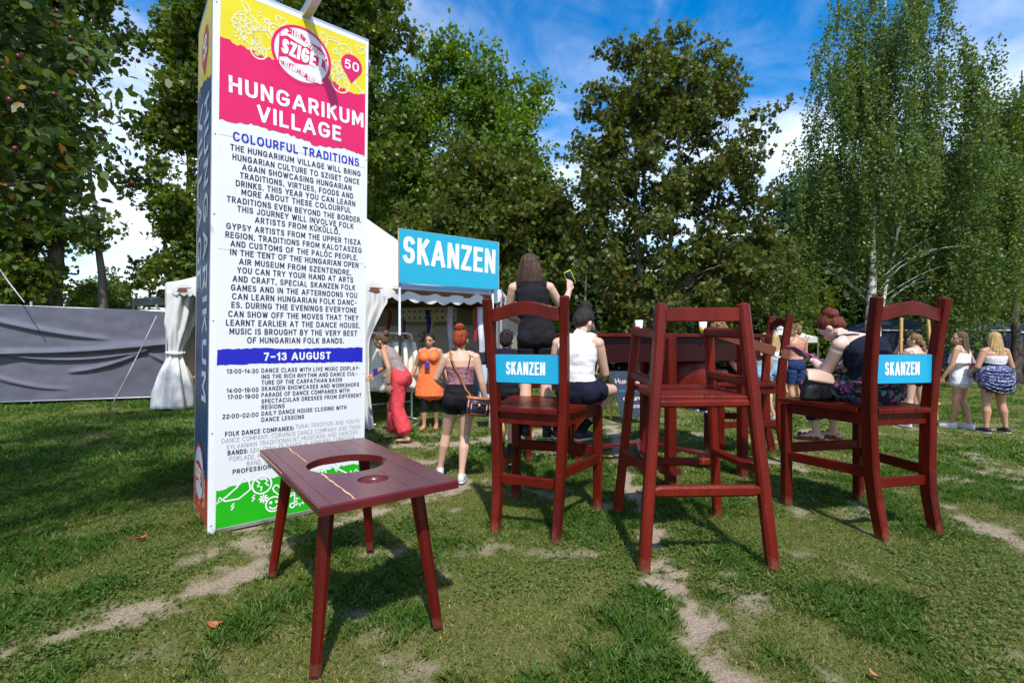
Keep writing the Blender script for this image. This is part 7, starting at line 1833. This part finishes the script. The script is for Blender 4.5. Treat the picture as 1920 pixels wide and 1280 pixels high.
# 5 the woman standing up with a phone
p = Person((.235, 4.66, .600), 0.0, 'woman with brown bob in black sleeveless top, standing high up with a phone', 1.73, skin='skin_fair', voxel=.007, look=R(-24), nod=R(-2),
    pose=dict(wai=(-.012, .005, 1.10), che=(-.035, -.005, 1.28), nec=(-.055, -.015, 1.455), hea=(-.055, .018, 1.59), shL=(-.215, -.01, 1.395), elR=(.262, .10, 1.19), wrR=(.335, .22, 1.385), shR=(.118, .0, 1.40), elL=(-.27, .10, 1.14), wrL=(-.15, .28, 1.08), anL=(-.105, -.02, .085), anR=(.095, -.06, .085), knL=(-.10, .03, .50), knR=(.09, .0, .50)),
    hands=dict(R=dict(d=(.15, .25, 1), n=(-.5, .8, 0), curl=.55)))
p.hair(M['hair_brown'], 'long', .178, wrap=1.62, spread=.22, taper=-.12, back=.0)
p.shell('top', M['black_cloth'], lambda b, t, q: T_(b, .47, .965, t) and q[3] > .050, .011, .005)
p.shell('shorts', M['black_cloth'], lambda b, t, q: T_(b, -.1, .41, t) or legs_(b, t, .42), .010, .005)
p.shell('socks', M['black_cloth'], lambda b, t, q: b in ('shL', 'shR') and t > .60, .006); p.shoes(M['sneaker_dark'], M['blue_shorts'])
mb = MB(); c = p.J['wrR']
for h, m_ in ((.0, 'redc'), (.012, 'white_cloth')): mb.tube([c + Vector((math.cos(t) * .028, math.sin(t) * .028, -.03 + h)) for t in np.linspace(0, 6.283, 14)], .006, 6)
mb.build('wristband', M['redc'], p.root, True)
b_ = p.J['haR'] + Vector((.012, .010, .055)); ph = thing('phone', b_, 'smartphone in a lime green case held up by the woman with the bob', 'phone')
rz_ = Matrix.Rotation(R(-28), 3, 'Y') @ Matrix.Rotation(R(18), 3, 'X')
mb = MB(); mb.box(b_, (.076, .012, .150), rz_, ch=.3); mb.build('case', mat('lime_case', (.35, .62, .04), .4, .05), ph, True)
mb = MB(); mb.box(b_ + rz_ @ Vector((0, -.0066, 0)), (.064, .003, .134), rz_, ch=.2); mb.build('screen', mat('black_glass', (.012, .014, .016), .1, .05), ph, True)
# 6 the woman in white sitting on the left chair
p = Person((.565, 4.12, .98), R(-24), 'dark haired woman with a topknot in a white sleeveless top, sitting on the left chair', 1.70, skin='skin_fair', voxel=.007, look=R(-22), nod=R(38),
    world=dict(pel=(.565, 4.11, 1.085), wai=(.560, 4.10, 1.21), che=(.565, 4.12, 1.38), nec=(.585, 4.17, 1.55), hea=(.632, 4.245, 1.665), shL=(.405, 4.25, 1.49), shR=(.725, 4.08, 1.49), elL=(.36, 4.30, 1.23), wrL=(.50, 4.50, 1.14), elR=(.800, 4.16, 1.225), wrR=(.78, 4.40, 1.13),
               hiL=(.485, 4.155, 1.075), hiR=(.645, 4.07, 1.075), knL=(.575, 4.56, 1.065), knR=(.90, 4.38, 1.06), anL=(.42, 4.50, .69), anR=(.63, 4.40, .69)), toes=dict(L=(.1, 1, 0), R=(.75, .6, 0)))
p.hair(M['hair_dark'], 'topbun')
p.shell('top', M['white_cloth'], lambda b, t, q: T_(b, .30, .965, t) and q[3] > .056, .012, .008)
p.shell('shorts', M['navy_cloth'], lambda b, t, q: T_(b, -.1, .36, t) or legs_(b, t, .50), .010, .005)
p.shell('socks', M['black_cloth'], lambda b, t, q: b in ('shL', 'shR') and t > .72, .007); p.shoes(M['sneaker_dark'])
# 7 the woman in the navy camisole sitting on the right chair
p = Person((3.03, 4.12, .98), R(10), 'auburn haired woman in a navy camisole, bent over on the right chair', 1.72, skin='skin_pale', girth=1.27, voxel=.007, look=R(24), nod=R(58),
    world=dict(pel=(3.08, 4.09, 1.11), wai=(3.075, 4.085, 1.25), che=(3.05, 4.155, 1.405), nec=(2.985, 4.32, 1.55), hea=(2.935, 4.45, 1.625), shL=(2.83, 4.17, 1.475), shR=(3.19, 4.33, 1.485), elL=(2.79, 4.30, 1.22), wrL=(2.83, 4.53, 1.315), elR=(3.10, 4.55, 1.25), wrR=(2.93, 4.62, 1.31),
               hiL=(2.98, 4.09, 1.085), hiR=(3.17, 4.12, 1.085), knL=(2.80, 4.56, 1.07), knR=(3.02, 4.60, 1.07), anL=(2.83, 4.50, .665), anR=(3.03, 4.555, .665)), toes=dict(L=(-.9, .5, 0), R=(-.8, .6, 0)), hands=dict(L=dict(curl=.8), R=dict(curl=.8)))
p.hair(M['hair_auburn'], 'sweptbun')
p.shell('camisole', M['navy_cloth'], lambda b, t, q: T_(b, -.1, .745, t) and q[2] > .120 and q[3] > .055, .020, .008)
for sg in (-1, 1): p.drape('strap', M['navy_cloth'], [p.J['che'].lerp(p.J['nec'], .45) + p.sr * sg * .09 - p.chest_f * .10, p.J['nec'] + p.sr * sg * .10 - p.chest_f * .02, p.J['nec'] + p.sr * sg * .10 + p.chest_f * .06], .0065)
p.shell('trousers', M['floral_dark'], lambda b, t, q: T_(b, -.1, .24, t) or b in ('thL', 'thR') or (b in ('shL', 'shR') and t < .74), .020, .010)
for q in 'LR':
    mb = MB(); c = p.J['an' + q]; t = p.toe(q); rt = t.cross(Vector((0, 0, 1)))
    mb.rings([[Vector((c.x, c.y, c.z - .083 + h)) + t * a + rt * b for a, b in ((-.07, 0), (-.05, -.035), (.06, -.042), (.15, -.045), (.185, 0), (.15, .045), (.06, .042), (-.05, .035))] for h in (0, .022)])
    for a in (.0, .045, .09, .13): mb.tube([c + t * a - rt * .045 + Vector((0, 0, -.06)), c + t * a + Vector((0, 0, -.015 if a < .05 else -.03)), c + t * a + rt * .045 + Vector((0, 0, -.06))], .020, 8)
    mb.build('sandal', M['sandal'], p.root, True)
mb = MB(); c = p.J['wrL']; mb.tube([c + Vector((math.cos(t) * .030, math.sin(t) * .012, math.sin(t) * .028)) for t in np.linspace(0, 6.283, 14)], .007, 6); mb.build('wristband', M['white_cloth'], p.root, True)
b_ = Vector((2.755, 4.60, 1.395)); fa = thing('folded_leaflet', b_, 'pink and blue folded leaflet in the hands of the auburn haired woman', 'leaflet')
rz_ = Matrix.Rotation(R(28), 3, 'Y')
mb = MB(); mb.box(b_, (.24, .15, .006), rz_); mb.build('cover', mat('hot_pink_paper', (.72, .07, .30), .5, .1), fa); mb = MB(); mb.box(b_ + Vector((-.04, 0, .012)), (.16, .14, .005), Matrix.Rotation(R(38), 3, 'Y')); mb.build('page', mat('blue_grey_paper', (.20, .22, .42), .5, .2), fa)
b_ = Vector((2.72, 4.30, 1.06)); hb = thing('handbag', (b_.x, b_.y, .982), 'black leather handbag with a cream flap on the seat of the right chair', 'bag')
mb = MB(); mb.loft([b_ + Vector((0, 0, -.06)), b_ + Vector((0, .0, .02)), b_ + Vector((.01, 0, .10)), b_ + Vector((.01, 0, .155))], [(.175, .085), (.165, .085), (.130, .065), (.10, .045)], (.97, .24, 0), 24)
link_mesh('bag_body', blob(mb, .009, 'bag_body', 2, .008, 12), M['leather_black'], hb)
mb = MB(); mb.loft([b_ + Vector((-.005, -.075, .085)), b_ + Vector((0, -.040, .155)), b_ + Vector((.01, .02, .178))], [(.150, .020), (.130, .026), (.105, .016)], (.97, .24, 0), 20); link_mesh('flap', blob(mb, .008, 'flap', 1), mat('cream_leather', (.50, .36, .28), .5, .1), hb)
mb = MB(); mb.tube([b_ + Vector((.10, .0, .12)), b_ + Vector((.17, -.04, .20)), b_ + Vector((.18, -.07, .10)), b_ + Vector((.13, -.09, -.03)), b_ + Vector((.145, -.10, -.065))], .009, 6); mb.tube([b_ + Vector((.14, -.10, -.02)), b_ + Vector((.15, -.11, -.07))], .012, 6); mb.build('strap', M['leather_black'], hb, True)
# 8 the shirtless man
p = Person(P(1492, 640, 10.1) - Vector((0, 0, EYE)), R(12), 'shirtless tanned man in navy shorts, seen from behind by the white gazebo', 1.84, skin='skin_tan', male=True, look=R(55), pose=dict(elL=(-.25, .0, 1.13), wrL=(-.26, .22, 1.04), elR=(.24, .02, 1.12), wrR=(.20, .24, 1.02)))
p.hair(M['hair_fairbrown'], 'short'); p.shell('shorts', M['blue_shorts'], lambda b, t, q: T_(b, -.1, .30, t) or legs_(b, t, .82), .018, .008); p.shoes(M['sneaker_white'])
# 9 the girl with the braid and the man on stilts behind her
p = Person(P(1716, 640, 8.5) - Vector((0, 0, EYE)), R(4), 'woman with blond braid in white strappy top, seen between the right chair\'s posts', 1.62, skin='skin_fair', girth=1.12, look=R(35), pose=dict(anL=(-.13, .02, .085), anR=(.16, -.06, .085), knR=(.12, .0, .5), elR=(.23, .10, 1.14), wrR=(.14, .28, 1.05), elL=(-.24, .1, 1.14), wrL=(-.14, .28, 1.05)))
p.hair(M['hair_fairbrown'], 'braid'); p.shell('top', M['white_cloth'], lambda b, t, q: T_(b, .36, .78, t), .008); p.shell('shorts', M['black_cloth'], lambda b, t, q: T_(b, -.1, .38, t) or legs_(b, t, .30), .010)
for sg in (-1, 1): p.drape('strap', M['white_cloth'], [p.at(sg * .085, -.12, 1.28), p.at(sg * .105, -.05, 1.42), p.at(sg * .10, .05, 1.42)], .009)
p.shoes(M['sneaker_white'])
dp = 9.3
b_ = P(1716, 640, dp) - Vector((0, 0, EYE))
p = Person(b_ + Vector((.02, .12, .0)), R(180), 'person holding two upright wooden poles, mostly hidden behind the woman with the braid', 1.66, skin='skin_fair', look=R(0),
    world=dict(elR=P(1677, 668, dp + .1), wrR=P(1688, 645, dp), elL=P(1765, 657, dp + .1), wrL=P(1753, 640, dp)), hands=dict(R=dict(d=(.1, 0, 1), n=(0, -1, 0), curl=1.1), L=dict(d=(-.1, 0, 1), n=(0, -1, 0), curl=1.1)))
p.hair(M['hair_brown'], 'short'); p.shell('t_shirt', M['navy_cloth'], lambda b, t, q: T_(b, .30, .96, t) or (b[:2] == 'ua' and t < .4), .012); p.shell('shorts', M['black_cloth'], lambda b, t, q: T_(b, -.1, .38, t) or legs_(b, t, .6), .012); p.shoes(M['sneaker_dark'])
for px, px2, side in ((1690, 1688, 'left'), (1740, 1756, 'right')):
    a, c = P(px, 596, dp - .06), P(px2, 790, dp - .06); c.z = 0.0
    st = thing('wooden_pole', c, 'pale upright wooden pole gripped behind the woman with the braid, on her ' + side, 'pole', 'poles of the stilt walker')
    mb = MB(); mb.beam([c, a], (.052, .040), ch=.2); mb.build('shaft', M['wood_light'], st)
    mb = MB(); mb.box(c.lerp(a, .16), (.12, .10, .05), ch=.15); mb.build('step', M['wood_light'], st)
# 10 the woman in the white playsuit, 11 the blond woman with the shawl
p = Person(P(1801, 640, 8.35) - Vector((0, 0, EYE)), R(26), 'woman with long brown hair in a white off shoulder playsuit, red book behind her back', 1.66, skin='skin_tan', look=R(42), voxel=.008,
    pose=dict(elL=(-.24, .02, 1.12), wrL=(-.27, .14, .90), elR=(.235, -.10, 1.13), wrR=(.06, -.185, 1.10), anL=(-.06, .10, .085), anR=(.085, -.10, .085)), hands=dict(R=dict(d=(-1, .2, .1), n=(0, 1, 0), curl=.7)))
p.hair(M['hair_ash'], 'long', .44, wrap=1.5, spread=.15, taper=-.05, back=.03); p.face(False)
def suit(mb, p=p):
    k = p.s
    mb.loft([p.at(0, 0, .79), p.at(0, 0, .92), p.at(0, 0, 1.06), p.at(0, 0, 1.20), p.at(0, 0, 1.31)], [(.205 * k, .150 * k), (.195 * k, .142 * k), (.155 * k, .118 * k), (.165 * k, .128 * k), (.165 * k, .118 * k)], p.right, 24)
    mb.loft([p.at(0, 0, 1.16), p.at(0, 0, 1.25), p.at(0, 0, 1.31)], [(.245 * k, .155 * k), (.225 * k, .145 * k), (.185 * k, .120 * k)], p.right, 26)
p.loose('playsuit', M['white_cloth'], suit, .012, .012)
for sg in (-1, 1): p.drape('strap', M['white_cloth'], [p.at(sg * .10, -.11, 1.30), p.at(sg * .115, -.03, 1.43), p.at(sg * .11, .06, 1.40)], .008)
p.shoes(M['sneaker_white'])
b_ = p.at(.02, -.205, 1.115); bk = thing('red_book', b_, 'dark red book held behind the back of the woman in white', 'book')
rz_ = p.rot @ Matrix.Rotation(R(4), 3, 'Y'); mb = MB(); mb.box(b_, (.215, .030, .085), rz_, ch=.1); mb.build('cover', mat('red_book_cloth', (.30, .03, .05), .6, .1), bk); mb = MB(); mb.box(b_ + rz_ @ Vector((.003, 0, .002)), (.214, .020, .087), rz_); mb.build('pages', M['white_cloth'], bk)
p = Person(P(1864, 640, 7.95) - Vector((0, 0, EYE)), R(-6), 'blond woman with wavy hair, a blue and white shawl round her hips', 1.64, skin='skin_tan', girth=1.12, voxel=.008,
    pose=dict(elL=(-.265, -.01, 1.12), wrL=(-.235, .17, 1.02), elR=(.265, -.01, 1.12), wrR=(.235, .17, 1.02), anL=(-.135, -.02, .085), anR=(.20, .02, .085), knR=(.15, .05, .5), knL=(-.11, .02, .5)))
p.hair(M['hair_blond'], 'long', .40, wrap=1.45, spread=.12, taper=.10, back=.03, wave=.012)
p.shell('top', M['white_cloth'], lambda b, t, q: T_(b, .40, .76, t), .014, .002); p.shell('shorts', M['black_cloth'], lambda b, t, q: T_(b, -.1, .42, t) or legs_(b, t, .30), .010)
def shawl(mb, p=p):
    k = p.s
    mb.loft([p.at(-.01, -.03, .78), p.at(-.02, -.02, .88), p.at(0, -.02, 1.0), p.at(0, -.01, 1.09)], [(.185 * k, .165 * k), (.255 * k, .185 * k), (.255 * k, .180 * k), (.225 * k, .150 * k)], p.right, 28)
    for j in range(7):
        a = np.linspace(-1.5, 1.5, 13); z0 = 1.085 - .030 * j; dr = .030 + .030 * j
        mb.tube([p.at(.262 * math.sin(t), -.02 - .19 * math.cos(t), z0 - dr * math.cos(t)) for t in a], .0125 * k, 8)
p.loose('shawl', M['shawl'], shawl, .010, .006)
mb = MB(); r_ = random.Random(4)
for i in range(34):
    t = -1.2 + 2.4 * i / 33; a = p.at(.21 * math.sin(t), -.03 - .165 * math.cos(t), .80 + .03 * abs(math.sin(t))); mb.tube([a, a + Vector((r_.uniform(-.015, .015), r_.uniform(-.01, .01), -.06)), a + Vector((r_.uniform(-.02, .02), r_.uniform(-.02, .02), -.13))], [.007, .005, .003], 5)
mb.build('fringe', M['navy_cloth'], p.root, True); p.shoes(M['sneaker_dark'])
# 12 girl in denim shorts, 13 people round the table
p = Person(P(1428, 640, 9.1) - Vector((0, 0, EYE)), R(20), 'woman in a dark bandeau top and light denim shorts, behind the side on chair', 1.62, skin='skin_tan', look=R(30), pose=dict(anR=(.19, -.14, .10), knR=(.13, .02, .50), anL=(-.05, .06, .085)))
p.hair(M['hair_brown'], 'bun'); p.shell('top', M['black_cloth'], lambda b, t, q: T_(b, .60, .76, t), .008); p.shell('shorts', M['denim'], lambda b, t, q: T_(b, -.1, .40, t) or legs_(b, t, .34), .011, .005); p.shoes(M['sneaker_white'])
p = Person(P(1452, 640, 9.9) - Vector((0, 0, EYE)), R(-15), 'woman with long blond hair and light denim shorts, half hidden behind the side on chair', 1.64, skin='skin_fair')
p.hair(M['hair_blond'], 'long', .36, wrap=1.4); p.shell('top', M['white_cloth'], lambda b, t, q: T_(b, .44, .80, t), .009); p.shell('shorts', M['denim'], lambda b, t, q: T_(b, -.1, .40, t) or legs_(b, t, .34), .011); p.shoes(M['sneaker_white'])
sx, sy = 2.98, 6.42
p = Person((sx, sy, .98), R(85), 'person in red top and navy shoes, sitting at the giant table\'s right end', 1.68, skin='skin_fair', look=R(10), nod=R(30),
    world=dict(pel=(sx, sy, 1.085), wai=(sx - .02, sy, 1.22), che=(sx - .07, sy, 1.39), nec=(sx - .15, sy, 1.545), hea=(sx - .23, sy, 1.645), shL=(sx - .12, sy - .16, 1.49), shR=(sx - .12, sy + .16, 1.49), elL=(sx - .17, sy - .22, 1.24), wrL=(sx - .06 + .02, sy - .26, 1.06), elR=(sx - .30, sy + .2, 1.25), wrR=(sx - .45, sy + .1, 1.15),
               hiL=(sx, sy - .085, 1.075), hiR=(sx, sy + .085, 1.075), knL=(sx - .43, sy - .12, 1.065), knR=(sx - .43, sy + .12, 1.065), anL=(sx - .36, sy - .12, .665), anR=(sx - .40, sy + .12, .665)))
p.hair(M['hair_fairbrown'], 'short'); p.shell('top', M['redc'], lambda b, t, q: T_(b, .26, .93, t), .010, .004); p.shell('shorts', M['black_cloth'], lambda b, t, q: T_(b, -.1, .32, t) or legs_(b, t, .45), .012); p.shoes(M['sneaker_navy'])
p = Person((4.15, 10.5, 0), R(150), 'child in a blue printed dress beyond the giant table, mostly hidden by its tub', 1.50, skin='skin_tan', pose=dict(elL=(-.23, .08, 1.12), wrL=(-.14, .26, 1.0), elR=(.23, .08, 1.12), wrR=(.14, .26, 1.0)))
p.hair(M['hair_brown'], 'long', .3)
def dress(mb, p=p):
    k = p.s; mb.loft([p.at(0, 0, .52), p.at(0, 0, .8), p.at(0, 0, 1.06), p.at(0, 0, 1.22), p.at(0, 0, 1.36)], [(.29 * k, .24 * k), (.235 * k, .19 * k), (.155 * k, .118 * k), (.17 * k, .13 * k), (.15 * k, .105 * k)], p.right, 24)
p.loose('dress', M['blue_print_dress'], dress, .013, .014); p.shoes(M['sneaker_white'])
# 14 far figures
for px, dd, skin, top, bot, hr_, lab, rz_ in ((1136, 26, 'skin_tan', 'navy_cloth', 'pink_cloth', 'hair_dark', 'distant person in a pink skirt left above the chalkboard', 0), (1167, 27, 'skin_fair', 'grey_cloth', 'pink_cloth', 'hair_brown', 'distant person in a bright pink skirt above the chalkboard', 20), (1124, 22, 'skin_fair', 'palepink_cloth', 'navy_cloth', 'hair_brown', 'distant person in a pale pink top near the left end of the giant table', 60), (1463, 14.0, 'skin_tan', 'black_cloth', 'grey_cloth', 'hair_dark', 'person in grey shorts farther back, left of the shirtless man', 30), (1190, 33, 'skin_fair', 'white_cloth', 'denim', 'hair_brown', 'small distant person in white farthest across the meadow', -40)):
    p = Person(P(px, 640, dd) - Vector((0, 0, EYE)), R(rz_), lab, 1.66, skin=skin, voxel=.014, pose=dict(anL=(-.10, .12, .085), anR=(.10, -.14, .085)))
    p.hair(M[hr_], 'short'); p.shell('top', M[top], lambda b, t, q: T_(b, .34, .95, t) or (b[:2] == 'ua' and t < .3), .012); p.shell('skirt' if bot == 'pink_cloth' else 'shorts', M[bot], lambda b, t, q: T_(b, -.1, .40, t) or legs_(b, t, .5), .016)
